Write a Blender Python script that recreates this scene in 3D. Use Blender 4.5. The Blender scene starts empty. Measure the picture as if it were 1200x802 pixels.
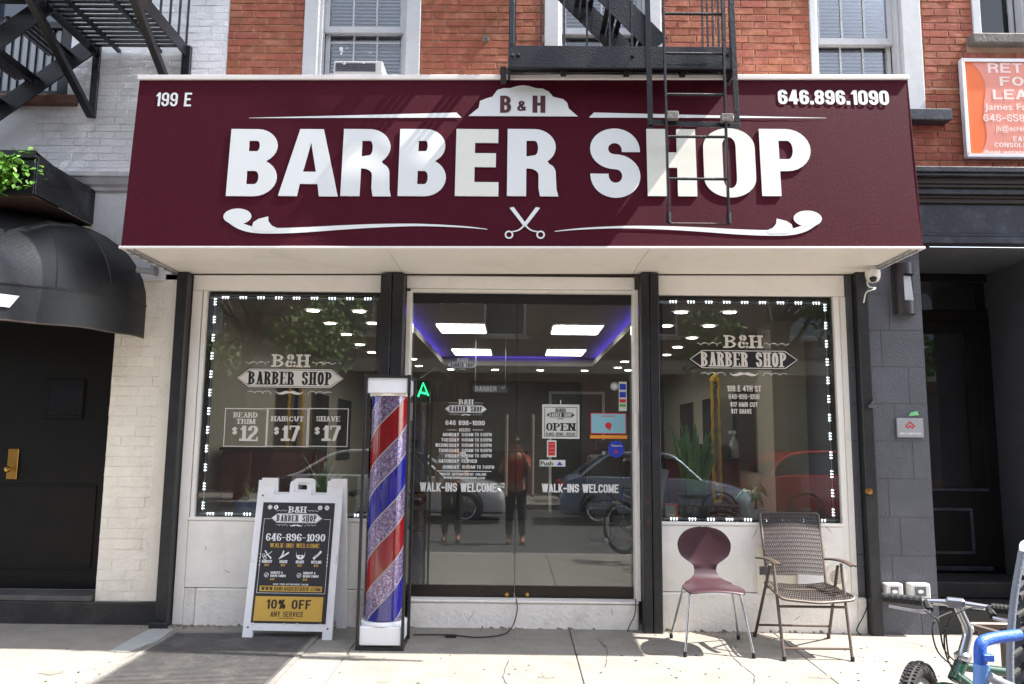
import bpy, bmesh, math, random
from mathutils import Vector, Matrix
random.seed(7)
SC = bpy.context.scene
COL = SC.collection
R_ = math.radians

# ------------------------------------------------------------------ camera
FPX = 915.0
PITCH, YAW, ROLL = R_(7.3), R_(-0.3), R_(0.61)
CAM = Vector((0.0, -6.1, 1.39))
Fv = Vector((math.sin(YAW) * math.cos(PITCH), math.cos(YAW) * math.cos(PITCH), math.sin(PITCH)))
R0 = Vector((math.cos(YAW), -math.sin(YAW), 0))
U0 = R0.cross(Fv)
Rv = R0 * math.cos(ROLL) + U0 * math.sin(ROLL)
Uv = U0 * math.cos(ROLL) - R0 * math.sin(ROLL)
cd = bpy.data.cameras.new('camera')
cam = bpy.data.objects.new('camera', cd)
COL.objects.link(cam)
m = Matrix.Identity(4)
for i in range(3):
    m[i][0], m[i][1], m[i][2], m[i][3] = Rv[i], Uv[i], -Fv[i], CAM[i]
cam.matrix_world = m
cd.sensor_width = 36.0
cd.lens = 36.0 * FPX / 1200.0
cd.clip_start = 0.02
cd.clip_end = 500
SC.camera = cam

# ------------------------------------------------------------------ light
SUN_TO = Vector((-0.70, 0.06, -1.0)).normalized()      # direction the light travels
S = -SUN_TO
sl = bpy.data.lights.new('sun', 'SUN')
sl.energy = 4.1
sl.angle = R_(0.55)
sl.color = (1.0, 0.955, 0.89)
so = bpy.data.objects.new('sun', sl)
COL.objects.link(so)
so.location = (6, -2, 12)
so.rotation_euler = SUN_TO.to_track_quat('-Z', 'Y').to_euler()
w = bpy.data.worlds.new('World')
SC.world = w
w.use_nodes = True
nt = w.node_tree
for n in list(nt.nodes): nt.nodes.remove(n)
sky = nt.nodes.new('ShaderNodeTexSky')
sky.sky_type = 'NISHITA'
sky.sun_disc = False
sky.sun_elevation = math.asin(S.z)
sky.sun_rotation = math.atan2(S.x, S.y)
bg = nt.nodes.new('ShaderNodeBackground')
bg.inputs['Strength'].default_value = 0.15
wo = nt.nodes.new('ShaderNodeOutputWorld')
hz = nt.nodes.new('ShaderNodeHueSaturation'); hz.inputs['Saturation'].default_value = 0.42      # sky colour muted so that shade turns out less blue
nt.links.new(sky.outputs[0], hz.inputs['Color'])
nt.links.new(hz.outputs[0], bg.inputs['Color'])
nt.links.new(bg.outputs[0], wo.inputs['Surface'])
SC.view_settings.view_transform = 'Standard'
SC.view_settings.look = 'None'
SC.view_settings.exposure = 2.05
SC.view_settings.gamma = 1.0
SC.cycles.max_bounces = 8
SC.cycles.transparent_max_bounces = 12
SC.cycles.glossy_bounces = 4
SC.cycles.sample_clamp_indirect = 6

# ------------------------------------------------------------------ measuring: where a sight line meets the upright plane at depth Y
def at(px, py, Y):
    d = Fv + Rv * ((px - 600) / FPX) + Uv * ((401 - py) / FPX)
    return CAM + d * ((Y - CAM.y) / d.y)
def xz(px, py, Y):
    p = at(px, py, Y)
    return p.x, p.z
def atz(px, py, z=0.0):
    d = Fv + Rv * ((px - 600) / FPX) + Uv * ((401 - py) / FPX)
    return CAM + d * ((z - CAM.z) / d.z)

# ------------------------------------------------------------------ materials
def srgb(r, g, b):
    def f(v):
        v /= 255.0
        return v / 12.92 if v <= 0.04045 else ((v + 0.055) / 1.055) ** 2.4
    return (f(r), f(g), f(b), 1.0)

MATS = {}
def mat(name, col, rough=0.6, metal=0.0, var=0.15, scale=6.0, bump=0.0, bscale=60.0, obvar=0.0,
        dirt=0.0, dcol=(0.05, 0.045, 0.04, 1), dscale=1.3, spec=0.5, coat=0.0, stretch=None, emit=None, estr=0.0):
    mt = bpy.data.materials.new(name)
    mt.use_nodes = True
    t = mt.node_tree; N = t.nodes; L = t.links
    b = N['Principled BSDF']
    b.inputs['Roughness'].default_value = rough
    b.inputs['Metallic'].default_value = metal
    b.inputs['Specular IOR Level'].default_value = spec
    b.inputs['Coat Weight'].default_value = coat
    geo = N.new('ShaderNodeNewGeometry')
    pos = geo.outputs['Position']
    if stretch:
        mp = N.new('ShaderNodeMapping'); mp.inputs['Scale'].default_value = stretch
        L.new(pos, mp.inputs['Vector']); pos = mp.outputs[0]
    n1 = N.new('ShaderNodeTexNoise'); n1.inputs['Scale'].default_value = scale; n1.inputs['Detail'].default_value = 6
    n1.inputs['Roughness'].default_value = 0.65
    L.new(pos, n1.inputs['Vector'])
    hs = N.new('ShaderNodeHueSaturation')
    hs.inputs['Color'].default_value = col
    mr = N.new('ShaderNodeMapRange')
    mr.inputs['From Min'].default_value = 0.25; mr.inputs['From Max'].default_value = 0.75
    mr.inputs['To Min'].default_value = 1 - var; mr.inputs['To Max'].default_value = 1 + var
    L.new(n1.outputs['Fac'], mr.inputs['Value'])
    val = mr.outputs[0]
    if obvar > 0:
        oi = N.new('ShaderNodeObjectInfo')
        m2 = N.new('ShaderNodeMapRange')
        m2.inputs['To Min'].default_value = 1 - obvar; m2.inputs['To Max'].default_value = 1 + obvar
        L.new(oi.outputs['Random'], m2.inputs['Value'])
        mm = N.new('ShaderNodeMath'); mm.operation = 'MULTIPLY'
        L.new(val, mm.inputs[0]); L.new(m2.outputs[0], mm.inputs[1]); val = mm.outputs[0]
        m3 = N.new('ShaderNodeMath'); m3.operation = 'MULTIPLY_ADD'
        m3.inputs[1].default_value = 0.016; m3.inputs[2].default_value = 0.492
        fr = N.new('ShaderNodeMath'); fr.operation = 'FRACT'
        ml = N.new('ShaderNodeMath'); ml.operation = 'MULTIPLY'; ml.inputs[1].default_value = 17.3
        L.new(oi.outputs['Random'], ml.inputs[0]); L.new(ml.outputs[0], fr.inputs[0]); L.new(fr.outputs[0], m3.inputs[0])
        L.new(m3.outputs[0], hs.inputs['Hue'])
    L.new(val, hs.inputs['Value'])
    out = hs.outputs[0]
    if dirt > 0:
        n2 = N.new('ShaderNodeTexNoise'); n2.inputs['Scale'].default_value = dscale; n2.inputs['Detail'].default_value = 9
        n2.inputs['Roughness'].default_value = 0.75
        L.new(pos, n2.inputs['Vector'])
        cr = N.new('ShaderNodeMapRange')
        cr.inputs['From Min'].default_value = 0.50; cr.inputs['From Max'].default_value = 0.72
        cr.inputs['To Min'].default_value = 0; cr.inputs['To Max'].default_value = dirt
        L.new(n2.outputs['Fac'], cr.inputs['Value'])
        mx = N.new('ShaderNodeMix'); mx.data_type = 'RGBA'
        L.new(cr.outputs[0], mx.inputs['Factor']); L.new(out, mx.inputs['A'])
        mx.inputs['B'].default_value = dcol
        out = mx.outputs['Result']
    L.new(out, b.inputs['Base Color'])
    if bump > 0:
        n3 = N.new('ShaderNodeTexNoise'); n3.inputs['Scale'].default_value = bscale; n3.inputs['Detail'].default_value = 5
        L.new(geo.outputs['Position'], n3.inputs['Vector'])
        bp = N.new('ShaderNodeBump'); bp.inputs['Strength'].default_value = min(1.0, bump); bp.inputs['Distance'].default_value = 0.006
        L.new(n3.outputs['Fac'], bp.inputs['Height']); L.new(bp.outputs[0], b.inputs['Normal'])
    if emit:
        b.inputs['Emission Color'].default_value = emit
        b.inputs['Emission Strength'].default_value = estr
    MATS[name] = mt
    return mt

def glass_mat(name, ior=1.5, tint=(1, 1, 1, 1), wav=0.0, dust_veil=0.0):
    mt = bpy.data.materials.new(name); mt.use_nodes = True
    t = mt.node_tree; N = t.nodes; L = t.links
    for n in list(N): N.remove(n)
    o = N.new('ShaderNodeOutputMaterial'); mx = N.new('ShaderNodeMixShader')
    tr = N.new('ShaderNodeBsdfTransparent'); tr.inputs['Color'].default_value = tint
    gl = N.new('ShaderNodeBsdfGlossy'); gl.inputs['Roughness'].default_value = 0.0
    fr = N.new('ShaderNodeFresnel'); fr.inputs['IOR'].default_value = ior
    if wav:
        n3 = N.new('ShaderNodeTexNoise'); n3.inputs['Scale'].default_value = 1.7
        ge = N.new('ShaderNodeNewGeometry'); L.new(ge.outputs['Position'], n3.inputs['Vector'])
        bp = N.new('ShaderNodeBump'); bp.inputs['Strength'].default_value = wav; bp.inputs['Distance'].default_value = 0.002
        L.new(n3.outputs['Fac'], bp.inputs['Height']); L.new(bp.outputs[0], gl.inputs['Normal'])
    L.new(fr.outputs[0], mx.inputs[0]); L.new(tr.outputs[0], mx.inputs[1]); L.new(gl.outputs[0], mx.inputs[2])
    if dust_veil:  # dusty glass with a painted milky veil that lifts its darks
        df = N.new('ShaderNodeBsdfDiffuse'); df.inputs['Color'].default_value = (.8, .8, .76, 1)
        m2 = N.new('ShaderNodeMixShader'); nz = N.new('ShaderNodeTexNoise'); nz.inputs['Scale'].default_value = 3.5; nz.inputs['Detail'].default_value = 8
        g2 = N.new('ShaderNodeNewGeometry'); L.new(g2.outputs['Position'], nz.inputs['Vector'])
        mr = N.new('ShaderNodeMapRange'); mr.inputs['From Min'].default_value = .35; mr.inputs['From Max'].default_value = .7; mr.inputs['To Min'].default_value = dust_veil * .6; mr.inputs['To Max'].default_value = dust_veil * 1.5
        L.new(nz.outputs['Fac'], mr.inputs['Value']); L.new(mr.outputs[0], m2.inputs[0]); L.new(mx.outputs[0], m2.inputs[1]); L.new(df.outputs[0], m2.inputs[2])
        L.new(m2.outputs[0], o.inputs['Surface'])
        return mt
    L.new(mx.outputs[0], o.inputs['Surface'])
    return mt

M_red = mat('red brick', srgb(146, 82, 62), 0.88, var=0.26, scale=14, bump=0.8, bscale=90, obvar=0.11, dirt=0.5, dcol=srgb(196, 150, 122), dscale=7)
M_rustsill = mat('brownstone sill', srgb(92, 62, 52), 0.9, var=.3, bump=.8)
M_mort = mat('mortar', srgb(190, 158, 138), 0.95, var=0.2, bump=0.6)
M_wbrick = mat('white painted brick', srgb(220, 221, 224), 0.75, var=0.07, scale=5, bump=0.7, bscale=50, obvar=0.035, dirt=0.45, dcol=srgb(128, 124, 116), dscale=2.2)
M_cream = mat('cream painted brick', srgb(234, 226, 212), 0.7, var=0.06, scale=5, bump=1.0, bscale=30, obvar=0.02, dirt=0.3, dcol=srgb(150, 136, 120), dscale=3)
M_wpaint = mat('white shopfront paint', srgb(238, 234, 228), 0.5, var=0.03, scale=3, bump=0.3, bscale=35, dirt=0.22, dcol=srgb(160, 152, 144), dscale=2.5)
M_stucco = mat('white painted stucco', srgb(234, 229, 222), 0.8, var=0.05, scale=4, bump=1.0, bscale=38, dirt=0.35, dcol=srgb(130, 122, 112), dscale=3.2)
M_soffit = mat('soffit metal', srgb(238, 232, 222), 0.45, var=0.04, scale=2, dirt=0.25, dcol=srgb(160, 148, 132), dscale=1.7, stretch=(1, 1, 1))
M_awn = mat('maroon awning canvas', srgb(66, 10, 27), 0.72, var=0.18, scale=130, bump=0.6, bscale=260, dirt=0.12, dcol=srgb(76, 24, 38), dscale=2, spec=0.12)
_b = M_awn.node_tree.nodes['Principled BSDF']; _b.inputs['Sheen Weight'].default_value = 0.16; _b.inputs['Sheen Roughness'].default_value = 0.3; _b.inputs['Sheen Tint'].default_value = (1.0, 0.55, 0.65, 1)
M_trimw = mat('white metal trim', srgb(228, 222, 218), 0.4, var=0.04)
M_letter = mat('white vinyl lettering', srgb(214, 216, 216), 0.5, var=0.02)
M_letcream = mat('yellowed vinyl lettering', srgb(214, 214, 204), 0.5, var=0.03)
M_maroonlet = mat('maroon lettering', srgb(70, 22, 34), 0.6, var=0.02)
M_iron = mat('black painted iron', srgb(13, 15, 20), 0.35, var=0.35, scale=18, bump=0.5, bscale=80, dirt=0.35, dcol=srgb(44, 50, 62), dscale=9)
M_rust = mat('rusty iron', srgb(58, 40, 32), 0.7, var=0.4, scale=12, bump=0.6)
M_black = mat('black metal post', srgb(30, 31, 34), 0.42, var=0.3, scale=9, bump=0.25, bscale=60, dirt=0.35, dcol=srgb(70, 66, 66), dscale=6)
M_slate = mat('slate grey paint', srgb(79, 81, 88), 0.5, var=0.10, scale=4, bump=1.0, bscale=70, obvar=0.05, dirt=0.3, dcol=srgb(96, 98, 104), dscale=4)
M_slatebase = mat('dark plinth paint', srgb(36, 35, 35), 0.7, var=0.12, scale=5, bump=0.7, bscale=60, dirt=0.3, dcol=srgb(96, 90, 84), dscale=3)
M_cornice = mat('dark blue cornice paint', srgb(40, 44, 54), 0.4, var=0.2, scale=5, bump=0.3, bscale=30, dirt=0.4, dcol=srgb(92, 98, 112), dscale=5)
M_cbrown = mat('brown cornice edge', srgb(38, 32, 28), 0.6, var=0.3)
M_doorblk = mat('black door paint', srgb(8, 8, 9), 0.5, spec=0.25, var=0.3, scale=4, bump=0.15, dirt=0.7, dcol=srgb(28, 23, 19), dscale=1.1)
M_winframe = mat('off white window frame', srgb(192, 194, 197), 0.6, var=0.07, scale=9, bump=0.1, bscale=15, dirt=0.35, dcol=srgb(150, 146, 140), dscale=6)
M_blind = mat('white blind slat', srgb(226, 226, 230), 0.5, var=0.03)
M_glass = glass_mat('shop glass', 1.78, (0.90, 0.93, 0.92, 1), wav=0.05, dust_veil=0.013)
M_wglass = glass_mat('house window glass', 1.6, (0.95, 0.97, 1, 1), wav=0.3)
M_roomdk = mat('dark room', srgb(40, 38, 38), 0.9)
M_led = mat('led', (1, 1, 1, 1), 0.5, emit=(0.86, 0.91, 1, 1), estr=1.8)
M_ledtape = mat('led tape', srgb(190, 196, 208), 0.5)
M_panel = mat('ceiling light panel', (1, 1, 1, 1), 0.5, emit=(1, 0.98, 0.94, 1), estr=4.5)
M_down = mat('downlight lens', (1, 1, 1, 1), 0.5, emit=(1, 0.96, 0.9, 1), estr=10.0)
M_cove = mat('blue cove light', (0.2, 0.2, 1, 1), 0.5, emit=(0.12, 0.08, 1, 1), estr=2.6)
M_green = mat('green neon tube', (0, 1, 0.3, 1), 0.5, emit=(0.02, 1, 0.22, 1), estr=1.2)
M_ceil = mat('interior ceiling', srgb(150, 142, 134), 0.9, var=0.03)
M_iwall = mat('interior wall', srgb(112, 106, 98), 0.85, var=0.06)
M_iwallwarm = mat('interior panel wall', srgb(176, 166, 148), 0.8, var=0.06, stretch=(1, 1, 12))
M_ifloor = mat('interior floor', srgb(60, 58, 56), 0.35, var=0.1)
M_gold = mat('gold mirror frame', srgb(236, 186, 70), 0.25, metal=0.3, bump=1.0, bscale=50)
M_mirror = mat('mirror', srgb(150, 156, 160), 0.04, metal=1.0, var=0.0)
M_cherry = mat('dark red cabinet', srgb(104, 22, 28), 0.35, var=0.2, stretch=(1, 1, 8))
M_leather = mat('black leather', srgb(22, 21, 22), 0.35, var=0.2)
M_chrome = mat('chrome', srgb(200, 200, 204), 0.12, metal=1.0, var=0.03)
M_steel = mat('brushed steel', srgb(176, 178, 184), 0.28, metal=1.0, var=0.08)
M_handle = mat('satin door handle', srgb(128, 116, 108), 0.35, metal=1.0)
M_concrete = mat('sidewalk concrete', srgb(129, 124, 116), 0.9, var=0.14, scale=5, bump=0.9, bscale=110, obvar=0.05, dirt=0.42, dcol=srgb(98, 91, 84), dscale=3.1)
M_joint = mat('joint dirt', srgb(92, 86, 78), 0.95, var=0.2)
M_asphalt = mat('asphalt', srgb(66, 66, 68), 0.9, var=0.15, scale=8, bump=0.8, bscale=90, dirt=0.3, dcol=srgb(104, 104, 104))
M_kerb = mat('granite kerb', srgb(138, 136, 132), 0.85, var=0.15, bump=0.6)
M_hatch = mat('hatch steel', srgb(88, 86, 85), 0.5, metal=0.25, var=0.25, scale=12, bump=0.6, bscale=80, dirt=0.5, dcol=srgb(140, 136, 130), dscale=5)
M_plastic = mat('white plastic', srgb(226, 226, 230), 0.38, var=0.03, bump=0.1, bscale=30, dirt=0.18, dcol=srgb(150, 140, 130), dscale=5)
M_poster = mat('charcoal poster', srgb(46, 44, 48), 0.4, var=0.05)
M_goldink = mat('mustard ink', srgb(196, 158, 72), 0.45, var=0.05)
M_inkdark = mat('dark ink', srgb(44, 34, 26), 0.5, var=0.03)
M_inkwhite = mat('white ink', srgb(226, 226, 230), 0.5, var=0.02)
M_vinyl = mat('cream window vinyl', srgb(205, 200, 192), 0.6, var=0.03)
M_vinyldk = mat('black window vinyl', srgb(16, 16, 17), 0.5, var=0.03)
M_boxbk = mat('smoked window vinyl', srgb(46, 44, 44), 0.5, var=0.03)
M_stripered = mat('red pole stripe', srgb(180, 20, 36), 0.16, coat=0.6, var=0.12, scale=30)
M_stripeblue = mat('blue pole stripe', srgb(40, 36, 180), 0.16, coat=0.6, var=0.12, scale=30)
def glitter():
    mt = mat('holographic glitter', srgb(150, 130, 185), 0.25, metal=0.35, var=0.1)
    t = mt.node_tree; N = t.nodes; L = t.links; b = N['Principled BSDF']
    g = N.new('ShaderNodeNewGeometry')
    v = N.new('ShaderNodeTexVoronoi'); v.inputs['Scale'].default_value = 120
    L.new(g.outputs['Position'], v.inputs['Vector'])
    cr = N.new('ShaderNodeValToRGB')
    cr.color_ramp.elements[0].color = srgb(112, 92, 160); cr.color_ramp.elements[1].color = srgb(244, 236, 246)
    e = cr.color_ramp.elements.new(0.35); e.color = srgb(190, 150, 176)
    e = cr.color_ramp.elements.new(0.6); e.color = srgb(142, 140, 214)
    sp = N.new('ShaderNodeSeparateColor'); L.new(v.outputs['Color'], sp.inputs[0]); L.new(sp.outputs[0], cr.inputs[0])
    L.new(cr.outputs[0], b.inputs['Base Color'])
    bp = N.new('ShaderNodeBump'); bp.inputs['Strength'].default_value = 1.0; bp.inputs['Distance'].default_value = 0.01
    L.new(sp.outputs[1], bp.inputs['Height']); L.new(bp.outputs[0], b.inputs['Normal'])
    return mt
M_glit = glitter()
M_plum = mat('plum plywood', srgb(58, 33, 40), 0.38, var=0.10, scale=5, stretch=(3, 3, 25), coat=0.2)
M_wick = mat('brown woven resin', srgb(48, 39, 37), 0.6, var=0.3, scale=50, obvar=0.0)
M_chairfr = mat('bronze chair tube', srgb(88, 76, 68), 0.45, metal=0.3, var=0.15)
M_rubber = mat('black rubber', srgb(26, 26, 27), 0.75, var=0.2, bump=0.4, bscale=150)
M_bikegreen = mat('dark green bike paint', srgb(20, 58, 44), 0.25, var=0.1, coat=0.5)
M_greyplas = mat('grey seat plastic', srgb(120, 124, 134), 0.5, var=0.08, bump=0.4, bscale=120, dirt=0.3, dcol=srgb(90, 90, 92), dscale=12)
M_blueplas = mat('blue seat plastic', srgb(34, 84, 180), 0.5, var=0.1, bump=0.4, bscale=140, dirt=0.3, dcol=srgb(90, 120, 170), dscale=14)
M_bluelight = mat('light blue plastic', srgb(92, 134, 196), 0.5, var=0.1, bump=0.4, bscale=140)
M_bronze = mat('bronze door rail', srgb(46, 40, 36), 0.35, metal=0.5, var=0.2)
M_brass = mat('brass', srgb(190, 150, 80), 0.3, metal=1.0, var=0.15)
M_canvas = mat('black canvas', srgb(30, 32, 36), 0.45, var=0.25, scale=3, bump=0.35, bscale=14, dirt=0.5, dcol=srgb(62, 62, 64), dscale=2)
M_leaf = mat('bright leaf', srgb(96, 146, 44), 0.5, var=0.3, scale=12)
M_leafdk = mat('snake plant leaf', srgb(112, 162, 98), 0.45, var=0.3, scale=20, stretch=(1, 1, 4))
M_leafmid = mat('indoor leaf', srgb(104, 168, 78), 0.45, var=0.25)
M_leaftree = mat('tree leaf', srgb(78, 104, 44), 0.6, var=0.4, scale=3, obvar=0.1)
M_bark = mat('bark', srgb(84, 72, 60), 0.9, var=0.3, bump=1, bscale=30)
M_potdk = mat('dark pot', srgb(40, 46, 50), 0.5, var=0.1)
M_potw = mat('white pot', srgb(210, 222, 228), 0.4, var=0.05)
M_potb = mat('blue pot', srgb(44, 92, 160), 0.4, var=0.1)
M_peb = mat('pale pebbles', srgb(180, 186, 196), 0.6, var=0.3, scale=60)
M_orange = mat('orange sign board', srgb(232, 108, 44), 0.4, var=0.04, dirt=0.0)
M_orangefade = mat('faded orange sign board', srgb(222, 140, 122), 0.4, var=0.06, scale=4)
M_signfade = mat('faded white lettering', srgb(240, 214, 206), 0.5, var=0.02)
M_grey = mat('grey box plastic', srgb(150, 152, 156), 0.45, var=0.05)
M_camw = mat('camera housing', srgb(222, 218, 212), 0.3, var=0.03)
M_lampmet = mat('dark lamp metal', srgb(64, 62, 66), 0.4, metal=0.3, var=0.1)
M_redink = mat('red ink', srgb(190, 34, 44), 0.5, var=0.04)
M_paperg = mat('green paper', srgb(124, 200, 140), 0.7, var=0.05)
M_paper = mat('paper', srgb(196, 200, 196), 0.7, var=0.03)
M_skyblue = mat('pale blue paper', srgb(128, 178, 194), 0.5, var=0.05)
M_orpaper = mat('amber paper', srgb(216, 138, 48), 0.5, var=0.05)
M_blueink = mat('blue ink', srgb(36, 58, 168), 0.4, var=0.05)
M_stone = mat('weathered stone sill', srgb(112, 108, 104), 0.9, var=0.3, bump=1, bscale=40)
M_plaster = mat('white cornice plaster', srgb(196, 196, 200), 0.7, var=0.1, bump=0.5, bscale=25, dirt=0.45, dcol=srgb(130, 128, 128))
M_acw = mat('ac casing', srgb(196, 196, 194), 0.5, var=0.06, dirt=0.3, dcol=srgb(140, 134, 126), dscale=8)
M_acdk = mat('ac grille', srgb(88, 90, 96), 0.6, var=0.3, scale=30)
M_cloudy = mat('red car paint', srgb(176, 20, 34), 0.25, var=0.02, coat=1.0)
M_silver = mat('silver car paint', srgb(206, 208, 212), 0.3, metal=0.1, var=0.02, coat=1.0)
M_bluegrey = mat('blue grey car paint', srgb(130, 144, 164), 0.3, metal=0.1, var=0.02, coat=1.0)
M_carglass = mat('car glass', srgb(18, 22, 26), 0.05, var=0.0, spec=0.8)
M_skin = mat('skin', srgb(176, 120, 92), 0.55, var=0.06)
M_hair = mat('dark hair', srgb(30, 24, 20), 0.7, var=0.3, scale=40)
M_shirtr = mat('coral shirt', srgb(170, 58, 48), 0.85, var=0.1)
M_shirtw = mat('pale grey shirt', srgb(206, 208, 210), 0.85, var=0.1)
M_trouser = mat('dark trousers', srgb(34, 36, 42), 0.9, var=0.15)
M_shoe = mat('brown shoes', srgb(60, 38, 30), 0.6, var=0.1)
M_facbrick = mat('far brick', srgb(122, 70, 54), 0.9, var=0.2, scale=2)
M_facdk = mat('far shop shutter', srgb(74, 72, 70), 0.7, var=0.15)
M_fargl = mat('far window glass', srgb(40, 52, 66), 0.06, var=0.1, spec=0.9)
M_lime = mat('far limestone', srgb(150, 142, 130), 0.85, var=0.1)
M_stripe = mat('lane paint', srgb(200, 200, 196), 0.7, var=0.1)
M_debris = mat('dry leaf litter', srgb(120, 92, 58), 0.9, var=0.4, scale=40)

# ------------------------------------------------------------------ building blocks
def org(p):
    v = Vector((0, 0, 0))
    while p is not None:
        v += p.location
        p = p.parent
    return v

def meta(o, label=None, cat=None, group=None, kind=None):
    if label: o['label'] = label
    if cat: o['category'] = cat
    if group: o['group'] = group
    if kind: o['kind'] = kind
    return o

def empty(name, loc, label, cat, group=None):
    o = bpy.data.objects.new(name, None)
    COL.objects.link(o)
    o.location = loc
    return meta(o, label, cat, group)

class MB:
    def __init__(s, M=None):
        s.v = []; s.f = []; s.M = M; s.mi = []; s.cur = 0
    def add(s, vs, fs):
        n = len(s.v)
        if s.M is not None: vs = [s.M @ Vector(q) for q in vs]
        s.v += [tuple(q) for q in vs]
        s.f += [tuple(n + i for i in f) for f in fs]
        s.mi += [s.cur] * len(fs)
        return s
    def box(s, x0, x1, y0, y1, z0, z1):
        return s.add([(x0, y0, z0), (x1, y0, z0), (x1, y1, z0), (x0, y1, z0), (x0, y0, z1), (x1, y0, z1), (x1, y1, z1), (x0, y1, z1)],
                     [(0, 3, 2, 1), (4, 5, 6, 7), (0, 1, 5, 4), (1, 2, 6, 5), (2, 3, 7, 6), (3, 0, 4, 7)])
    def hexa(s, a, b):      # two quads (lists of four points) joined
        return s.add(list(a) + list(b), [(0, 3, 2, 1), (4, 5, 6, 7), (0, 1, 5, 4), (1, 2, 6, 5), (2, 3, 7, 6), (3, 0, 4, 7)])
    def prism(s, poly, y0, y1):    # polygon in xz pushed from y0 to y1
        n = len(poly)
        vs = [(p[0], y0, p[1]) for p in poly] + [(p[0], y1, p[1]) for p in poly]
        fs = [tuple(range(n)), tuple(range(2 * n - 1, n - 1, -1))] + [(i, i + n, (i + 1) % n + n, (i + 1) % n) for i in range(n)]
        return s.add(vs, fs)
    def bar(s, p, q, w, h, up=(0, 0, 1)):   # straight bar of w x h section
        p = Vector(p); q = Vector(q); d = (q - p).normalized(); u = Vector(up)
        if abs(d.dot(u)) > 0.95: u = Vector((0, 1, 0))
        r = d.cross(u).normalized(); u = r.cross(d)
        def ring(c): return [c - r * w / 2 - u * h / 2, c + r * w / 2 - u * h / 2, c + r * w / 2 + u * h / 2, c - r * w / 2 + u * h / 2]
        return s.hexa(ring(p), ring(q))
    def tube(s, pts, r, n=8, cap=True, closed=False):
        pts = [Vector(p) for p in pts]
        rs = r if isinstance(r, (list, tuple)) else [r] * len(pts)
        rings = []; pu = None
        k = len(pts)
        for i, p in enumerate(pts):
            if closed: d = (pts[(i + 1) % k] - pts[i - 1]).normalized()
            else: d = (pts[min(i + 1, k - 1)] - pts[max(i - 1, 0)]).normalized()
            if pu is None:
                u = Vector((0, 0, 1)) if abs(d.z) < 0.9 else Vector((0, 1, 0))
            else: u = pu
            u = (u - d * u.dot(d)).normalized(); pu = u
            rr = d.cross(u)
            rings.append([p + (u * math.cos(a) + rr * math.sin(a)) * rs[i] for a in [2 * math.pi * j / n for j in range(n)]])
        vs = [q for g in rings for q in g]; fs = []
        for i in range(k if closed else k - 1):
            a = i * n; b = ((i + 1) % k) * n
            for j in range(n): fs.append((a + j, a + (j + 1) % n, b + (j + 1) % n, b + j))
        if cap and not closed:
            fs.append(tuple(range(n - 1, -1, -1))); fs.append(tuple((k - 1) * n + j for j in range(n)))
        return s.add(vs, fs)
    def lathe(s, c, prof, n=20, axis='z', a0=0, a1=2 * math.pi):   # profile of (radius, height)
        c = Vector(c); full = abs(a1 - a0 - 2 * math.pi) < 1e-6
        m_ = n if full else n + 1
        vs = []
        for (r, h) in prof:
            for j in range(m_):
                a = a0 + (a1 - a0) * j / n
                if axis == 'z': vs.append(c + Vector((r * math.cos(a), r * math.sin(a), h)))
                elif axis == 'y': vs.append(c + Vector((r * math.cos(a), h, r * math.sin(a))))
                else: vs.append(c + Vector((h, r * math.cos(a), r * math.sin(a))))
        fs = []
        for i in range(len(prof) - 1):
            for j in range(n):
                j2 = (j + 1) % m_
                fs.append((i * m_ + j, i * m_ + j2, (i + 1) * m_ + j2, (i + 1) * m_ + j))
        return s.add(vs, fs)
    def grid(s, fn, nu, nv):
        vs = [fn(i / nu, j / nv) for j in range(nv + 1) for i in range(nu + 1)]
        fs = [(j * (nu + 1) + i, j * (nu + 1) + i + 1, (j + 1) * (nu + 1) + i + 1, (j + 1) * (nu + 1) + i) for j in range(nv) for i in range(nu)]
        return s.add(vs, fs)
    def shell(s, fn, nu, nv, th):      # grid with thickness along fn's numeric normal
        P = [[Vector(fn(i / nu, j / nv)) for i in range(nu + 1)] for j in range(nv + 1)]
        top = []; bot = []
        for j in range(nv + 1):
            for i in range(nu + 1):
                du = P[j][min(i + 1, nu)] - P[j][max(i - 1, 0)]
                dv = P[min(j + 1, nv)][i] - P[max(j - 1, 0)][i]
                nn = du.cross(dv)
                nn = nn.normalized() if nn.length > 1e-9 else Vector((0, -1, 0))
                top.append(P[j][i] + nn * th / 2); bot.append(P[j][i] - nn * th / 2)
        K = len(top); W = nu + 1
        fs = []
        for j in range(nv):
            for i in range(nu):
                a, b, c, d = j * W + i, j * W + i + 1, (j + 1) * W + i + 1, (j + 1) * W + i
                fs.append((a, b, c, d)); fs.append((K + d, K + c, K + b, K + a))
        for i in range(nu):
            fs.append((i + 1, i, K + i, K + i + 1)); a = nv * W + i; fs.append((a, a + 1, K + a + 1, K + a))
        for j in range(nv):
            a = j * W; fs.append((a, a + W, K + a + W, K + a)); a = j * W + nu; fs.append((a + W, a, K + a, K + a + W))
        return s.add(top + bot, fs)
    def build(s, name, mt, parent=None, bevel=0.0, smooth=False, segs=1, label=None, cat=None, group=None, kind=None, loc=None):
        o0 = org(parent)
        base = Vector(loc) if loc is not None else (Vector((0, 0, 0)) if parent else None)
        if base is None:
            xs = [q[0] for q in s.v]; ys = [q[1] for q in s.v]; zs = [q[2] for q in s.v]
            base = Vector(((min(xs) + max(xs)) / 2, (min(ys) + max(ys)) / 2, min(zs)))
        sh = o0 + base
        me = bpy.data.meshes.new(name)
        me.from_pydata([(q[0] - sh.x, q[1] - sh.y, q[2] - sh.z) for q in s.v], [], s.f)
        ms = mt if isinstance(mt, (list, tuple)) else [mt]
        for q in ms: me.materials.append(q)
        if len(ms) > 1: me.polygons.foreach_set('material_index', s.mi)
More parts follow.
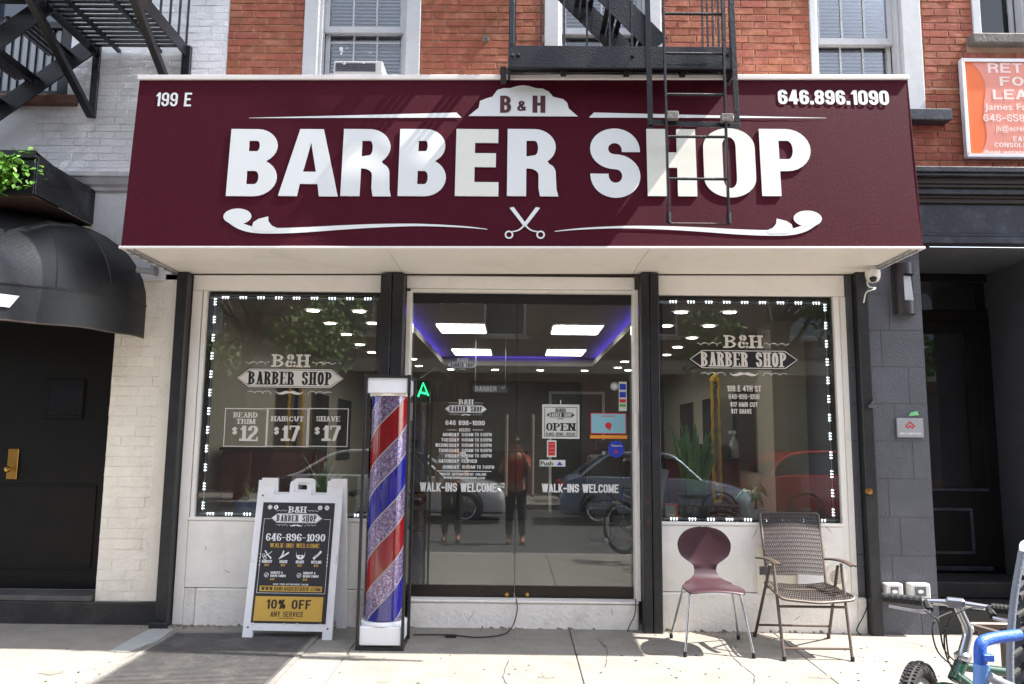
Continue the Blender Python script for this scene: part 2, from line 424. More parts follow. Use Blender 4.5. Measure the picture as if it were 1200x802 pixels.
        if bevel > 0:
            bm = bmesh.new(); bm.from_mesh(me)
            bmesh.ops.remove_doubles(bm, verts=bm.verts, dist=1e-6)
            ed = [e for e in bm.edges if len(e.link_faces) == 2 and e.calc_face_angle(0) > 0.6]
            bmesh.ops.bevel(bm, geom=ed, offset=bevel, segments=segs, affect='EDGES', clamp_overlap=True, profile=0.5)
            bm.to_mesh(me); bm.free()
        if smooth: me.shade_smooth() if hasattr(me, 'shade_smooth') else None
        if smooth:
            try: me.set_sharp_from_angle(angle=R_(40))
            except Exception: pass
        o = bpy.data.objects.new(name, me)
        COL.objects.link(o)
        o.parent = parent
        o.location = base
        meta(o, label, cat, group, kind)
        return o

def bx(name, mt, parent, x0, x1, y0, y1, z0, z1, bevel=0.0, **k):
    return MB().box(x0, x1, y0, y1, z0, z1).build(name, mt, parent, bevel=bevel, **k)

def copy_tree(o, parent=None, label=None):
    c = o.copy(); COL.objects.link(c); c.parent = parent
    if label: c['label'] = label
    for ch in list(o.children): copy_tree(ch, c)
    return c

def rounded(pts, r=0.05, n=5):
    P = [Vector(p) for p in pts]; out = [P[0]]
    for i in range(1, len(P) - 1):
        a, b, c = P[i - 1], P[i], P[i + 1]
        d1 = min(r, (a - b).length * 0.49); d2 = min(r, (c - b).length * 0.49)
        s_ = b + (a - b).normalized() * d1; e_ = b + (c - b).normalized() * d2
        for k in range(n + 1):
            t = k / n
            out.append(s_ * (1 - t) ** 2 + b * 2 * t * (1 - t) + e_ * t * t)
    out.append(P[-1])
    return out

def catmull(P, n=6):
    P = [tuple(p) for p in P]; out = []
    for i in range(len(P) - 1):
        p0 = P[max(i - 1, 0)]; p1 = P[i]; p2 = P[i + 1]; p3 = P[min(i + 2, len(P) - 1)]
        for k in range(n):
            t = k / n
            out.append(tuple(0.5 * ((2 * b) + (c - a) * t + (2 * a - 5 * b + 4 * c - d) * t * t + (-a + 3 * b - 3 * c + d) * t ** 3) for a, b, c, d in zip(p0, p1, p2, p3)))
    out.append(P[-1])
    return out

def ribbon(m, pts, y):     # pts: (x, z, width) in the upright plane y, facing the street
    P = catmull(pts, 5); n = len(P); L = []; Rr = []
    for i in range(n):
        a = P[max(i - 1, 0)]; b = P[min(i + 1, n - 1)]
        dx, dz = b[0] - a[0], b[1] - a[1]; l = math.hypot(dx, dz) or 1
        nx, nz = -dz / l, dx / l; w_ = P[i][2] / 2
        L.append((P[i][0] + nx * w_, y, P[i][1] + nz * w_)); Rr.append((P[i][0] - nx * w_, y, P[i][1] - nz * w_))
    m.add(L + Rr, [(i, i + 1, n + i + 1, n + i) for i in range(n - 1)])

def flat_shape(loops, y, depth=0.0):     # outlines with holes filled in the xz plane, real letter shapes
    cu = bpy.data.curves.new('outline', 'CURVE'); cu.dimensions = '2D'; cu.fill_mode = 'BOTH'; cu.extrude = depth / 2
    for lp in loops:
        sp = cu.splines.new('POLY'); sp.points.add(len(lp) - 1); sp.use_cyclic_u = True
        for i, p in enumerate(lp): sp.points[i].co = (p[0], p[1], 0, 1)
    ob = bpy.data.objects.new('outline', cu); COL.objects.link(ob)
    dg = bpy.context.evaluated_depsgraph_get()
    me = bpy.data.meshes.new_from_object(ob.evaluated_get(dg))
    vs = [(v.co.x, y + v.co.z, v.co.y) for v in me.vertices]; fs = [tuple(p.vertices) for p in me.polygons]
    bpy.data.objects.remove(ob); bpy.data.curves.remove(cu); bpy.data.meshes.remove(me)
    return vs, fs

# ------------------------------------------------------------------ stroke alphabet (own lettering)
# l straight, x straight with overhang, d diagonal cut level, r rounded line, o rounded ring
GL = {
 'A': (1.0, ['d 0 0 .5 1', 'd 1 0 .5 1', 'l .2 .3 .8 .3']),
 'B': (.95, ['l 0 0 0 1', 'r 0 1 .93 1 .93 .53 0 .53', 'r 0 .53 1 .53 1 0 0 0']),
 'C': (.95, ['r 1 .7 1 1 0 1 0 0 1 0 1 .3']),
 'D': (.95, ['l 0 0 0 1', 'r 0 1 1 1 1 0 0 0']),
 'E': (.85, ['l 0 0 0 1', 'x 0 1 1 1', 'x 0 .52 .8 .52', 'x 0 0 1 0']),
 'F': (.8, ['l 0 0 0 1', 'x 0 1 1 1', 'x 0 .5 .8 .5']),
 'G': (.95, ['r 1 .7 1 1 0 1 0 0 1 0 1 .48 .6 .48']),
 'H': (.95, ['l 0 0 0 1', 'l 1 0 1 1', 'l 0 .5 1 .5']),
 'I': (.0, ['l 0 0 0 1']),
 'J': (.75, ['r 1 1 1 0 0 0 0 .3']),
 'K': (.95, ['l 0 0 0 1', 'd 0 .3 1 1', 'd .3 .5 1 0']),
 'L': (.8, ['l 0 0 0 1', 'x 0 0 1 0']),
 'M': (1.25, ['l 0 0 0 1', 'l 1 0 1 1', 'd 0 1 .5 .1', 'd 1 1 .5 .1']),
 'N': (1.0, ['l 0 0 0 1', 'l 1 0 1 1', 'd 0 1 1 0']),
 'O': (.95, ['o 0 0 0 1 1 1 1 0']),
 'P': (.92, ['l 0 0 0 1', 'r 0 1 1 1 1 .45 0 .45']),
 'R': (.95, ['l 0 0 0 1', 'r 0 1 .95 1 .95 .5 0 .5', 'r .4 .5 .93 .5 .93 0']),
 'S': (.92, ['r 1 .7 1 1 0 1 0 .52 1 .52 1 0 0 0 0 .3']),
 'T': (.9, ['x 0 1 1 1', 'l .5 0 .5 1']),
 'U': (.95, ['r 0 1 0 0 1 0 1 1']),
 'V': (1.0, ['d 0 1 .5 0', 'd 1 1 .5 0']),
 'W': (1.5, ['d 0 1 .25 0', 'd .5 1 .25 0', 'd .5 1 .75 0', 'd 1 1 .75 0']),
 'X': (1.0, ['d 0 0 1 1', 'd 0 1 1 0']),
 'Y': (1.0, ['d 0 1 .5 .4', 'd 1 1 .5 .4', 'l .5 0 .5 .45']),
 'Z': (.9, ['x 0 1 1 1', 'x 0 0 1 0', 'd 0 0 1 1']),
 '0': (.9, ['o 0 0 0 1 1 1 1 0']),
 '1': (.4, ['l 1 0 1 1', 'd 0 .72 .9 .95']),
 '2': (.88, ['r 0 .7 0 1 1 1 1 .55 0 .25 0 0', 'x 0 0 1 0']),
 '3': (.88, ['r 0 .73 0 1 1 1 1 .52 .35 .52', 'r .35 .52 1 .52 1 0 0 0 0 .27']),
 '4': (.95, ['l .75 0 .75 1', 'x 0 .25 1 .25', 'd 0 .25 .72 1']),
 '5': (.88, ['x 0 1 1 1', 'l 0 .5 0 1', 'r 0 .6 1 .6 1 0 0 0 0 .27']),
 '6': (.9, ['r 1 .73 1 1 0 1 0 0 1 0 1 .56 0 .56']),
 '7': (.85, ['x 0 1 1 1', 'd .3 0 1 .95']),
 '8': (.9, ['o 0 .52 0 1 1 1 1 .52', 'o 0 0 0 .52 1 .52 1 0']),
 '9': (.9, ['r 0 .27 0 0 1 0 1 1 0 1 0 .44 1 .44']),
 '&': (1.0, ['r 1 .42 .65 0 0 0 0 .45 .72 .62 .72 1 .18 1 .18 .66 1 0']),
 '-': (.62, ['x 0 .45 1 .45']),
 '.': (.0, ['p 0']), ',': (.0, ['p 0']), ':': (.0, ['p 0', 'p .5']),
 '$': (.85, ['r 1 .7 1 1 0 1 0 .52 1 .52 1 0 0 0 0 .3', 'l .5 -.12 .5 1.12']),
 '%': (1.3, ['o 0 .55 0 1 .35 1 .35 .55', 'o .65 0 .65 .45 1 .45 1 0', 'd .2 0 .8 1']),
 '/': (.6, ['d 0 0 1 1']), ' ': (.35, []),
}
def text(m, s, x, z, W, H, y, sv=0.2, sh=0.17, serif=0.0, track=0.16, just='fit', cw=0.46, seg=3):
    """lettering whose left foot is at (x, z); total width W, cap height H, stem sv*H, cross stroke sh*H; y plane"""
    adv = []; tot = 0
    for c in s:
        g = GL.get(c, GL[' '])
        w_ = g[0] * cw + sv if c != ' ' else g[0]
        adv.append(w_); tot += w_ + track * 0.6
    tot -= track * 0.6
    k = W / (tot * H) if just == 'fit' else 1.0
    X = x if just in ('fit', 'left') else x - tot * H * (0.5 if just == 'mid' else 1.0)
    svr, shr = sv * H * k, sh * H
    for c, w_ in zip(s, adv):
        g = GL.get(c, GL[' ']); cwid = w_ * H * k
        def mp(u, v): return (X + svr / 2 + u * (cwid - svr), z + shr / 2 + v * (H - shr))
        for si, st in enumerate(g[1]):
            yy = y - 0.00022 * si
            t = st[0]; q = [float(a) for a in st[1:].split()]
            if t == 'p':
                z0 = z + q[0] * H; m.add([(X, yy, z0), (X + svr, yy, z0), (X + svr, yy, z0 + svr * 1.05), (X, yy, z0 + svr * 1.05)], [(0, 1, 2, 3)]); continue
            P = [(q[i], q[i + 1]) for i in range(0, len(q), 2)]
            if t == 'd':
                (u0, v0), (u1, v1) = P
                def zz(v): return z + v * H
                def xx(u): return X + svr / 2 + u * (cwid - svr)
                hw = svr * 0.56
                if serif > 0 and ((u1 - u0) * (v1 - v0) > 0): hw = svr * (0.32 if c not in 'K47/%' else 0.45)
                a, b = (xx(u0), zz(v0)), (xx(u1), zz(v1))
                m.add([(a[0] - hw, yy, a[1]), (a[0] + hw, yy, a[1]), (b[0] + hw, yy, b[1]), (b[0] - hw, yy, b[1])], [(0, 1, 2, 3)])
                if serif > 0 and c in 'AVWKXY':
                    for (e, vv) in ((a, v0), (b, v1)):
                        if (c == 'A' and vv == 1) or (c in 'VW' and vv == 0) or vv not in (0, 1): continue
                        d_ = -1 if vv == 1 else 1; h = H * serif * 0.22
                        m.add([(e[0] - svr * .85, yy - .0001, e[1]), (e[0] + svr * .85, yy - .0001, e[1]), (e[0] + svr * .85, yy - .0001, e[1] + d_ * h), (e[0] - svr * .85, yy - .0001, e[1] + d_ * h)], [(0, 1, 2, 3)])
                continue
            if t in 'lx':
                a, b = mp(*P[0]), mp(*P[1])
                vert = abs(P[0][0] - P[1][0]) < 1e-6
                if vert:
                    ea = shr / 2 if P[0][1] in (0, 1) else 0; eb = shr / 2 if P[1][1] in (0, 1) else 0
                    m.add([(a[0] - svr / 2, yy, a[1] - ea), (a[0] + svr / 2, yy, a[1] - ea), (b[0] + svr / 2, yy, b[1] + eb), (b[0] - svr / 2, yy, b[1] + eb)], [(0, 1, 2, 3)])
                    if serif > 0 and c not in '$':
                        h = H * serif * 0.22; o_ = svr * (0.55 if c != '1' else .7)
                        for (e, vv, d_) in ((a, P[0][1], 1), (b, P[1][1], -1)):
                            if vv in (0, 1) and not (c == '1' and vv == 1):
                                z0 = e[1] - d_ * shr / 2
                                rt = o_ if (c in 'HIMNTKAPFR1Y4' or (c == 'B' and False)) else 0
                                if c in 'FPR' and vv == 1: rt = 0
                                m.add([(e[0] - svr / 2 - o_, yy - .0001, z0), (e[0] + svr / 2 + rt, yy - .0001, z0), (e[0] + svr / 2 + rt, yy - .0001, z0 + d_ * h), (e[0] - svr / 2 - o_, yy - .0001, z0 + d_ * h)], [(0, 1, 2, 3)])
                else:
                    ex = svr / 2 if t == 'x' else 0
                    m.add([(a[0] - ex, yy, a[1] - shr / 2), (b[0] + ex, yy, b[1] - shr / 2), (b[0] + ex, yy, b[1] + shr / 2), (a[0] - ex, yy, a[1] + shr / 2)], [(0, 1, 2, 3)])
                    if serif > 0 and P[0][1] in (0, 1) and c in 'ETFLZ257':
                        d_ = -1 if P[0][1] == 1 else 1; tw = svr * .35; th = H * .22
                        for xe, on in ((b[0] + ex - tw, 1), (a[0] - ex, c in 'T7')):
                            if on: m.add([(xe, yy - .0001, a[1]), (xe + tw, yy - .0001, a[1]), (xe + tw, yy - .0001, a[1] + d_ * th), (xe, yy - .0001, a[1] + d_ * th)], [(0, 1, 2, 3)])
                continue
            # rounded line / ring
            Q = [Vector(mp(*p)) for p in P]
            ring = t == 'o'; out = []
            n = len(Q)
            idx = range(n) if ring else range(1, n - 1)
            if not ring:
                e0 = Q[0].copy()
                if P[0][1] in (0, 1) and P[0][0] == P[1][0]: e0 += (Q[0] - Q[1]).normalized() * shr / 2
                out.append(e0)
            for i in idx:
                a, b, c_ = Q[i - 1], Q[i], Q[(i + 1) % n]
                f1 = 0.5 if (ring or i > 1) else 0.92; f2 = 0.5 if (ring or i < n - 2) else 0.92
                l1, l2 = (a - b).length, (c_ - b).length
                cap_ = 1e9 if serif > 0 else max(svr, (cwid - svr)) * 0.5 * 1.05
                d1 = min(l1 * f1, cap_); d2 = min(l2 * f2, cap_)
                s_ = b + (a - b).normalized() * d1; e_ = b + (c_ - b).normalized() * d2
                for kk in range(seg + 1):
                    tt = kk / seg; k1 = b + (s_ - b) * 0.45; k2 = b + (e_ - b) * 0.45
                    out.append(s_ * (1 - tt) ** 3 + k1 * 3 * tt * (1 - tt) ** 2 + k2 * 3 * tt * tt * (1 - tt) + e_ * tt ** 3)
            if not ring:
                e1 = Q[-1].copy()
                if P[-1][1] in (0, 1) and P[-1][0] == P[-2][0]: e1 += (Q[-1] - Q[-2]).normalized() * shr / 2
                out.append(e1)
            o2 = [out[0]]
            for p in out[1:]:
                if (p - o2[-1]).length > 1e-6: o2.append(p)
            if ring and (o2[-1] - o2[0]).length < 1e-6: o2.pop()
            n2 = len(o2); A = []; B = []
            for i in range(n2):
                if ring: d = o2[(i + 1) % n2] - o2[i - 1]
                else: d = o2[min(i + 1, n2 - 1)] - o2[max(i - 1, 0)]
                d = d.normalized(); hw = 0.5 * math.hypot(d[1] * svr, d[0] * shr)
                nx, nz = -d[1], d[0]
                A.append((o2[i][0] + nx * hw, yy, o2[i][1] + nz * hw)); B.append((o2[i][0] - nx * hw, yy, o2[i][1] - nz * hw))
            m.add(A + B, [(i, (i + 1) % n2, n2 + (i + 1) % n2, n2 + i) for i in range(n2 if ring else n2 - 1)])
        X += cwid + track * 0.6 * H * k

def tpx(m, s, x0, y0, x1, y1, Y, **k):    # fit lettering between two measured corners (left, top, right, bottom)
    a = at(x0, y1, Y); b = at(x1, y1, Y); c = at((x0 + x1) / 2, y0, Y); d = at((x0 + x1) / 2, y1, Y)
    text(m, s, a.x, (a.z + b.z) / 2, b.x - a.x, c.z - d.z, Y, **k)

def rect(m, x0, x1, z0, z1, y): m.add([(x0, y, z0), (x1, y, z0), (x1, y, z1), (x0, y, z1)], [(0, 1, 2, 3)])
def frame_rect(m, x0, x1, z0, z1, t, y):
    rect(m, x0, x1, z0, z0 + t, y); rect(m, x0, x1, z1 - t, z1, y); rect(m, x0, x0 + t, z0 + t, z1 - t, y); rect(m, x1 - t, x1, z0 + t, z1 - t, y)
def disc(m, cx, cz, r, y, n=20, rz=None):
    rz = rz or r
    m.add([(cx + r * math.cos(2 * math.pi * i / n), y, cz + rz * math.sin(2 * math.pi * i / n)) for i in range(n)], [tuple(range(n))])
def ringf(m, cx, cz, r0, r1, y, n=20):
    vs = [(cx + r * math.cos(2 * math.pi * i / n), y, cz + r * math.sin(2 * math.pi * i / n)) for r in (r0, r1) for i in range(n)]
    m.add(vs, [(i, (i + 1) % n, n + (i + 1) % n, n + i) for i in range(n)])

def shop_logo(light, dark, cx, cz, W, y, plate=True, fl=True, mid=None):
    """pointed plate with BARBER SHOP, B&H above, moustache below; W full width; cz plate centre"""
    H = W * 0.185; hw = W / 2; ti = H * 0.62
    pl = [(cx - hw, cz), (cx - hw + ti, cz - H / 2), (cx + hw - ti, cz - H / 2), (cx + hw, cz), (cx + hw - ti, cz + H / 2), (cx - hw + ti, cz + H / 2)]
    def ngon(m, s_, yy): m.add([(cx + (p[0] - cx) * s_, yy, cz + (p[1] - cz) * (1 - (1 - s_) * 4.5)) for p in pl], [tuple(range(6))])
    if plate:
        if dark: ngon(dark, 1.0, y)
        ngon(light, 0.985, y - .0004)
        if dark: ngon(dark, 0.965, y - .0008)
        ngon(light, 0.955, y - .0012)
        if dark: text(dark, 'BARBER SHOP', cx - W * .385, cz - H * .33, W * .77, H * .66, y - .0016, sv=.2, sh=.07, serif=.35, cw=.3, track=.2)
    else:
        ngon(dark, 1.0, y); ngon(light, 0.975, y - .0004); ngon(dark, 0.958, y - .0008)
        text(light, 'BARBER SHOP', cx - W * .385, cz - H * .36, W * .77, H * .72, y - .0012, sv=.2, sh=.07, serif=.35, cw=.3, track=.2)
    h2 = W * 0.118
    if not plate:
        text(dark, 'B&H', cx - W * .175, cz + H * .54 - h2*.06, W * .35, h2 * 1.12, y, sv=.32, sh=.16, serif=.6, cw=.62)
    text(light, 'B&H', cx - W * .165, cz + H * .56, W * .33, h2, y - .0016, sv=.24, sh=.09, serif=.6, cw=.62)
    for s_ in (-1, 1):
        P = [(0, .002, .008), (.03, .004, .017), (.065, -.006, .016), (.10, -.008, .008), (.125, .008, .003), (.118, .014, .001)]
        ribbon(light, [(cx + s_ * p[0] * W, cz - H * .72 + p[1] * W, p[2] * W * 1.5) for p in P], y - .0016)
        if fl:
            for (xs_, zz_, ph_) in ((.20, H * .74, 0), (.155, -H * .72, 1.6)):
                wv = []
                for i in range(27):
                    th_ = i * .72 + ph_; dec = 1 - .35 * i / 26
                    wv.append((cx + s_ * W * (xs_ + .0085 * i + .017 * math.sin(th_) * dec), cz + zz_ + W * .015 * math.cos(th_) * dec, W * (.0052 if i % 9 else .009)))
                ribbon(light, wv, y - .0014)

def zg(y):   # height of the pavement, which falls slightly towards the kerb
    return 0.015 * y if y < 0 else 0.0

# ================================================================== GROUND
side = MB().box(-14, 14, -4.3, 1.2, -0.4, -0.03)
side.v = [(x, y, z + (0.015 * y if z > -0.1 else 0)) for x, y, z in side.v]
sidewalk = side.build('sidewalk', M_joint, None, kind='structure')
xs = [-13.9]
while xs[-1] < 13.5: xs.append(xs[-1] + 1.52)
off = -2.62 - min(xs, key=lambda v: abs(v + 2.62))
xs = [v + off + 0.0 for v in xs]
ys = [0.9, 0.0, -1.42, -2.84, -4.12]
for i in range(len(xs) - 1):
    for j in range(1, len(ys) - 1):
        a, b = xs[i] + .003, xs[i + 1] - .003
        y1, y0 = ys[j] - .003, ys[j + 1] + .003
        mb = MB().box(a, b, y0, y1 if j > 1 else y1 + 0.0, -0.05, 0.0)
        mb.v = [(x, y, z + 0.015 * y + random.uniform(-.0012, .0012)) for x, y, z in mb.v]
        mb.build('concrete_slab', M_concrete, sidewalk, bevel=.004)
mb = MB().box(-14, 14, 0.0, 0.9, -0.05, -0.001); mb.build('building_footing', M_concrete, sidewalk)
for i in range(14):
    x0 = -14 + i * 2
    mb = MB().box(x0 + .004, x0 + 1.996, -4.3, -4.125, -0.36, -0.066); mb.build('kerbstone', M_kerb, sidewalk, bevel=.015)
MB().box(-60, 60, -12.9, -4.3, -0.6, -0.225).build('road', M_asphalt, None, kind='structure')
mb = MB().box(-60, 60, -17.2, -12.9, -0.5, -0.10); mb.build('far_sidewalk', M_concrete, None, kind='structure')
MB().box(-120, 120, -120, 60, -1.2, -0.62).build('ground', M_asphalt, None, kind='structure')

# steel cellar hatch set in the pavement
ht = empty('cellar_hatch', (-1.92, -0.9, zg(-.9)), 'dark ribbed steel cellar hatch set flush in the sidewalk in front of the sandwich board', 'hatch')
def slope(mb): mb.v = [(x, y, z + 0.015 * y) for x, y, z in mb.v]; return mb
fr = MB(); x0, x1, y0, y1 = -2.46, -1.38, -2.0, -0.24
for (a, b, c, d) in ((x0, x1, y1 - .035, y1), (x0, x1, y0, y0 + .035), (x0, x0 + .035, y0 + .036, y1 - .036), (x1 - .035, x1, y0 + .036, y1 - .036)):
    fr.box(a, b, c, d, .002, .010)
slope(fr).build('frame', M_stone, ht)
slope(MB().box(x0 + .037, x1 - .037, y0 + .037, y1 - .037, .001, .005)).build('plate', M_hatch, ht)
rb = MB(); k = 0
y = y1 - .06
while y > y0 + .06:
    rb.box(x0 + .06, x1 - .06, y - .007, y + .003, .0052, .0085); y -= .024
slope(rb).build('rib', M_hatch, ht, kind='stuff')

M_crack = mat('crack dirt', srgb(60, 56, 52), .95)
for pts_ in ([(838, 745), (850, 756), (858, 768), (872, 780), (884, 790), (880, 802)], [(700, 748), (712, 762), (708, 780)], [(1010, 747), (1060, 752), (1100, 760)], [(240, 790), (262, 797), (300, 800)], [(150, 742), (172, 750), (166, 760), (140, 772)], [(596, 772), (590, 790), (597, 802)]):
    A = catmull([tuple(atz(*p)) for p in pts_], 5); A = [(a[0] + random.uniform(-.006, .006), a[1] + random.uniform(-.004, .004)) for a in A]; mb = MB(); n = len(A); w_ = [random.uniform(.0012, .0035) for _ in A]
    mb.add([(a[0] - q, a[1], zg(a[1]) + .0028) for a, q in zip(A, w_)] + [(a[0] + q, a[1], zg(a[1]) + .0028) for a, q in zip(A, w_)], [(i, i + 1, n + i + 1, n + i) for i in range(n - 1)])
    mb.build('crack', M_crack, sidewalk)
A = [atz(*p) for p in ((204, 737), (176, 737), (158, 746), (128, 762), (150, 763), (186, 750))]
MB().add([(a.x, a.y, zg(a.y) + .0034) for a in A], [(0, 1, 2, 3, 4, 5)]).build('cement_patch', mat('fresh cement', srgb(150, 152, 150), .9, var=.1, bump=.6), sidewalk)
for (px, py, rr, mtc) in ((770, 763, .10, 0), (640, 790, .05, 0), (60, 785, .07, 0), (520, 760, .06, 0), (960, 790, .08, 0), (450, 795, .05, 0)):
    a = atz(px, py); n = 18; mb = MB(); mb.add([(a.x + rr * math.cos(6.283 * k / n) * random.uniform(.7, 1.2), a.y + rr * .6 * math.sin(6.283 * k / n) * random.uniform(.7, 1.2), zg(a.y) + .0021) for k in range(n)], [tuple(range(n))])
    mb.build('stain', mat('pavement stain', srgb(120, 114, 106), .9, var=.1), sidewalk)

# small litter at the foot of the wall
mb = MB()
for i in range(240):
    x = random.choice([random.uniform(-2.75, -2.1), random.uniform(.95, 1.9), random.uniform(-2.7, 2.7)]); y = -.02 - abs(random.gauss(0, .07)); s_ = random.uniform(.004, .014)
    a = random.uniform(0, 6.28); z = zg(y) + .004
    mb.add([(x + s_ * math.cos(a), y + s_ * math.sin(a), z), (x - s_ * math.sin(a) * .5, y + s_ * math.cos(a) * .5, z + .006), (x - s_ * math.cos(a), y - s_ * math.sin(a), z)], [(0, 1, 2)])
mb.build('leaf_litter', M_debris, None, kind='stuff', label='crumbs of dry leaf litter along the foot of the shop wall', cat='litter')
mb = MB()
for i in range(120):
    x = random.uniform(-3, 3); y = random.uniform(-1.4, -.3); r = random.uniform(.004, .012)
    mb.add([(x + r * math.cos(k) * random.uniform(.7, 1.2), y + r * math.sin(k), zg(y) + .0025) for k in [0, .9, 1.8, 2.7, 3.6, 4.5, 5.4]], [(0, 1, 2, 3, 4, 5, 6)])
mb.build('gum_spot', mat('old gum', srgb(58, 54, 50), .9), None, kind='stuff', label='old dark gum spots trodden into the pale sidewalk', cat='gum')

# ================================================================== BRICK LAYING
def brick_mesh(name, L, H, D, mt, b, n=6):
    out = []
    for i in range(n):
        mb = MB().box(-L / 2, L / 2, -D, 0, -H / 2, H / 2)
        mb.v = [(x + random.uniform(-.003, .003), y + (random.uniform(-.0025, .0025) if y < -.001 else 0), z + random.uniform(-.0018, .0018)) for x, y, z in mb.v]
        me = bpy.data.meshes.new(name); me.from_pydata(mb.v, [], mb.f); me.materials.append(mt)
        bm = bmesh.new(); bm.from_mesh(me)
        ed = [e for e in bm.edges if all(v.co.y < -.001 for v in e.verts)]
        bmesh.ops.bevel(bm, geom=ed, offset=b, segments=1, affect='EDGES')
        bm.to_mesh(me); bm.free(); out.append(me)
    return out
def lay(parent, name, meshes, L, H, cl, ch, areas, keep, Yb, limit=300, phase=0.0, jit=.002, stuffmat=None):
    """areas: (x0,x1,z0,z1) filled in running bond with bricks cut at the ends; keep(x0,x1,z0,z1) -> list of spans left"""
    o0 = org(parent); cnt = 0; rest = MB(); cand = []
    for (X0, X1, Z0, Z1) in areas:
        r = int(Z0 / ch)
        while (r) * ch < Z1:
            z0 = r * ch; z1 = z0 + ch
            if z1 > Z0 + .01:
                xx = X0 - (cl * .5 if r % 2 else 0) - (cl * .25 if r % 6 == 3 else 0) + phase
                while xx < X1:
                    a, b = max(xx, X0), min(xx + cl, X1)
                    if b - a > .03:
                        for (p, q) in keep(a, b, z0, z1):
                            if q - p > .03: cand.append((p, q, max(z0, Z0), min(z1, Z1)))
                    xx += cl
            r += 1
    for (p, q, z0, z1) in cand:
        gap = cl - L; w_ = q - p - gap; h_ = (z1 - z0) - (ch - H)
        if w_ < .01 or h_ < .012: continue
        if cnt < limit:
            o = bpy.data.objects.new(name, random.choice(meshes)); COL.objects.link(o); o.parent = parent
            o.location = Vector(((p + q) / 2, Yb - random.uniform(0, jit), (z0 + z1) / 2)) - o0
            o.scale = (w_ / L, 1, h_ / H); cnt += 1
        else: rest.box(p + gap / 2, q - gap / 2, Yb - .012, Yb, z0 + (ch - H) / 2, z1 - (ch - H) / 2)
    if rest.v: rest.build(name, stuffmat or meshes[0].materials[0], parent, kind='stuff')
def keeper(holes):
    def f(a, b, z0, z1):
        sp = [(a, b)]
        for (h0, h1, k0, k1) in holes:
            if z1 > k0 + .02 and z0 < k1 - .02:
                n = []
                for (p, q) in sp:
                    if q <= h0 or p >= h1: n.append((p, q))
                    else:
                        if p < h0: n.append((p, h0))
                        if q > h1: n.append((h1, q))
                sp = n
        return sp
    return f

# ================================================================== RED BRICK BUILDING
red = empty('brick_building', (0.4, 0.2, 2.8), 'red brick apartment building above the barber shop with white sash windows', 'building')
wins = [(-1.79, -0.82, 4.20, 6.10), (0.21, 1.18, 4.20, 6.10), (2.41, 3.33, 4.08, 6.10), (3.76, 4.30, 4.76, 6.0)]
# backing wall around the openings: mortar face 12 mm behind the brick faces
def wallx(parent, name, mt, X0, X1, Z0, Z1, holes, y0, y1):
    xs_ = sorted(set([X0, X1] + [h[0] for h in holes] + [h[1] for h in holes]))
    mb = MB()
    for a, b in zip(xs_, xs_[1:]):
        z = Z0
        for h in sorted([h for h in holes if h[0] <= a + 1e-6 and h[1] >= b - 1e-6], key=lambda h: h[2]):
            if h[2] > z: mb.box(a, b, y0, y1, z, h[2])
            z = h[3]
        if z < Z1: mb.box(a, b, y0, y1, z, Z1)
    return mb.build(name, mt, parent)
def brick_tex(name, c1, c2, cm, bw, bh):
    mt = bpy.data.materials.new(name); mt.use_nodes = True; t = mt.node_tree; N = t.nodes; L = t.links; b = N['Principled BSDF']
    g = N.new('ShaderNodeNewGeometry'); mp = N.new('ShaderNodeMapping'); mp.inputs['Rotation'].default_value = (R_(-90), 0, 0)
    L.new(g.outputs['Position'], mp.inputs['Vector'])
    br = N.new('ShaderNodeTexBrick'); br.inputs['Scale'].default_value = 1
    br.inputs['Brick Width'].default_value = bw; br.inputs['Row Height'].default_value = bh; br.inputs['Mortar Size'].default_value = .006
    br.inputs['Color1'].default_value = c1; br.inputs['Color2'].default_value = c2; br.inputs['Mortar'].default_value = cm
    L.new(mp.outputs[0], br.inputs['Vector']); L.new(br.outputs[0], b.inputs['Base Color']); b.inputs['Roughness'].default_value = .9
    return mt
M_redtex = brick_tex('distant red brick', srgb(158, 82, 56), srgb(130, 64, 46), srgb(170, 142, 124), .213, .0625)
holes = [(w_[0], w_[1], w_[2], w_[3]) for w_ in wins]
wallx(red, 'wall', M_mort, -2.42, 4.75, 3.35, 5.25, holes, .012, .34)
upper = [(h[0] , h[1], 5.25, 6.10) for h in wins]
wallx(red, 'upper_wall', M_redtex, -2.42, 9.0, 5.25, 12.0, upper, .0, .34)
bx('side_wall', M_redtex, red, 4.75, 9.0, .0, .34, 3.6, 5.25)
bm1 = brick_mesh('brick', .205, .054, .009, M_red, .003)
areas = [(-2.42, 3.34, 4.30, 5.14), (3.2, 4.35, 3.56, 4.30), (3.34, 4.35, 4.30, 5.14)]
sign_hole = (3.68, 4.6, 3.76, 4.50)
lay(red, 'brick', bm1, .205, .054, .213, .0625, areas, keeper([(w_[0], w_[1], w_[2], w_[3]) for w_ in wins] + [sign_hole, (3.70, 4.36, 4.66, 4.76), (2.2, 3.5, 3.98, 4.08)]), 0.012, 300)

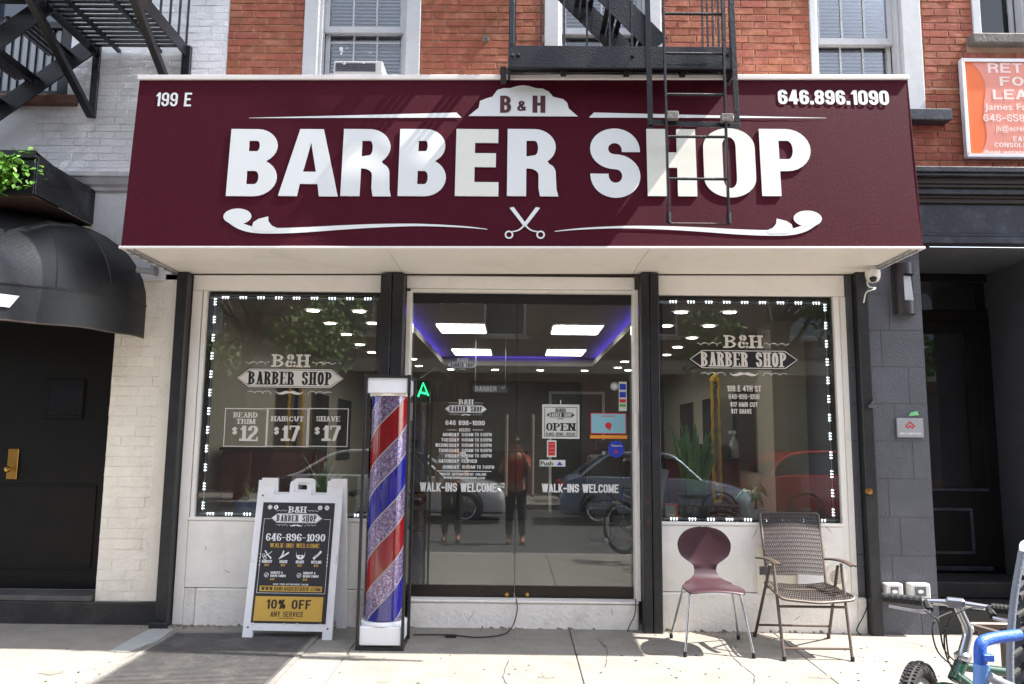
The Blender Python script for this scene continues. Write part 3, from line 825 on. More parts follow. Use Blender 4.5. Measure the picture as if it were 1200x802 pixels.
def sash_window(parent, x0, x1, z0, z1, zm, cas, muntins=2, blind=True, right_cas=None, lower=4.30, glass_y=.16, hbar=None):
    """timber double hung window; casing width cas, meeting rail at zm"""
    rc = right_cas or cas
    fr = MB()
    fr.box(x0, x0 + cas, -.005, .20, z0, z1); fr.box(x1 - rc, x1, -.005, .20, z0, z1); fr.box(x0 + cas, x1 - rc, 0, .2, z1 - cas, z1)
    o = fr.build('window_frame', M_winframe, parent, bevel=.006)
    li = MB(); li.box(x0 + cas, x0 + cas + .025, .04, .14, z0, z1 - cas); li.box(x1 - rc - .025, x1 - rc, .04, .14, z0, z1 - cas)
    li.build('stop_bead', M_winframe, o, bevel=.004)
    gx0, gx1 = x0 + cas + .026, x1 - rc - .026
    for (a, b, yy, nm) in ((z0, zm + .03, .15, 'lower_sash'), (zm - .03, z1 - cas, .10, 'upper_sash')):
        s = MB(); t = .04
        s.box(gx0, gx0 + t, yy, yy + .04, a, b); s.box(gx1 - t, gx1, yy, yy + .04, a, b)
        s.box(gx0 + t, gx1 - t, yy, yy + .04, a, a + .055); s.box(gx0 + t, gx1 - t, yy, yy + .04, b - .055, b)
        for k in range(muntins):
            xm = gx0 + t + (gx1 - gx0 - 2 * t) * (k + 1) / (muntins + 1)
            s.box(xm - .008, xm + .008, yy + .008, yy + .03, a + .055, b - .055)
        if hbar and nm == 'lower_sash': s.box(gx0 + t, gx1 - t, yy + .01, yy + .031, hbar - .009, hbar + .009)
        s.build(nm, M_winframe, o, bevel=.003)
        bx('pane', M_wglass, o, gx0 + t, gx1 - t, yy + .017, yy + .022, a + .055, b - .055)
    if blind:
        s = MB(); z = z0 + .05
        while z < z1 - cas:
            s.hexa([(gx0 + .03, .205, z), (gx1 - .03, .205, z), (gx1 - .03, .222, z + .022), (gx0 + .03, .222, z + .022)],
                   [(gx0 + .03, .203, z + .002), (gx1 - .03, .203, z + .002), (gx1 - .03, .220, z + .024), (gx0 + .03, .220, z + .024)]); z += .033
        s.build('blind', M_blind, o, kind='stuff')
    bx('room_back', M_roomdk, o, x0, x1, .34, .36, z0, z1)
    return o
sash_window(red, -1.79, -.82, 4.20, 6.10, 4.835, .12, hbar=4.745)
sash_window(red, .21, 1.18, 4.20, 6.10, 4.835, .12, muntins=1)
sash_window(red, 2.41, 3.33, 4.08, 6.10, 4.765, .055, right_cas=.16, hbar=4.43)
sash_window(red, 3.76, 4.30, 4.76, 6.0, 5.4, .07, muntins=0, blind=False)
bx('window_sill', M_cornice, red, 2.30, 3.475, -.12, .012, 3.985, 4.078, bevel=.006)
bx('window_sill', M_stone, red, 3.71, 4.40, -.07, .012, 4.665, 4.758, bevel=.012)
bx('window_sill', M_stone, red, -1.86, -.75, -.06, .012, 4.11, 4.198, bevel=.012)
bx('window_sill', M_stone, red, .14, 1.25, -.06, .012, 4.11, 4.198, bevel=.012)
# pipe stub in the brick
p = at(569, 45, -.02)
MB().lathe((p.x, 0, p.z), [(.0, -.05), (.018, -.05), (.02, -.02), (.03, -.015), (.03, .0)], 12, 'y').build('vent_stub', M_stone, red, smooth=True)

# air conditioner in the left window
a = at(391, 71, -.30); b = at(448, 90, -.30)
ac = empty('air_conditioner', ((a.x + b.x) / 2, -.1, 4.3), 'small pale window air conditioner with grey grille in the left upper window', 'air conditioner')
bx('casing', M_acw, ac, a.x, b.x, -.30, .12, 4.24, a.z, bevel=.008)
bx('grille', M_acdk, ac, a.x + .018, b.x - .055, -.304, -.298, 4.26, a.z - .022)
s = MB(); z = 4.27
while z < a.z - .03: s.box(a.x + .02, b.x - .057, -.309, -.3035, z, z + .004); z += .016
s.build('louvre', M_acdk, ac, kind='stuff')
s = MB()
for k in range(8):
    cx, cz = random.uniform(a.x + .04, b.x - .08), random.uniform(4.45, a.z - .04); disc(s, cx, cz, random.uniform(.006, .016), -.3095, 8)
s.build('paint_splash', M_letter, ac)
bx('filler_panel', M_acw, ac, -1.60, a.x - .004, .10, .13, 4.26, 4.44)
bx('filler_panel', M_acw, ac, b.x + .004, -1.0, .10, .13, 4.26, 4.44)

# ================================================================== WHITE PAINTED BUILDING (left)
wh = empty('white_brick_building', (-3.6, 0.3, 0.0), 'white painted brick building at the left with a black doorway under a canopy', 'building')
wwin = (-4.5, -3.72, 4.17, 6.0)
wallx(wh, 'wall', M_wbrick, -9.0, -2.42, 3.51, 12.0, [wwin], .01, .34)
wallx(wh, 'lower_wall', M_cream, -9.0, -2.665, .0, 3.37, [(-4.95, -3.175, 0, 2.45)], .011, .9)
bx('return_wall', M_wbrick, wh, -2.665, -2.42, .011, .34, 2.7, 3.51)
bm2 = brick_mesh('brick', .2085, .0575, .0035, M_wbrick, .002)
lay(wh, 'brick', bm2, .2085, .0575, .213, .0615, [(-3.95, -2.425, 3.52, 5.14)], keeper([(-4.6, -3.70, 4.08, 6)]), .010, 185)
bm3 = brick_mesh('brick', .2155, .0755, .0032, M_cream, .002)
lay(wh, 'brick', bm3, .2155, .0755, .218, .078, [(-3.175, -2.80, .165, 2.63)], keeper([]), .011, 100)
bx('corner_strip', M_cream, wh, -2.80, -2.667, -.004, .011, .165, 2.69, bevel=.004)
bx('wall_panel', M_wbrick, wh, -3.42, -2.62, -.004, .011, 2.64, 3.37, bevel=.004)
cn = MB()
prof = [(.01, 3.36), (-.03, 3.365), (-.035, 3.39), (-.06, 3.41), (-.085, 3.455), (-.10, 3.465), (-.10, 3.50), (-.03, 3.515), (.01, 3.515)]
n = len(prof); cn.add([(-9.0, a, b) for a, b in prof] + [(-2.43, a, b) for a, b in prof], [tuple(range(n)), tuple(range(2 * n - 1, n - 1, -1))] + [(i, i + n, (i + 1) % n + n, (i + 1) % n) for i in range(n)])
cn.build('cornice', M_plaster, wh)
bx('plinth', M_slatebase, wh, -9, -2.665, -.035, .9, -.02, .16, bevel=.008)
bx('threshold', M_hatch, wh, -4.95, -3.19, -.02, .24, .162, .20, bevel=.004)
dr = bx('door', M_doorblk, wh, -4.85, -3.19, .25, .30, .20, 2.44)
a = at(59, 449, .25); b = at(93, 487, .25)
fm = MB()
for (p0, p1, q0, q1) in ((a.x - .03, b.x + .03, b.z - .03, b.z), (a.x - .03, b.x + .03, a.z, a.z + .03), (a.x - .03, a.x, b.z + .001, a.z - .001), (b.x, b.x + .03, b.z + .001, a.z - .001)):
    fm.box(p0, p1, .238, .2495, q0, q1)
fm.build('window_trim', M_doorblk, dr, bevel=.004)
bx('window_pane', M_wglass, dr, a.x, b.x, .243, .247, b.z, a.z)
bx('door_jamb', M_doorblk, wh, -4.95, -4.86, .1, .3, .20, 2.44)
a = at(10, 526, .24); b = at(19, 562, .24)
hd = bx('handle', M_brass, dr, a.x, b.x, .238, .249, b.z, a.z, bevel=.003)
c = at(9, 550, .2)
MB().lathe((c.x + .01, 0, c.z), [(.0, .165), (.018, .168), (.026, .182), (.022, .20), (.010, .21), (.009, .238)], 14, 'y').build('knob', M_brass, hd, smooth=True)
fm = MB()
for (p0, p1, q0, q1) in ((-4.2, -3.35, .35, .37), (-4.2, -3.35, 1.0, 1.02), (-4.2, -4.18, .371, .999), (-3.37, -3.35, .371, .999)): fm.box(p0, p1, .242, .2495, q0, q1)
fm.build('panel_moulding', M_doorblk, dr, bevel=.003)
# upper window of the white building
fr = MB(); x0, x1, z0, z1 = wwin
fr.box(x0, x0 + .09, .02, .2, z0, z1); fr.box(x1 - .09, x1, .02, .2, z0, z1); fr.box(x0 + .09, x1 - .09, .02, .2, z0, z0 + .06); fr.box(x0 + .09, x1 - .09, .06, .16, 4.80, 4.86)
wf = fr.build('window', M_black, wh, bevel=.004)
bx('pane', M_fargl, wf, x0 + .09, x1 - .09, .10, .105, z0 + .06, 4.80); bx('pane', M_fargl, wf, x0 + .09, x1 - .09, .09, .095, 4.86, z1)
s = MB()
for k in range(9): s.box(x0 + .12 + k * .07, x0 + .155 + k * .07, .082, .09, z0 + .07, 4.79)
s.build('security_bar', M_grey, wf)
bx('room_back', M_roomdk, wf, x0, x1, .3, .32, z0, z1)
bx('window_sill', M_rustsill, wh, -4.6, -3.62, -.06, .01, 4.085, 4.165, bevel=.008)
# small floodlight on the pier
c = at(178, 318, -.05)
fl = empty('floodlight', (c.x, -.03, c.z), 'small grey floodlight fixed to the white pier beside the black canopy', 'floodlight')
bx('bracket', M_grey, fl, c.x + .005, c.x + .03, -.09, .0, c.z - .03, c.z + .09, bevel=.003)
MB().tube([(c.x + .03, -.06, c.z - .01), (c.x - .10, -.10, c.z + .0)], .024, 10).build('lamp_head', M_grey, fl, smooth=True)

# ================================================================== BLACK DOMED CANOPY
can = empty('door_canopy', (-3.98, 0, 2.2), 'black domed canvas canopy over the left doorway', 'canopy')
CX, RX, RY, ZC, HZ = -3.98, 1.04, .98, 2.43, .70
ng = 8
for g in range(ng):
    a0 = -math.pi * g / ng; a1 = -math.pi * (g + 1) / ng
    def fn(u, v, a0=a0, a1=a1):
        a = a0 + (a1 - a0) * u; e = v * math.pi / 2 * .97
        sag = 1 - .018 * math.sin(math.pi * u) * math.sin(e * 1.0)
        return (CX + RX * math.cos(a) * math.cos(e) ** .85 * sag, RY * math.sin(a) * math.cos(e) ** .85 * sag - .012, ZC + HZ * math.sin(e) * sag)
    MB().shell(fn, 6, 10, .006).build('canvas_panel', M_canvas, can, smooth=True)
    sm = MB().tube([fn(0, v / 10) for v in range(11)], .006, 6); sm.build('seam', M_black, can)
def fv(u, v):
    a = -math.pi * u
    return (CX + (RX + .004) * math.cos(a), (RY + .004) * math.sin(a) - .012, ZC + .003 - .26 * v + .004 * math.sin(u * 40) * v)
MB().shell(fv, 48, 3, .005).build('valance', M_canvas, can, smooth=True)
MB().tube([fv(u / 30, 1.0) for u in range(31)], .007, 6).build('hem', M_chairfr, can)
MB().tube([fv(u / 30, 0.02) for u in range(31)], .010, 6).build('frame_tube', M_black, can)
# address mark at the very left of the valance
a = at(0, 343, -.97); s = MB()
s.add([(a.x - .06, 0, a.z + .005), (a.x + .055, 0, a.z), (a.x + .01, 0, a.z - .085), (a.x - .06, 0, a.z - .08)], [(0, 1, 2, 3)])
s.v = [(x, -math.sqrt(max(0, 1 - ((x - CX) / (RX + .01)) ** 2)) * (RY + .01) - .02, z) for x, y, z in s.v]
s.build('lettering', M_letter, can)

# ================================================================== LEFT FIRE ESCAPE
fe = empty('fire_escape', (-3.1, -.5, 4.0), 'black iron fire escape platform with slatted floor and stair over the white wall', 'fire escape')
ZP = 4.56
for (xb, ww) in ((-3.49, .05), (-2.745, .05)):
    MB().box(xb, xb + .012, -1.12, -.01, ZP - .06, ZP + .05).build('side_beam', M_iron, fe, bevel=.002)
    MB().box(xb - .04, xb, -1.12, -.012, ZP + .04, ZP + .052).build('beam_flange', M_iron, fe)
for xb in (-3.32, -2.98): MB().box(xb, xb + .03, -1.1, -.01, ZP - .012, ZP + .012).build('joist', M_iron, fe)
y = -.06
while y > -1.1:
    bx('floor_slat', M_iron, fe, -3.475, -2.75, y - .036, y, ZP + .013, ZP + .025); y -= .064
bx('front_beam', M_iron, fe, -3.49, -2.733, -1.135, -1.12, ZP - .06, ZP + .06)
for xb in (-3.485, -2.74):
    MB().bar((xb, -1.0, ZP - .02), (xb, -.03, 3.99 if xb < -3 else 3.95), .055, .055).build('brace', M_iron, fe, bevel=.004)
    MB().box(xb - .03, xb + .03, -.03, -.005, 3.98, ZP + .05).build('bracket_leg', M_iron, fe, bevel=.003)
for xb in (-3.0, -2.86, -2.735): MB().box(xb - .008, xb + .008, -1.13, -1.115, ZP + .05, ZP + 1.0).build('baluster', M_iron, fe)
for yb in (-1.0, -.84, -.68, -.52, -.36, -.2, -.05): MB().box(-2.745, -2.731, yb - .008, yb + .008, ZP + .05, ZP + 1.0).build('baluster', M_iron, fe)
MB().bar((-2.738, -1.13, ZP + 1.0), (-2.738, -.02, ZP + 1.0), .035, .012).build('handrail', M_iron, fe)
bx('wall_post', M_iron, fe, -2.77, -2.70, -.05, -.01, 4.28, 4.60, bevel=.003)
# stair going down to the left
for ys_ in (-.12, -.72):
    MB().bar((-3.47, ys_, ZP), (-5.4, ys_, ZP - 1.55), .014, .15).build('stringer', M_iron, fe)
k = 0
x, z = -3.62, ZP - .10
while x > -5.3:
    for q in range(4):
        MB().box(x - .02 - q * .05, x + .014 - q * .05, -.71, -.13, z - .006, z + .006).build('tread_slat', M_iron, fe)
    MB().box(x - .19, x - .184, -.71, -.13, z - .01, z + .004).build('tread_edge', M_iron, fe)
    x -= .255; z -= .205
MB().bar((-3.49, -1.1, ZP + .02), (-4.6, -1.1, ZP + .02), .02, .12).build('edge_beam', M_iron, fe)
MB().bar((-3.49, -.80, ZP + .02), (-3.95, -.80, ZP + .02), .1, .1).build('corner_plate', M_iron, fe, bevel=.01)
bx('upper_slab', M_iron, fe, -4.9, -3.95, -1.1, -.75, ZP, ZP + .015)

# planter tray above the canopy
tr = empty('planter_tray', (-3.9, -.4, 3.1), 'black steel planter tray bolted to the white wall above the canopy', 'planter')
X1 = -3.41
s = MB()
s.box(X1 - .012, X1, -.77, -.005, 3.09, 3.37); s.build('side_plate', M_iron, tr, bevel=.003)
bx('front_plate', M_iron, tr, -5.2, X1 - .013, -.775, -.763, 3.09, 3.36, bevel=.003)
bx('floor_plate', M_rust, tr, -5.2, X1 - .013, -.76, -.005, 3.075, 3.088)
bx('rim', M_iron, tr, -5.2, X1 + .002, -.80, -.776, 3.35, 3.372, bevel=.003)
bx('back_board', M_iron, tr, -5.2, -3.66, -.42, -.40, 3.2, 3.55, bevel=.003)
MB().add([(X1 - .5, -.4, 3.39), (X1 - .26, -.4, 3.55), (X1 - .26, -.42, 3.55), (X1 - .02, -.42, 3.36), (X1 - .02, -.4, 3.36)], [(0, 1, 2, 3, 4)]).build('gusset', M_iron, tr)
bx('soil', M_rust, tr, -5.2, X1 - .02, -.75, -.43, 3.1, 3.28)
pl = empty('leafy_plant', (-3.9, -.7, 3.3), 'bright green leafy plant spilling over the planter tray', 'plant')
def leaf_mesh(pts_n, cen, spread, size, hang=0.0, seed=1, fold=.3, clip=None):
    rnd = random.Random(seed); mb = MB()
    for i in range(pts_n):
        c = Vector((cen[0] + rnd.gauss(0, spread[0]), cen[1] + rnd.gauss(0, spread[1]), cen[2] + rnd.gauss(0, spread[2])))
        if clip and not clip(c): continue
        d = Vector((rnd.uniform(-1, 1), rnd.uniform(-1, .3), rnd.uniform(-.9, .35) - hang)).normalized()
        n_ = Vector((rnd.uniform(-.6, .6), rnd.uniform(-.9, .1), 1)).normalized()
        r = d.cross(n_).normalized(); s_ = size * rnd.uniform(.6, 1.25)
        up = r.cross(d).normalized()
        a = c; b = c + d * s_ * .5 + r * s_ * .36 + up * s_ * fold * .3; e = c + d * s_; f = c + d * s_ * .5 - r * s_ * .36 + up * s_ * fold * .3
        b2 = c + d * s_ * .2 + r * s_ * .26 + up * s_ * .1; f2 = c + d * s_ * .2 - r * s_ * .26 + up * s_ * .1
        mb.add([a, b2, b, e, f, f2], [(0, 1, 2, 3), (0, 3, 4, 5)])
    return mb
lm = leaf_mesh(900, (-3.70, -.86, 3.25), (.12, .06, .055), .055, .2, 3); lm.build('foliage', M_leaf, pl)
for k in range(5): MB().tube(catmull([(-3.95 + k * .08, -.6, 3.2), (-3.9 + k * .08, -.75, 3.39), (-3.84 + k * .07, -.88, 3.28 - .04 * (k % 2))], 4), .004, 5).build('stem', M_leafmid, pl)

# ================================================================== SLATE GREY ENTRANCE (right)
sg = empty('grey_entrance', (3.4, .4, 0), 'slate grey block pier and deep dark doorway under a moulded cornice at the right', 'building entrance')
bx('pier_core', M_slate, sg, 2.60, 2.742, .0, .9, 0, 2.97)
bx('pier_core', M_slate, sg, 2.743, 3.175, -.0515, .9, 0, 2.97)
bx('upper_core', M_slate, sg, 2.60, 3.30, .012, .3, 2.97, 3.6)
bx('right_reveal', M_slate, sg, 4.28, 8.5, .0, .95, -.02, 2.97)
def slate_block(x0, x1, z0, z1, y0=-.055): return MB().box(x0, x1, y0, -.0525 if y0 < -.05 else -.001, z0, z1).build('block', M_slate, sg, bevel=.0025)
z = .0; r = 0; CH = .286
while z < 2.96:
    z1 = min(z + CH - .004, 2.96)
    zs = max(z, .0)
    sp = [2.745, 2.745 + (.10 if r % 2 else .30), 3.178]
    if r % 3 == 2: sp = [2.745, 2.92, 3.178]
    for a, b in zip(sp, sp[1:]): slate_block(a, b - .003, zs, z1)
    slate_block(2.603, 2.653, zs, z1, -.012) if not (r == 0) else None
    z += CH; r += 1
bx('base_patch', M_stucco, sg, 2.58, 2.655, -.03, .0115, -.02, .255, bevel=.01)
cor = MB()
def crow(z0, z1, y, mt, nm='cornice_band', x1=8.5): return bx(nm, mt, sg, 2.80, x1, y, .011, z0, z1, bevel=.004)
crow(3.505, 3.545, -.26, M_cornice); crow(3.48, 3.503, -.24, M_cornice); crow(3.43, 3.478, -.20, M_cbrown); crow(3.405, 3.428, -.185, M_cbrown)
crow(3.36, 3.403, -.16, M_cornice); crow(3.335, 3.358, -.13, M_cbrown); crow(3.30, 3.333, -.115, M_cbrown)
crow(3.055, 3.298, -.09, M_cornice, 'fascia'); crow(3.03, 3.053, -.11, M_cornice); crow(2.975, 3.028, -.12, M_cornice, 'lintel')
bx('recess_ceiling', M_slate, sg, 3.18, 4.28, .012, .93, 2.955, 2.973)
bx('recess_floor', M_slatebase, sg, 3.178, 4.28, -.02, .93, -.02, .17)
bx('step', M_slatebase, sg, 3.178, 4.278, .45, .93, .172, .30, bevel=.01)
bx('back_wall', M_doorblk, sg, 3.178, 4.28, .95, 1.0, .1, 2.95)
df = MB(); df.box(3.178, 4.28, .90, .949, 2.52, 2.62); df.box(4.17, 4.28, .90, .949, .30, 2.519); df.box(3.178, 4.28, .89, .949, 2.88, 2.954); df.box(3.178, 3.26, .90, .949, .30, 2.519)
df.build('door_frame', M_doorblk, sg, bevel=.006)
bx('transom_pane', M_wglass, sg, 3.178, 4.17, .92, .925, 2.621, 2.879)
d2 = MB(); d2.box(3.262, 4.168, .90, .945, .31, 1.03); d2.box(3.262, 3.36, .90, .945, 1.031, 2.515); d2.box(4.05, 4.168, .90, .945, 1.031, 2.515); d2.box(3.361, 4.049, .90, .945, 2.40, 2.515)
d2 = d2.build('door', M_doorblk, sg, bevel=.004)
bx('door_pane', M_wglass, d2, 3.361, 4.049, .92, .925, 1.031, 2.40)
pm = MB(); a, b, c_, d_ = 3.40, 4.02, .46, .86
for (p0, p1, q0, q1) in ((a, b, c_, c_ + .03), (a, b, d_ - .03, d_), (a, a + .03, c_ + .031, d_ - .031), (b - .03, b, c_ + .031, d_ - .031), (3.262, 4.168, 1.0, 1.03), (3.262, 4.168, .32, .36)): pm.box(p0, p1, .885, .8995, q0, q1)
pm.build('panel_moulding', M_cornice, d2, bevel=.006)
bx('strike_plate', M_steel, d2, 3.28, 3.30, .894, .8995, 1.15, 1.4)

# wall lamp
c = at(1062, 337, -.12)
wl = empty('wall_lamp', (c.x, -.055, c.z), 'dark half cylinder wall lamp on the grey pier beside the awning', 'wall lamp')
zt, zb = at(1062, 308, -.13).z, at(1062, 368, -.13).z
MB().box(c.x - .08, c.x + .08, -.075, -.056, zb, zt).build('back_plate', M_lampmet, wl, bevel=.003)
hh = (zt - zb)
MB().lathe((c.x, -.075, zb), [(.074, 0), (.074, hh * .26)], 20, a0=math.pi, a1=2 * math.pi).build('lower_shade', M_lampmet, wl, smooth=True)
MB().lathe((c.x, -.075, zt - hh * .22), [(.074, 0), (.074, hh * .22), (.0, hh * .221)], 20, a0=math.pi, a1=2 * math.pi).build('upper_shade', M_lampmet, wl, smooth=True)
MB().lathe((c.x, -.075, zb + hh * .26), [(.074, 0), (.074, hh * .52)], 8, a0=math.pi, a1=math.pi * 1.38).build('side_shade', M_lampmet, wl, smooth=True)
MB().hexa([(c.x - .03, -.137, zb + hh * .27), (c.x + .074, -.08, zb + hh * .27), (c.x + .074, -.076, zb + hh * .27), (c.x - .03, -.133, zb + hh * .27)],
          [(c.x - .03, -.118, zt - hh * .24), (c.x + .06, -.078, zt - hh * .24), (c.x + .06, -.076, zt - hh * .24), (c.x - .03, -.114, zt - hh * .24)]).build('reflector', M_grey, wl)
# plaque with red emblem and green paper
a = at(1050, 490, -.06); b = at(1082, 513, -.06)
pq = bx('plaque', M_grey, None, a.x, b.x, -.072, -.056, b.z, a.z, bevel=.002, label='pale grey plaque with a red chevron emblem on the grey pier', cat='plaque')
s = MB(); cx, cz = (a.x + b.x) / 2 - .002, (a.z + b.z) / 2 + .018
def zig(pts, w_):
    for (p0, p1) in zip(pts, pts[1:]): s.bar((p0[0], -.0735, p0[1]), (p1[0], -.0735, p1[1]), .002, w_, up=(0, 1, 0)) if False else s.hexa(
        [(p0[0], -.0745, p0[1] - w_ / 2), (p1[0], -.0745, p1[1] - w_ / 2), (p1[0], -.0725, p1[1] - w_ / 2), (p0[0], -.0725, p0[1] - w_ / 2)],
        [(p0[0], -.0745, p0[1] + w_ / 2), (p1[0], -.0745, p1[1] + w_ / 2), (p1[0], -.0725, p1[1] + w_ / 2), (p0[0], -.0725, p0[1] + w_ / 2)])
zig([(cx - .028, cz), (cx, cz + .026), (cx + .028, cz)], .011)
zig([(cx - .036, cz - .002), (cx - .018, cz - .02), (cx, cz - .003), (cx + .018, cz - .02), (cx + .036, cz - .002)], .011)
s.build('emblem', M_redink, pq)
s = MB(); text(s, 'WESTMINSTER', a.x + .02, b.z + .022, b.x - a.x - .04, .014, -.0735, sv=.16, sh=.14); s.build('lettering', M_inkwhite, pq)
c = at(1070, 486, -.06)
MB().add([(c.x - .035, -.060, c.z - .012), (c.x + .045, -.062, c.z - .004), (c.x + .03, -.068, c.z + .028), (c.x - .02, -.064, c.z + .014)], [(0, 1, 2, 3)]).build('paper_scrap', M_paperg, None, label='folded green paper tucked behind the grey plaque', cat='paper')
# two meters at the foot
for (p0, p1, lab) in ((1035, 1056, 'left one of two small pale meter boxes at the foot of the grey pier'), (1063, 1088, 'right one of two small pale meter boxes at the foot of the grey pier')):
    a = at(p0, 683, -.09); b = at(p1, 700, -.09)
    t = empty('meter_box', ((a.x + b.x) / 2, -.07, b.z), lab, 'meter box', 'meter boxes on the grey pier')
    bx('housing', M_acw, t, a.x, b.x, -.13, -.056, b.z - .03, a.z, bevel=.008)
    bx('window', M_acdk, t, a.x + .035, b.x - .035, -.134, -.1305, b.z + .015, a.z - .02, bevel=.003)
    s = MB(); disc(s, (a.x + b.x) / 2, (a.z + b.z) / 2 - .005, .022, -.1348, 12, .014); s.build('dial', M_letter, t)

# orange lease sign
a = at(1124, 68, -.06); b = at(1135, 184, -.06)
OX0, OX1, OZ0, OZ1 = 3.61, 4.60, b.z, a.z
og = empty('lease_sign', (OX0 + .4, -.03, OZ0), 'orange retail for lease sign in a white frame on the brick wall', 'sign')
fm = MB(); t = .028
for (p0, p1, q0, q1) in ((OX0, OX1, OZ0, OZ0 + t), (OX0, OX1, OZ1 - t, OZ1), (OX0, OX0 + t, OZ0 + t, OZ1 - t), (OX1 - t, OX1, OZ0 + t, OZ1 - t)): fm.box(p0, p1, -.06, -.012, q0, q1)
fm.build('frame', M_plastic, og, bevel=.004)
bx('board', M_orange, og, OX0 + t, OX1 - t, -.045, -.014, OZ0 + t, OZ1 - t)
s = MB(); pts = []
for k in range(21):
    v = k / 20; zz_ = OZ1 - t - .002 - v * (OZ1 - OZ0 - 2 * t - .004)
    pts.append((OX0 + t + .06 + .08 * math.sin(v * math.pi * 1.15) + .05 * v + .03 * math.sin(v * 9), -.0465, zz_))
n = len(pts); s.add(pts + [(OX1 - t, -.0465, p[2]) for p in pts], [(i, i + 1, n + i + 1, n + i) for i in range(n - 1)])
s.build('faded_area', M_orangefade, og)
s = MB()
def osign(st, px0, y0_, px1, y1_, **k):
    a_ = at(px0, y0_, -.048); b_ = at(px1, y1_, -.048); text(s, st, a_.x, b_.z, b_.x - a_.x, a_.z - b_.z, -.048, **k)
osign('RETAIL', 1157, 74, 1232, 86, sv=.2, sh=.17, cw=.6); osign('FOR', 1171, 90, 1216, 101, sv=.2, sh=.17, cw=.6); osign('LEASE', 1163, 105, 1232, 117, sv=.2, sh=.17, cw=.6)
osign('646-658', 1152, 134, 1201, 143, sv=.18, sh=.14, cw=.6)
osign('EAS', 1187, 160, 1204, 166, sv=.18, sh=.14); osign('CONSOLI', 1165, 167, 1201, 173, sv=.18, sh=.14)
s.build('lettering', M_signfade, og)

def ftext(m, s, x, z, W, H, y, fat=0.0):     # mixed case lettering from Blender's own built-in letters
    cu = bpy.data.curves.new('letters', 'FONT'); cu.body = s; cu.size = 1; cu.offset = fat; cu.resolution_u = 2
    ob = bpy.data.objects.new('letters', cu); COL.objects.link(ob)
    dg = bpy.context.evaluated_depsgraph_get(); me = bpy.data.meshes.new_from_object(ob.evaluated_get(dg))
    vx = [v.co.x for v in me.vertices]; vy = [v.co.y for v in me.vertices]
    if vx:
        x0, x1 = min(vx), max(vx); kx = W / (x1 - x0); kz = H / 0.73
        m.add([(x + (v.co.x - x0) * kx, y, z + v.co.y * kz) for v in me.vertices], [tuple(p.vertices) for p in me.polygons])
    bpy.data.objects.remove(ob); bpy.data.curves.remove(cu); bpy.data.meshes.remove(me)
def fpx(m, s, x0, y0, x1, y1, Y, **k):
    a = at(x0, y1, Y); b = at(x1, y1, Y); c = at((x0 + x1) / 2, y0, Y); d = at((x0 + x1) / 2, y1, Y)
    ftext(m, s, a.x, (a.z + b.z) / 2, b.x - a.x, c.z - d.z, Y, **k)
s = MB()
for st, q in (('James Fa', (1154, 121, 1203, 129)), ('jh@ecret', (1167, 147, 1202, 154)), ('Real estate', (1154, 176, 1203, 180))):
    fpx(s, st, *q, -.0482, fat=.012)
s.build('lettering', M_signfade, og)

# ================================================================== AWNING
aw = empty('awning_sign', (0, -.4, 2.7), 'long maroon box awning lettered BARBER SHOP with a white soffit', 'awning')
def azb(x): return 2.70 + (x + 2.73) * (0.05 / 5.52)       # lower edge rises a little to the right
AZT = lambda x: azb(x) + 1.255
def ay(x, z): return -.85 + (z - azb(x)) / 1.255 * .085
def fface(u, v):
    x = -2.73 + 5.52 * u; z = azb(x) + 1.255 * v
    wob = .0013 * math.sin(x * 2.3 + 1) * math.sin(v * math.pi) + .0006 * math.sin(x * 7 + v * 3) * math.sin(v * math.pi) + .0003 * math.sin(x * 23) * math.sin(v * 3.14)
    return (x, ay(x, z) + wob, z)
MB().grid(fface, 140, 24).build('front_panel', M_awn, aw, smooth=True)
for xe in (-2.73, 2.79):
    zb_, zt_ = azb(xe), AZT(xe)
    MB().hexa([(xe - .003, -.85, zb_), (xe + .003, -.85, zb_), (xe + .003, -.01, zb_), (xe - .003, -.01, zb_)],
              [(xe - .003, -.766, zt_), (xe + .003, -.766, zt_), (xe + .003, -.01, zt_), (xe - .003, -.01, zt_)]).build('side_panel', M_awn, aw)
tp = MB(); tp.hexa([(-2.73, -.762, AZT(-2.73) - .004), (2.79, -.762, AZT(2.79) - .004), (2.79, -.01, AZT(2.79) - .004), (-2.73, -.01, AZT(-2.73) - .004)],
                   [(-2.73, -.762, AZT(-2.73)), (2.79, -.762, AZT(2.79)), (2.79, -.01, AZT(2.79)), (-2.73, -.01, AZT(-2.73))]); tp.build('top_panel', M_trimw, aw)
MB().bar((-2.745, -.770, AZT(-2.73) + .012), (2.80, -.770, AZT(2.79) + .012), .022, .036).build('top_trim', M_trimw, aw, bevel=.004)
MB().bar((-2.745, -.853, azb(-2.73) - .008), (2.80, -.853, azb(2.79) - .008), .020, .018).build('bottom_trim', M_trimw, aw, bevel=.004)
for xe in (-2.735, 2.795): MB().bar((xe, -.86, azb(xe) - .006), (xe, -.01, azb(xe) - .006), .016, .018).build('bottom_trim', M_soffit, aw, bevel=.004)
sp = [-2.72, -.90, .92, 2.785]
for a_, b_ in zip(sp, sp[1:]):
    za, zb_ = azb(a_), azb(b_)
    MB().hexa([(a_, -.84, za - .010), (b_ - .004, -.84, zb_ - .010), (b_ - .004, .0, zb_ - .010), (a_, .0, za - .010)],
              [(a_, -.84, za - .004), (b_ - .004, -.84, zb_ - .004), (b_ - .004, .0, zb_ - .004), (a_, .0, za - .004)]).build('soffit_panel', M_soffit, aw)
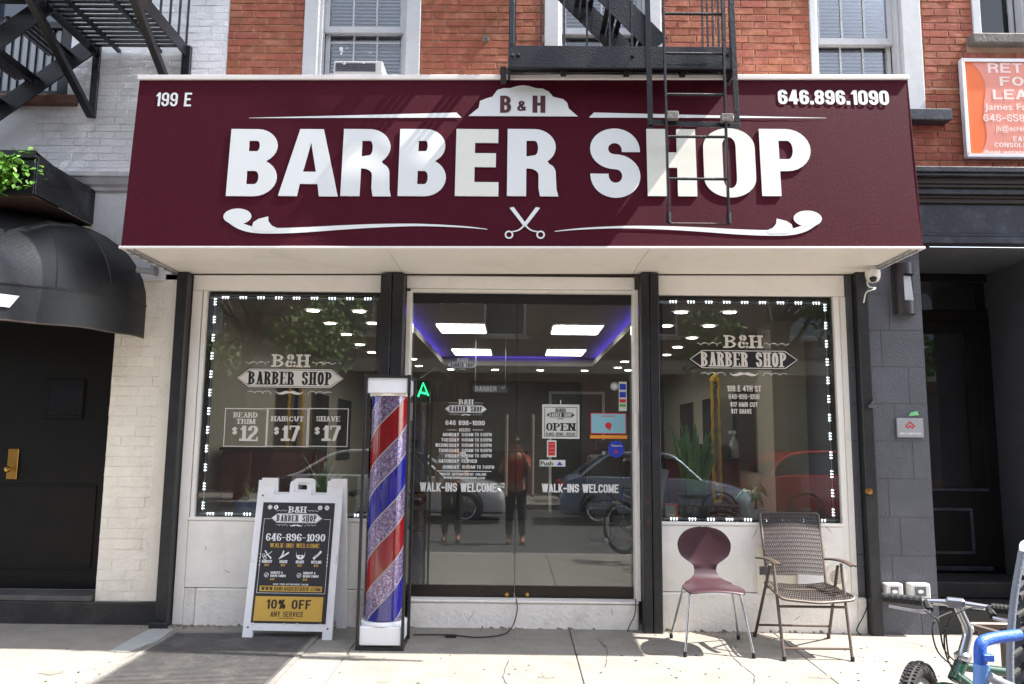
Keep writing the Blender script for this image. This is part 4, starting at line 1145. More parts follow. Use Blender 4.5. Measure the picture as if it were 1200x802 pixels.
for side_, xe in ((1, -2.70), (-1, 2.765)):
    s = MB(); z_ = azb(xe) - .016
    s.bar((xe, -.82, z_), (xe, -.02, z_), .012, .012); s.bar((xe + side_ * .045, -.82, z_), (xe + side_ * .045, -.02, z_), .008, .010)
    s.build('lashing_rail', M_steel, aw)
    for k in range(6): MB().bar((xe - .015, -.75 + k * .13, z_ - .012), (xe + side_ * .06, -.72 + k * .13, z_ - .012), .008, .008).build('lashing_clip', M_steel, aw)
s = MB()
MB().bar((-2.70, -.012, azb(-2.7) - .016), (2.77, -.012, azb(2.77) - .016), .014, .010).build('soffit_rail', M_rust, aw)
for px in (243, 277, 315, 349, 411, 503, 545, 591, 654, 690, 731, 765, 821, 880, 912, 955):
    p = at(px, 316, -.03); MB().bar((p.x, -.03, p.z + .0), (p.x + .03, -.05, p.z + .016), .006, .01).build('soffit_clip', M_steel, aw)

def onface(mb, lift=.0028):   # lay flat lettering (built at y=0) on the leaning canvas face
    def wob(x, z):
        v = (z - azb(x)) / 1.255
        return .0013 * math.sin(x * 2.3 + 1) * math.sin(v * math.pi) + .0006 * math.sin(x * 7 + v * 3) * math.sin(v * math.pi) + .0003 * math.sin(x * 23) * math.sin(v * 3.14)
    mb.v = [(x, ay(x, z) - .0012 - lift + y, z) for x, y, z in mb.v]
    return mb
def apx(px, py):
    Y = -.82
    for _ in range(3):
        p = at(px, py, Y); Y = ay(p.x, p.z)
    return (p.x, p.z)
def arc(cx, cy, rx, ry, a0, a1, n=8):
    return [(cx + rx * math.cos(R_(a0 + (a1 - a0) * i / n)), cy + ry * math.sin(R_(a0 + (a1 - a0) * i / n))) for i in range(n + 1)]
def big(ch, w, h, t):
    """outlines of a heavy condensed capital, w x h, stem t"""
    b = t * .72
    if ch == 'E': return [[(0, 0), (w, 0), (w, b * 1.0), (t, b * 1.0), (t, h * .43), (w * .93, h * .43), (w * .93, h * .43 + b), (t, h * .43 + b), (t, h - b), (w * .98, h - b), (w * .98, h), (0, h)]]
    if ch == 'H': return [[(0, 0), (t, 0), (t, h * .42), (w - t, h * .42), (w - t, 0), (w, 0), (w, h), (w - t, h), (w - t, h * .42 + b * 1.1), (t, h * .42 + b * 1.1), (t, h), (0, h)]]
    if ch == 'A':
        k = t * .98; cx = w / 2; ap = t * .62
        return [[(0, 0), (k, 0), (k + w * .035, h * .18), (w - k - w * .035, h * .18), (w - k, 0), (w, 0), (cx + ap, h), (cx - ap, h)],
                [(k + w * .075, h * .36), (w - k - w * .075, h * .36), (cx, h * .80)]]
    if ch == 'O':
        r = w * .5; ri = (w - 2 * t) / 2; q = h * .28; qi = h * .13
        return [arc(w / 2, h - q, r, q, 180, 0, 16) + arc(w / 2, q, r, q, 0, -180, 16),
                arc(w / 2, h * .87 - qi, ri, qi, 180, 0, 10) + arc(w / 2, h * .13 + qi, ri, qi, 0, -180, 10)]
    if ch == 'P':
        r = h * .27; zc = h - r
        return [[(0, 0), (t, 0), (t, h * .37), (w * .52, h * .37)] + arc(w * .52, h * .37 + h * .315, w * .48, h * .315, -90, 90, 14) + [(0, h)],
                [(t, h * .37 + b * .85)] + [(t, h - b * .85)][:0] + arc(w * .55, h * .685, w * .45 - t * .93, h * .315 - b * .85, -90, 90, 10) + [(t, h - b * .85)]]
    if ch == 'B':
        return [[(0, 0)] + arc(w * .55, h * .275, w * .45, h * .275, -90, 62, 12) + arc(w * .55, h * .745, w * .42, h * .255, -58, 90, 12) + [(0, h)],
                [(t, b * .85)] + arc(w * .55, h * .275, w * .45 - t * .95, h * .275 - b * .85, -90, 90, 8) + [(t, h * .55 - b * .85)],
                [(t, h * .49 + b * .85)] + arc(w * .55, h * .745, w * .42 - t * .93, h * .255 - b * .85, -90, 90, 8) + [(t, h - b * .85)]]
    if ch == 'R':
        return [[(0, 0), (t, 0), (t, h * .41)] + arc(w * .42, h * .41 - h * .10, w - t * .98 - w * .42, h * .10, 90, 0, 5) + [(w - t * .98, h * .12), (w - t * .9, 0), (w * 1.02, 0), (w * .985, h * .10), (w * .97, h * .33)] + arc(w * .80, h * .34, w * .17, h * .14, 10, 75, 4) + arc(w * .53, h * .73, w * .44, h * .27, -52, 90, 12) + [(0, h)],
                [(t, h * .41 + b * .85)] + arc(w * .55, h * .715, w * .42 - t * .93, h * .285 - b * .85, -90, 90, 8) + [(t, h - b * .85)]]
def place_outline(loops, px0, px1, ytop, ybot, w, h):
    (xa, za), (xb, zb_) = apx(px0, ybot), apx(px1, ybot); zt_ = apx((px0 + px1) / 2, ytop)[1]
    zb2 = (za + zb_) / 2
    L2 = [[(xa + p[0] / w * (xb - xa), zb2 + p[1] / h * (zt_ - zb2)) for p in lp] for lp in loops]
    return L2
LET = [('B', 265, 323, 0), ('A', 326, 396, 0), ('R', 399, 457, 0), ('B', 466, 522, 0), ('E', 533, 584, 1), ('R', 594, 653, 0), ('H', 759, 817, 1), ('O', 826, 887, 1), ('P', 893, 953, 0)]
for ch, p0, p1, crm in LET:
    w_, h_ = p1 - p0, 78.0
    vs, fs = flat_shape(place_outline(big(ch, w_, h_, 22.5), p0, p1, 152 if ch != 'O' else 151, 230.5 if ch != 'O' else 232, w_, h_), 0, .006)
    # finer spans so that letters follow the canvas
    onface(MB().add(vs, fs), .0045).build('letter', M_letcream if crm else M_letter, aw)
s = MB(); (xa, za), (xb, zb_) = apx(692, 232), apx(751, 232); zt_ = apx(720, 151)[1]
text(s, 'S', xa, za, xb - xa, zt_ - za, 0, sv=.29, sh=.215, cw=.55, seg=8)
onface(s, .0028).build('letter', M_letter, aw)
s = MB()
def awt(st, x0, y0, x1, y1, mbx=None, **k):
    (xa, za), (xb, zb_) = apx(x0, y1), apx(x1, y1); zt_ = apx((x0 + x1) / 2, y0)[1]; zz_ = (za + zb_) / 2
    text(mbx or s, st, xa, zz_, xb - xa, zt_ - zz_, 0, **k)
awt('199 E', 182, 109, 224, 125, sv=.19, sh=.14, seg=5)
awt('646.896.1090', 912, 106, 1042, 123, sv=.25, sh=.18, track=.12, seg=5)
onface(s).build('lettering', M_letter, aw)
# crest with B&H
s = MB()
def poly_px(pts, mb, dz=0): mb.add([(apx(*p)[0], dz, apx(*p)[1]) for p in pts], [tuple(range(len(pts)))])
cre = [(549, 136.5), (561, 127), (562.5, 119), (570, 116), (577, 114), (583, 106), (590, 104), (598, 104), (606, 101.5), (613, 100.5), (620, 101.5), (628, 104), (636, 104.5), (643, 108), (648, 114), (660, 117), (664.5, 121), (666.5, 128), (677, 137)]
vs, fs = flat_shape([[apx(*p) for p in cre]], 0, .004); s.add(vs, fs)
onface(s, .004).build('crest', M_letter, aw)
s = MB(); awt('B', 586, 113, 599, 133, s, sv=.27, sh=.17); awt('&', 606, 119, 617, 131, s, sv=.19, sh=.15); awt('H', 624, 113, 639, 133, s, sv=.27, sh=.17)
onface(s, .0085).build('lettering', M_maroonlet, aw)
s = MB()
for (xa_, xb_) in ((541, 292), (690, 968)):
    n = 24
    tops = []; bots = []
    for k in range(n + 1):
        t_ = k / n; px = xa_ + (xb_ - xa_) * t_; yb_ = 138.3 + .6 * t_; th_ = 5.6 * (1 - t_) + .4; px2 = px + (6 if xa_ > 600 else -6) * (1 - t_) ** 8
        a_ = apx(px2, yb_ - th_); b_ = apx(px, yb_); tops.append((a_[0], 0, a_[1])); bots.append((b_[0], 0, b_[1]))
    s.add(tops + bots, [(i, i + 1, n + 2 + i, n + 1 + i) for i in range(n)])
onface(s).build('rule_line', M_letter, aw)
def scroll(f):
    s = MB()
    P = [(571, 269, .8), (540, 266, 2), (490, 264, 3), (440, 265, 4.5), (400, 267, 5.5), (360, 269.5, 6.5), (325, 270.8, 7), (300, 270, 7.5), (284, 266, 8.5), (273, 259, 10), (268, 254, 10)]
    pts = []
    for x, y, w_ in P:
        q = apx(f(x, y)[0], f(x, y)[1]); pts.append((q[0], q[1], w_ * .0058))
    ribbon(s, pts, 0)
    c = apx(*f(278.5, 254)); n = 22
    s.add([(c[0] + .098 * math.cos(2 * math.pi * i / n), -.0006, c[1] + .058 * math.sin(2 * math.pi * i / n)) for i in range(n)], [tuple(range(n))])
    lf = [(295.5, 267), (297, 261), (303, 257), (314.5, 254), (315, 260), (319, 265), (326, 268), (322, 272), (300, 271)]
    vs, fs = flat_shape([[apx(*f(*p)) for p in lf]], -.0012, 0); s.add(vs, fs)
    onface(s).build('scroll', M_letter, aw)
scroll(lambda x, y: (x, y)); scroll(lambda x, y: (650 + (571 - x) * 1.013, y + 2.5))
s = MB()
for sg_ in (1, -1):
    cx = 615
    def q(x, y): return apx(cx + sg_ * (x - cx), y)
    a_, b_, c_, d_ = q(597, 244), q(602, 243), q(617.5, 264), q(614, 266)
    vs, fs = flat_shape([[a_, b_, c_, d_]], -.0005 * (sg_ + 1), 0); s.add(vs, fs)
    ribbon(s, [(*q(615, 264), .012), (*q(622, 270), .010), (*q(630, 272), .008)], -.0015)
    e = q(633.5, 275.5); ringf(s, e[0], e[1], .019, .030, -.002 - .0004 * sg_, 16)
onface(s).build('scissors', M_letter, aw)

# ================================================================== SHOPFRONT
sf = empty('shopfront', (0, .1, 0), 'white painted barber shopfront with two wide windows and black posts', 'shopfront')
MX = lambda n, x0, x1, y0, y1, z0, z1, mt=M_wpaint, b=.004: bx(n, mt, sf, x0, x1, y0, y1, z0, z1, bevel=b)
# windows: left -2.44..-1.07, right 1.125..2.49
LWX0, LWX1, RWX0, RWX1, WZ0, WZ1 = -2.44, -1.075, 1.125, 2.49, .80, 2.535
MX('header_panel', -2.57, -1.065, -.012, .06, 2.56, 2.70); MX('header_panel', 1.11, 2.595, -.012, .06, 2.56, 2.74)
MX('door_header', -.875, .938, .0, .09, 2.60, 2.70); MX('door_header', -.85, .928, .03, .10, 2.575, 2.598)
MX('stile', -2.57, -2.49, -.015, .06, .0, 2.558); MX('stile', -2.482, LWX0 - .012, -.02, .06, .77, 2.558)
MX('stile', RWX1 + .01, 2.545, -.02, .06, .0, 2.558); MX('stile', 2.55, 2.60, -.01, .06, .0, 2.558)
MX('apron_panel', -2.488, -1.065, -.022, .06, .275, .77); MX('apron_base', -2.40, -1.065, -.030, .06, -.03, .270, M_stucco, .008)
MX('apron_base', -2.488, -2.405, -.018, .06, -.03, .270, M_stucco)
MX('window_ledge', -2.488, -1.065, -.03, .06, .772, .797)
MX('apron_panel', 1.11, 2.502, -.022, .06, .285, .775); MX('apron_base', 1.11, 2.585, -.036, .06, -.03, .280, M_stucco, .012)
MX('window_ledge', 1.11, 2.502, -.03, .06, .777, .800)
MX('door_sill', -.80, .945, -.01, .30, -.02, .185, M_stucco, .012); MX('sill_board', -.80, .945, -.018, .30, .187, .203, M_wpaint)
MX('door_jamb', -.872, -.835, .0, .13, .205, 2.573); MX('door_jamb', .925, .965, .0, .13, .205, 2.60)
# black posts (two ribs each)
for (x0, x1, z1, lab) in ((-1.062, -.975, 2.69, 0), (-.970, -.878, 2.69, 0), (.968, 1.035, 2.715, 0), (1.040, 1.108, 2.715, 0), (-2.665, -2.575, 2.69, 1), (2.655, 2.74, 2.75, 1)):
    yb = -.10 if lab else -.115
    bx('post', M_black, sf, x0, x1, yb, -.001, zg(yb) - .01, z1, bevel=.006)
bx('post_foot', M_black, sf, -2.69, -2.56, -.14, -.101, -.012, .04, bevel=.006)
for (px, py) in ((1021, 476), (1018, 576)):
    c = at(px, py, -.1)
    if py < 500: MB().box(c.x - .03, c.x + .03, -.12, -.1005, c.z - .015, c.z + .008).bar((c.x - .01, -.112, c.z), (c.x + .02, -.112, c.z + .05), .012, .018).build('latch', M_steel, sf)
    else: MB().lathe((c.x, 0, c.z), [(0, -.122), (.022, -.12), (.026, -.1005)], 14, 'y').build('lock', M_brass, sf, smooth=True)
for (z0, w_) in ((.93, .02), (.78, .02)): bx('hinge_plate', M_rust, sf, .985, 1.02, -.119, -.1155, z0, z0 + .05)
# dark inner frames, glass, led tape
def shopwin(x0, x1, leds):
    f = MB(); t = .035
    f.box(x0, x1, .022, .07, WZ1 - t * .8, WZ1 + .02); f.box(x0, x0 + t, .022, .07, WZ0, WZ1 - t * .8 - .001); f.box(x1 - t, x1, .022, .07, WZ0, WZ1 - t * .8 - .001); f.box(x0 + t, x1 - t, .022, .07, WZ0 - .002, WZ0 + .012)
    o = f.build('window_frame', M_vinyldk, sf)
    g = bx('window_pane', M_glass, sf, x0 + .001, x1 - .001, .010, .016, WZ0 - .001, WZ1 - .001)
    def module(cx, cz, horiz):
        s = MB()
        for k in (-1, 0, 1):
            d = k * .022
            if horiz:
                disc(s, cx + d, cz + .005, .006, .0205, 8); disc(s, cx + d, cz - .008, .0035, .0205, 6)
            else:
                disc(s, cx - .005, cz + d, .006, .0205, 8); disc(s, cx + .008, cz + d, .0035, .0205, 6)
        s.build('led_cluster', M_led, o)
    tape = MB()
    if 'T' in leds:
        rect(tape, x0 + .02, x1 - .02, WZ1 - .032, WZ1 - .020, .0212); x = x0 + .12
        while x < x1 - .05: module(x, WZ1 - .026, True); x += .142
    if 'B' in leds:
        rect(tape, x0 + .02, x1 - .02, WZ0 + .012, WZ0 + .024, .0212); x = x0 + .1
        while x < x1 - .05: module(x, WZ0 + .018, True); x += .142
    if 'L' in leds:
        rect(tape, x0 + .036, x0 + .046, WZ0 + .03, WZ1 - .04, .0212); z = WZ0 + .08
        while z < WZ1 - .05: module(x0 + .041, z, False); z += .145
    if 'R' in leds:
        rect(tape, x1 - .046, x1 - .036, WZ0 + .03, WZ1 - .04, .0212); z = WZ0 + .08
        while z < WZ1 - .05: module(x1 - .041, z, False); z += .145
    tape.build('led_tape', M_ledtape, o)
shopwin(LWX0, LWX1, 'TLB'); shopwin(RWX0, RWX1, 'TRB')

# ---- glass doors
def door(x0, x1, hx, label):
    d = empty('glass_door', ((x0 + x1) / 2, .115, .205), label, 'door', 'pair of glass entrance doors')
    bx('top_rail', M_vinyldk, d, x0, x1, .10, .135, 2.495, 2.572, bevel=.003)
    bx('bottom_rail', M_bronze, d, x0, x1, .10, .135, .207, .292, bevel=.003)
    bx('door_pane', M_glass, d, x0, x1, .112, .122, .293, 2.494)
    h = MB().tube(rounded([(hx, .11, .98), (hx, .05, .98), (hx, .05, 1.60), (hx, .11, 1.60)], .02), .012, 12).build('pull_handle', M_handle, d, smooth=True)
    for z in (1.02, 1.56): MB().lathe((hx, 0, z), [(.022, .10), (.022, .111)], 14, 'y').build('handle_rose', M_steel, h)
    return d
dl = door(-.832, .004, -.065, 'left glass door leaf lettered with the opening hours')
d2r = door(.010, .922, .14, 'right glass door leaf hung with the open notice')
for dd, px in ((dl, 594), (d2r, 618)):
    c = at(px, 697, .1); MB().lathe((c.x, 0, c.z), [(0, .094), (.014, .094), (.016, .0995)], 12, 'y').build('lock', M_brass, dd, smooth=True)
for zc_ in (1.78,): bx('wall_switch', M_wpaint, sf, .935, .955, -.012, -.0005, 1.35, 1.62, bevel=.003)

# ---- lettering on the glass
GY = .006; DY = .106
lm_, dm_ = MB(), MB()
cx, cz = xz(340, 443.5, GY); W = at(403, 443, GY).x - at(276.5, 443, GY).x
shop_logo(lm_, dm_, cx, cz, W, GY, True)
lm_.build('logo_lettering', M_vinyl, sf); dm_.build('logo_lettering', M_vinyldk, sf)
lm_, dm_ = MB(), MB()
cx, cz = xz(871.5, 421.5, GY); W = at(936.5, 443, GY).x - at(806.5, 443, GY).x
shop_logo(lm_, dm_, cx, cz, W, GY, False)
tpx(lm_, '199 E 4TH ST', 852, 452, 892, 459, GY, sv=.2, sh=.16); tpx(lm_, '646-896-1090', 854, 462, 890, 468, GY, sv=.16, sh=.13)
tpx(lm_, '$17 HAIR CUT', 856, 471.5, 888, 477, GY, sv=.2, sh=.16); tpx(lm_, '$17 SHAVE', 857, 479.5, 881, 485, GY, sv=.2, sh=.16)
lm_.build('logo_lettering', M_vinyl, sf); dm_.build('logo_lettering', M_vinyldk, sf)
for (x0, x1, words, price, lab) in ((264, 311.5, ('BEARD', 'TRIM'), '$12', 'beard trim price square'), (314, 359.5, ('HAIRCUT',), '$17', 'haircut price square'), (362, 407, ('SHAVE',), '$17', 'shave price square')):
    s = MB(); b = MB()
    a_ = at(x0, 478.5, GY); c_ = at(x1, 524, GY)
    frame_rect(s, a_.x, c_.x, c_.z, a_.z, .006, GY)
    m_ = (x0 + x1) / 2
    if len(words) == 2: tpx(s, words[0], m_ - 14, 483.5, m_ + 14, 489.5, GY, sv=.19, sh=.09, serif=.6); tpx(s, words[1], m_ - 11, 491, m_ + 11, 497, GY, sv=.19, sh=.09, serif=.6)
    else: tpx(s, words[0], m_ - (19 if len(words[0]) > 5 else 14), 488, m_ + (19 if len(words[0]) > 5 else 14), 494, GY, sv=.19, sh=.09, serif=.6)
    tpx(s, '$', m_ - 16, 501, m_ - 10, 509, GY, sv=.2, sh=.1); tpx(s, price[1:], m_ - 8, 499, m_ + 14, 518 - 1.0, GY, sv=.24, sh=.09, serif=.7)
    s.build('price_lettering', M_vinyl, sf)
# left door
lm_, dm_ = MB(), MB()
cx, cz = xz(546, 479.5, DY); W = at(570.5, 479, DY).x - at(520.5, 479, DY).x
shop_logo(lm_, dm_, cx, cz, W, DY, True)
tpx(lm_, '646 896-1090', 522, 493, 568, 498.5, DY, sv=.2, sh=.16)
tpx(lm_, 'HOURS', 538, 502, 551, 506, DY, sv=.15, sh=.12); 
for (p0, p1) in ((524, 535), (554, 566)): a_ = at(p0, 504, DY); b_ = at(p1, 504, DY); rect(lm_, a_.x, b_.x, a_.z - .002, a_.z + .002, DY)
rows = [('MONDAY', '9.00', '8.00'), ('TUESDAY', '9:00', '8:00'), ('WEDNESDAY', '9:00', '8:00'), ('THURSDAY', '9:00', '8:00'), ('FRIDAY', '8:00', ':00')]
for i, (dday, t0, t1) in enumerate(rows):
    yb = 511.5 + i * 6.2; wd = {'MONDAY': 19, 'TUESDAY': 21, 'WEDNESDAY': 28, 'THURSDAY': 24, 'FRIDAY': 16}[dday]
    tpx(lm_, dday, 538 - wd, yb - 4, 538, yb, DY, sv=.24, sh=.18); tpx(lm_, t0 + 'AM TO', 541, yb - 4, 561, yb, DY, sv=.2, sh=.15); tpx(lm_, t1 + 'PM', 563, yb - 4, 576, yb, DY, sv=.2, sh=.15)
tpx(lm_, 'SATURDAY', 514, 538.5, 538, 542.5, DY, sv=.24, sh=.18); tpx(lm_, 'CLOSED', 541, 538.5, 559, 542.5, DY, sv=.24, sh=.18)
tpx(lm_, 'SUNDAY', 519, 545.5, 538, 549.5, DY, sv=.24, sh=.18); tpx(lm_, '10:00AM TO 7:00PM', 541, 545.5, 579, 549.5, DY, sv=.2, sh=.15)
a_ = at(512, 552, DY); b_ = at(576, 552, DY); rect(lm_, a_.x, b_.x, a_.z - .003, a_.z + .003, DY)
tpx(lm_, 'BOOK APPOINTMENT ONLINE', 518, 554.5, 570, 557.5, DY, sv=.2, sh=.16); tpx(lm_, 'WWW.BHBARBERSHOP.COM', 520, 559, 568, 561.5, DY, sv=.2, sh=.16)
tpx(lm_, 'WALK-INS WELCOME', 492, 566, 582, 576.5, DY, sv=.22, sh=.17, track=.12)
lm_.build('hours_lettering', M_letter, dl); dm_.build('hours_lettering', M_vinyldk, dl)
lm_, dm_ = MB(), MB()
cx, cz = xz(542, 428, DY); W = at(560, 428, DY).x - at(524, 428, DY).x
shop_logo(lm_, dm_, cx, cz, W, DY, True, fl=False)
lm_.build('logo_lettering', M_ledtape, dl); dm_.build('logo_lettering', M_vinyldk, dl)
s = MB(); tpx(s, 'WALK-INS WELCOME', 635, 567.5, 725, 577.5, DY, sv=.22, sh=.17, track=.12); s.build('welcome_lettering', M_letter, d2r)
# notices taped to the right door
def notice(name, x0, y0, x1, y1, mt, label, cat, th=.003, Y=None):
    Y = DY if Y is None else Y
    a_ = at(x0, y0, Y); b_ = at(x1, y1, Y)
    return bx(name, mt, None, a_.x, b_.x, Y - th, Y, b_.z, a_.z, label=label, cat=cat)
on = notice('open_notice', 635.5, 474, 679, 514.5, M_paper, 'white hanging notice printed OPEN on the right glass door', 'notice')
b, s = MB(), MB(); Y = DY - .0045
cx, cz = xz(657, 486.5, Y); W = at(674, 486, Y).x - at(640, 486, Y).x
shop_logo(b, s, cx, cz, W, Y, True, fl=False)
a_ = at(638, 477, Y); c_ = at(676.5, 512, Y); frame_rect(b, a_.x, c_.x, c_.z, a_.z, .004, Y)
tpx(b, 'OPEN', 640, 496, 674, 505, Y, sv=.19, sh=.08, serif=.7); tpx(b, '646-896-1090', 640, 507, 674, 511, Y, sv=.15, sh=.1)
b.build('lettering', M_vinyldk, on); s.build('lettering', M_paper, on)
MB().tube([at(657, 474, DY - .004), at(657, 469, DY - .004)], .003, 6).build('hook', M_steel, on)
sk = notice('certificate', 692, 484, 734, 509, M_skyblue, 'pale blue certificate with a red border and round red seal on the right door', 'certificate')
s = MB(); a_ = at(692, 484, DY - .0045); c_ = at(734, 509, DY - .0045); frame_rect(s, a_.x, c_.x, c_.z, a_.z, .006, DY - .0045)
c = xz(713, 499, DY - .0045); disc(s, c[0], c[1], .026, DY - .0045, 16); c = xz(713.5, 504, DY - .0045); s.add([(c[0] - .006, DY - .0045, c[1] + .01), (c[0] + .012, DY - .0045, c[1] + .008), (c[0] + .014, DY - .0045, c[1] - .012)], [(0, 1, 2)])
tpx(s, '--------', 705, 487, 721, 488.7, DY - .0045, sv=.3, sh=.5)
s.build('print', M_redink, sk)
nb = notice('amber_strip', 691.5, 510, 735, 514.5, M_orpaper, 'narrow amber strip under the pale blue certificate', 'sticker')
nb = notice('red_sticker', 641, 516, 652, 536, M_paper, 'small red and white sticker below the open notice', 'sticker')
s = MB(); a_ = at(642.5, 518, DY - .0045); c_ = at(650.5, 534, DY - .0045); rect(s, a_.x, c_.x, c_.z, a_.z, DY - .0045); s.build('print', M_redink, nb)
s = MB()
for k in range(3): tpx(s, ('PULL', 'TO', 'OPEN')[k] if False else '----', 643.5, 520 + k * 4.6, 649.5, 521.4 + k * 4.6, DY - .006, sv=.3, sh=.3)
s.build('print', M_paper, nb)
nb = notice('push_sticker', 632.5, 539, 662.5, 547, M_paper, 'white strip printed Push with a small blue triangle on the right door', 'sticker')
s = MB(); fpx(s, 'Push', 633.5, 540.5, 648, 545.5, DY - .0045, fat=.02); s.build('lettering', M_vinyldk, nb)
s = MB(); a_ = at(656, 541, DY - .0045); c_ = at(659.5, 545.5, DY - .0045); s.add([(a_.x - .001, a_.y, a_.z), (c_.x, a_.y, c_.z), (2 * a_.x - c_.x, a_.y, c_.z)], [(0, 1, 2)]); s.build('print', M_blueink, nb)
c = at(722, 526.5, DY)
dk = MB().lathe((c.x, 0, c.z), [(0, DY - .002), (.066, DY - .002), (.066, DY)], 28, 'y').build('round_sticker', M_blueink, None, label='round blue sticker at the right edge of the right door', cat='sticker')
s = MB(); fpx(s, 'Booksy', 717, 521, 729, 524, DY - .0035, fat=.01) if False else fpx(s, 'Reserve', 717, 521, 729, 523.6, DY - .0035, fat=.01); s.build('lettering', M_paper, dk)
s = MB(); q = xz(722, 529, DY - .0035); s.add([(q[0] - .016, DY - .0035, q[1] - .012), (q[0] + .016, DY - .0035, q[1] - .012), (q[0], DY - .0035, q[1] + .018)], [(0, 1, 2)]); s.build('print', M_redink, dk)
cs = notice('card_strip', 725, 447.5, 734.5, 482, M_paper, 'narrow strip of payment card stickers near the right door jamb', 'sticker')
for k, (mt, y0, y1) in enumerate(((M_blueink, 450, 457), (M_blueink, 459.5, 466), (M_redink, 468, 472), (M_leafmid, 473.5, 477))):
    s = MB(); a_ = at(726, y0, DY - .0045); c_ = at(733.5, y1, DY - .0045); rect(s, a_.x, c_.x, c_.z, a_.z, DY - .0045); s.build('card_mark', mt, cs)
c = at(720, 453, DY); dk = MB().lathe((c.x, 0, c.z), [(0, DY - .002), (.031, DY - .002), (.031, DY)], 24, 'y').build('round_sticker', M_paper, None, label='small round white sticker beside the card strip on the right door', cat='sticker')
s = MB(); ringf(s, c.x, c.z, .021, .025, DY - .003, 18); s.build('print', M_vinyldk, dk)

# cable from the door to the pole, small box on it
cb = [at(605, 702, -.03), at(606, 716, -.03), at(600, 735, -.05)]
P = [tuple(p) for p in cb] + [tuple(atz(588, 744, .01)), tuple(atz(560, 747, .006)), tuple(atz(536, 745, .006)), tuple(atz(512, 744, .006)), tuple(atz(484, 744, .006))]
cbl = empty('power_cable', tuple(atz(550, 746, 0)), 'thin black power cable running from under the doors to the barber pole', 'cable')
MB().tube(catmull(P, 6), .0045, 6).build('cord', M_rubber, cbl)
c = atz(530, 745, .01); MB().box(c.x - .05, c.x + .03, c.y - .014, c.y + .014, zg(c.y), .018).build('adapter', M_rubber, cbl, bevel=.004)
P = [tuple(at(745, 702, -.04)), tuple(at(744, 720, -.05)), tuple(at(737, 735, -.05)), tuple(at(735, 743, -.06))]
MB().tube(catmull(P, 5), .004, 6).build('loose_wire', M_rubber, None, label='short loose black wire hanging beside the door sill by the right post', cat='wire')
P = [tuple(at(1019, 704, -.05)), tuple(at(1012, 722, -.06)), tuple(at(1004, 738, -.06)), tuple(at(1009, 744, -.08))]
MB().tube(catmull(P, 5), .0045, 6).build('loose_wire', M_rubber, None, label='black wire looping at the base of the rightmost black post', cat='wire')

# scuffs and scratches in the white paint
M_scuff = mat('paint scuff', srgb(120, 112, 104), .9)
for (p, q) in (((795, 628), (801, 634)), ((888, 618), (881, 632)), ((962, 612), (976, 626)), ((982, 618), (988, 606)), ((548, 728), (556, 716)), ((716, 712), (717, 722)), ((240, 640), (241, 646)), ((262, 668), (270, 672)), ((930, 727), (938, 722)), ((818, 655), (822, 649))):
    yy = -.0375 if p[1] > 690 else -.0235
    a_ = at(*p, yy); b_ = at(*q, yy); mb = MB(); ribbon(mb, [(a_.x, a_.z, .001), ((a_.x + b_.x) / 2 + .004, (a_.z + b_.z) / 2, .004), (b_.x, b_.z, .001)], yy); mb.build('scuff', M_scuff, sf)
mb = MB()
for (xa_, xb_, yy) in ((-2.39, -1.08, -.0315), (-.79, .93, -.0115), (1.12, 2.56, -.0375)):
    x = xa_
    while x < xb_:
        w_ = random.uniform(.02, .09); h = random.uniform(.008, .045); mb.add([(x, yy, -.03), (x + w_, yy, -.03), (x + w_ * random.uniform(.6, .9), yy, -.02 + h * .7), (x + w_ * random.uniform(.2, .5), yy, -.02 + h)], [(0, 1, 2, 3)]); x += w_ * random.uniform(.6, 1.6)
mb.build('splash_dirt', mat('splash dirt', srgb(138, 126, 112), .95, var=.2), sf, kind='stuff')

# vent sleeve and round vent below the right window
vs_ = empty('wall_vent', (2.05, -.03, .33), 'cream vent panel set in the white wall behind the woven chair', 'vent')
a_ = at(886, 640, -.03); c_ = at(970, 697, -.03)
bx('panel', M_cream, vs_, a_.x, c_.x, -.034, -.0225, c_.z, a_.z, bevel=.003)
bx('opening', M_acdk, vs_, a_.x + .02, a_.x + .30, -.038, -.0345, c_.z + .14, c_.z + .20)
bx('cover', M_plastic, vs_, a_.x + .30, c_.x - .02, -.05, -.0345, c_.z + .06, c_.z + .20, bevel=.004)
c = at(980, 676, -.03)
rv = MB().lathe((c.x, 0, c.z), [(0, -.045), (.06, -.045), (.085, -.04), (.095, -.0225)], 26, 'y').build('round_vent', M_cream, None, smooth=True, label='round cream vent cover low on the white wall near the right corner', cat='vent')
s = MB()
for rr in (.012, .024, .036, .048):
    nn = int(rr * 500)
    for k in range(nn): disc(s, c.x + rr * math.cos(6.283 * k / nn), c.z + rr * math.sin(6.283 * k / nn), .0042, -.0462, 6)
s.build('vent_hole', M_vinyldk, rv)

# dome camera
c = at(1022, 318, -.30)
dc = empty('security_camera', (c.x, -.30, c.z), 'white dome security camera with a dangling white cable under the awning corner', 'camera')
q = at(1023, 325, -.30)
MB().lathe((q.x, -.30, q.z), [(0, .05), (.052, .05), (.056, .03), (.052, -.005), (.036, -.035), (.0, -.045)], 22).build('housing', M_camw, dc, smooth=True)
MB().lathe((q.x - .01, -.325, q.z - .012), [(.0, -.032), (.018, -.026), (.028, -.01), (.03, .0), (.026, .008), (0, .012)], 18).build('lens_ball', M_vinyldk, dc, smooth=True)
MB().box(q.x - .02, q.x + .02, -.32, -.28, q.z + .05, azb(2.7) - .011).build('mount', M_camw, dc)
P = [tuple(at(1016, 330, -.3)), tuple(at(1018, 336, -.3)), tuple(at(1026, 338, -.29)), tuple(at(1022, 340, -.3)), tuple(at(1015, 343, -.3)), tuple(at(1012, 355, -.3))]
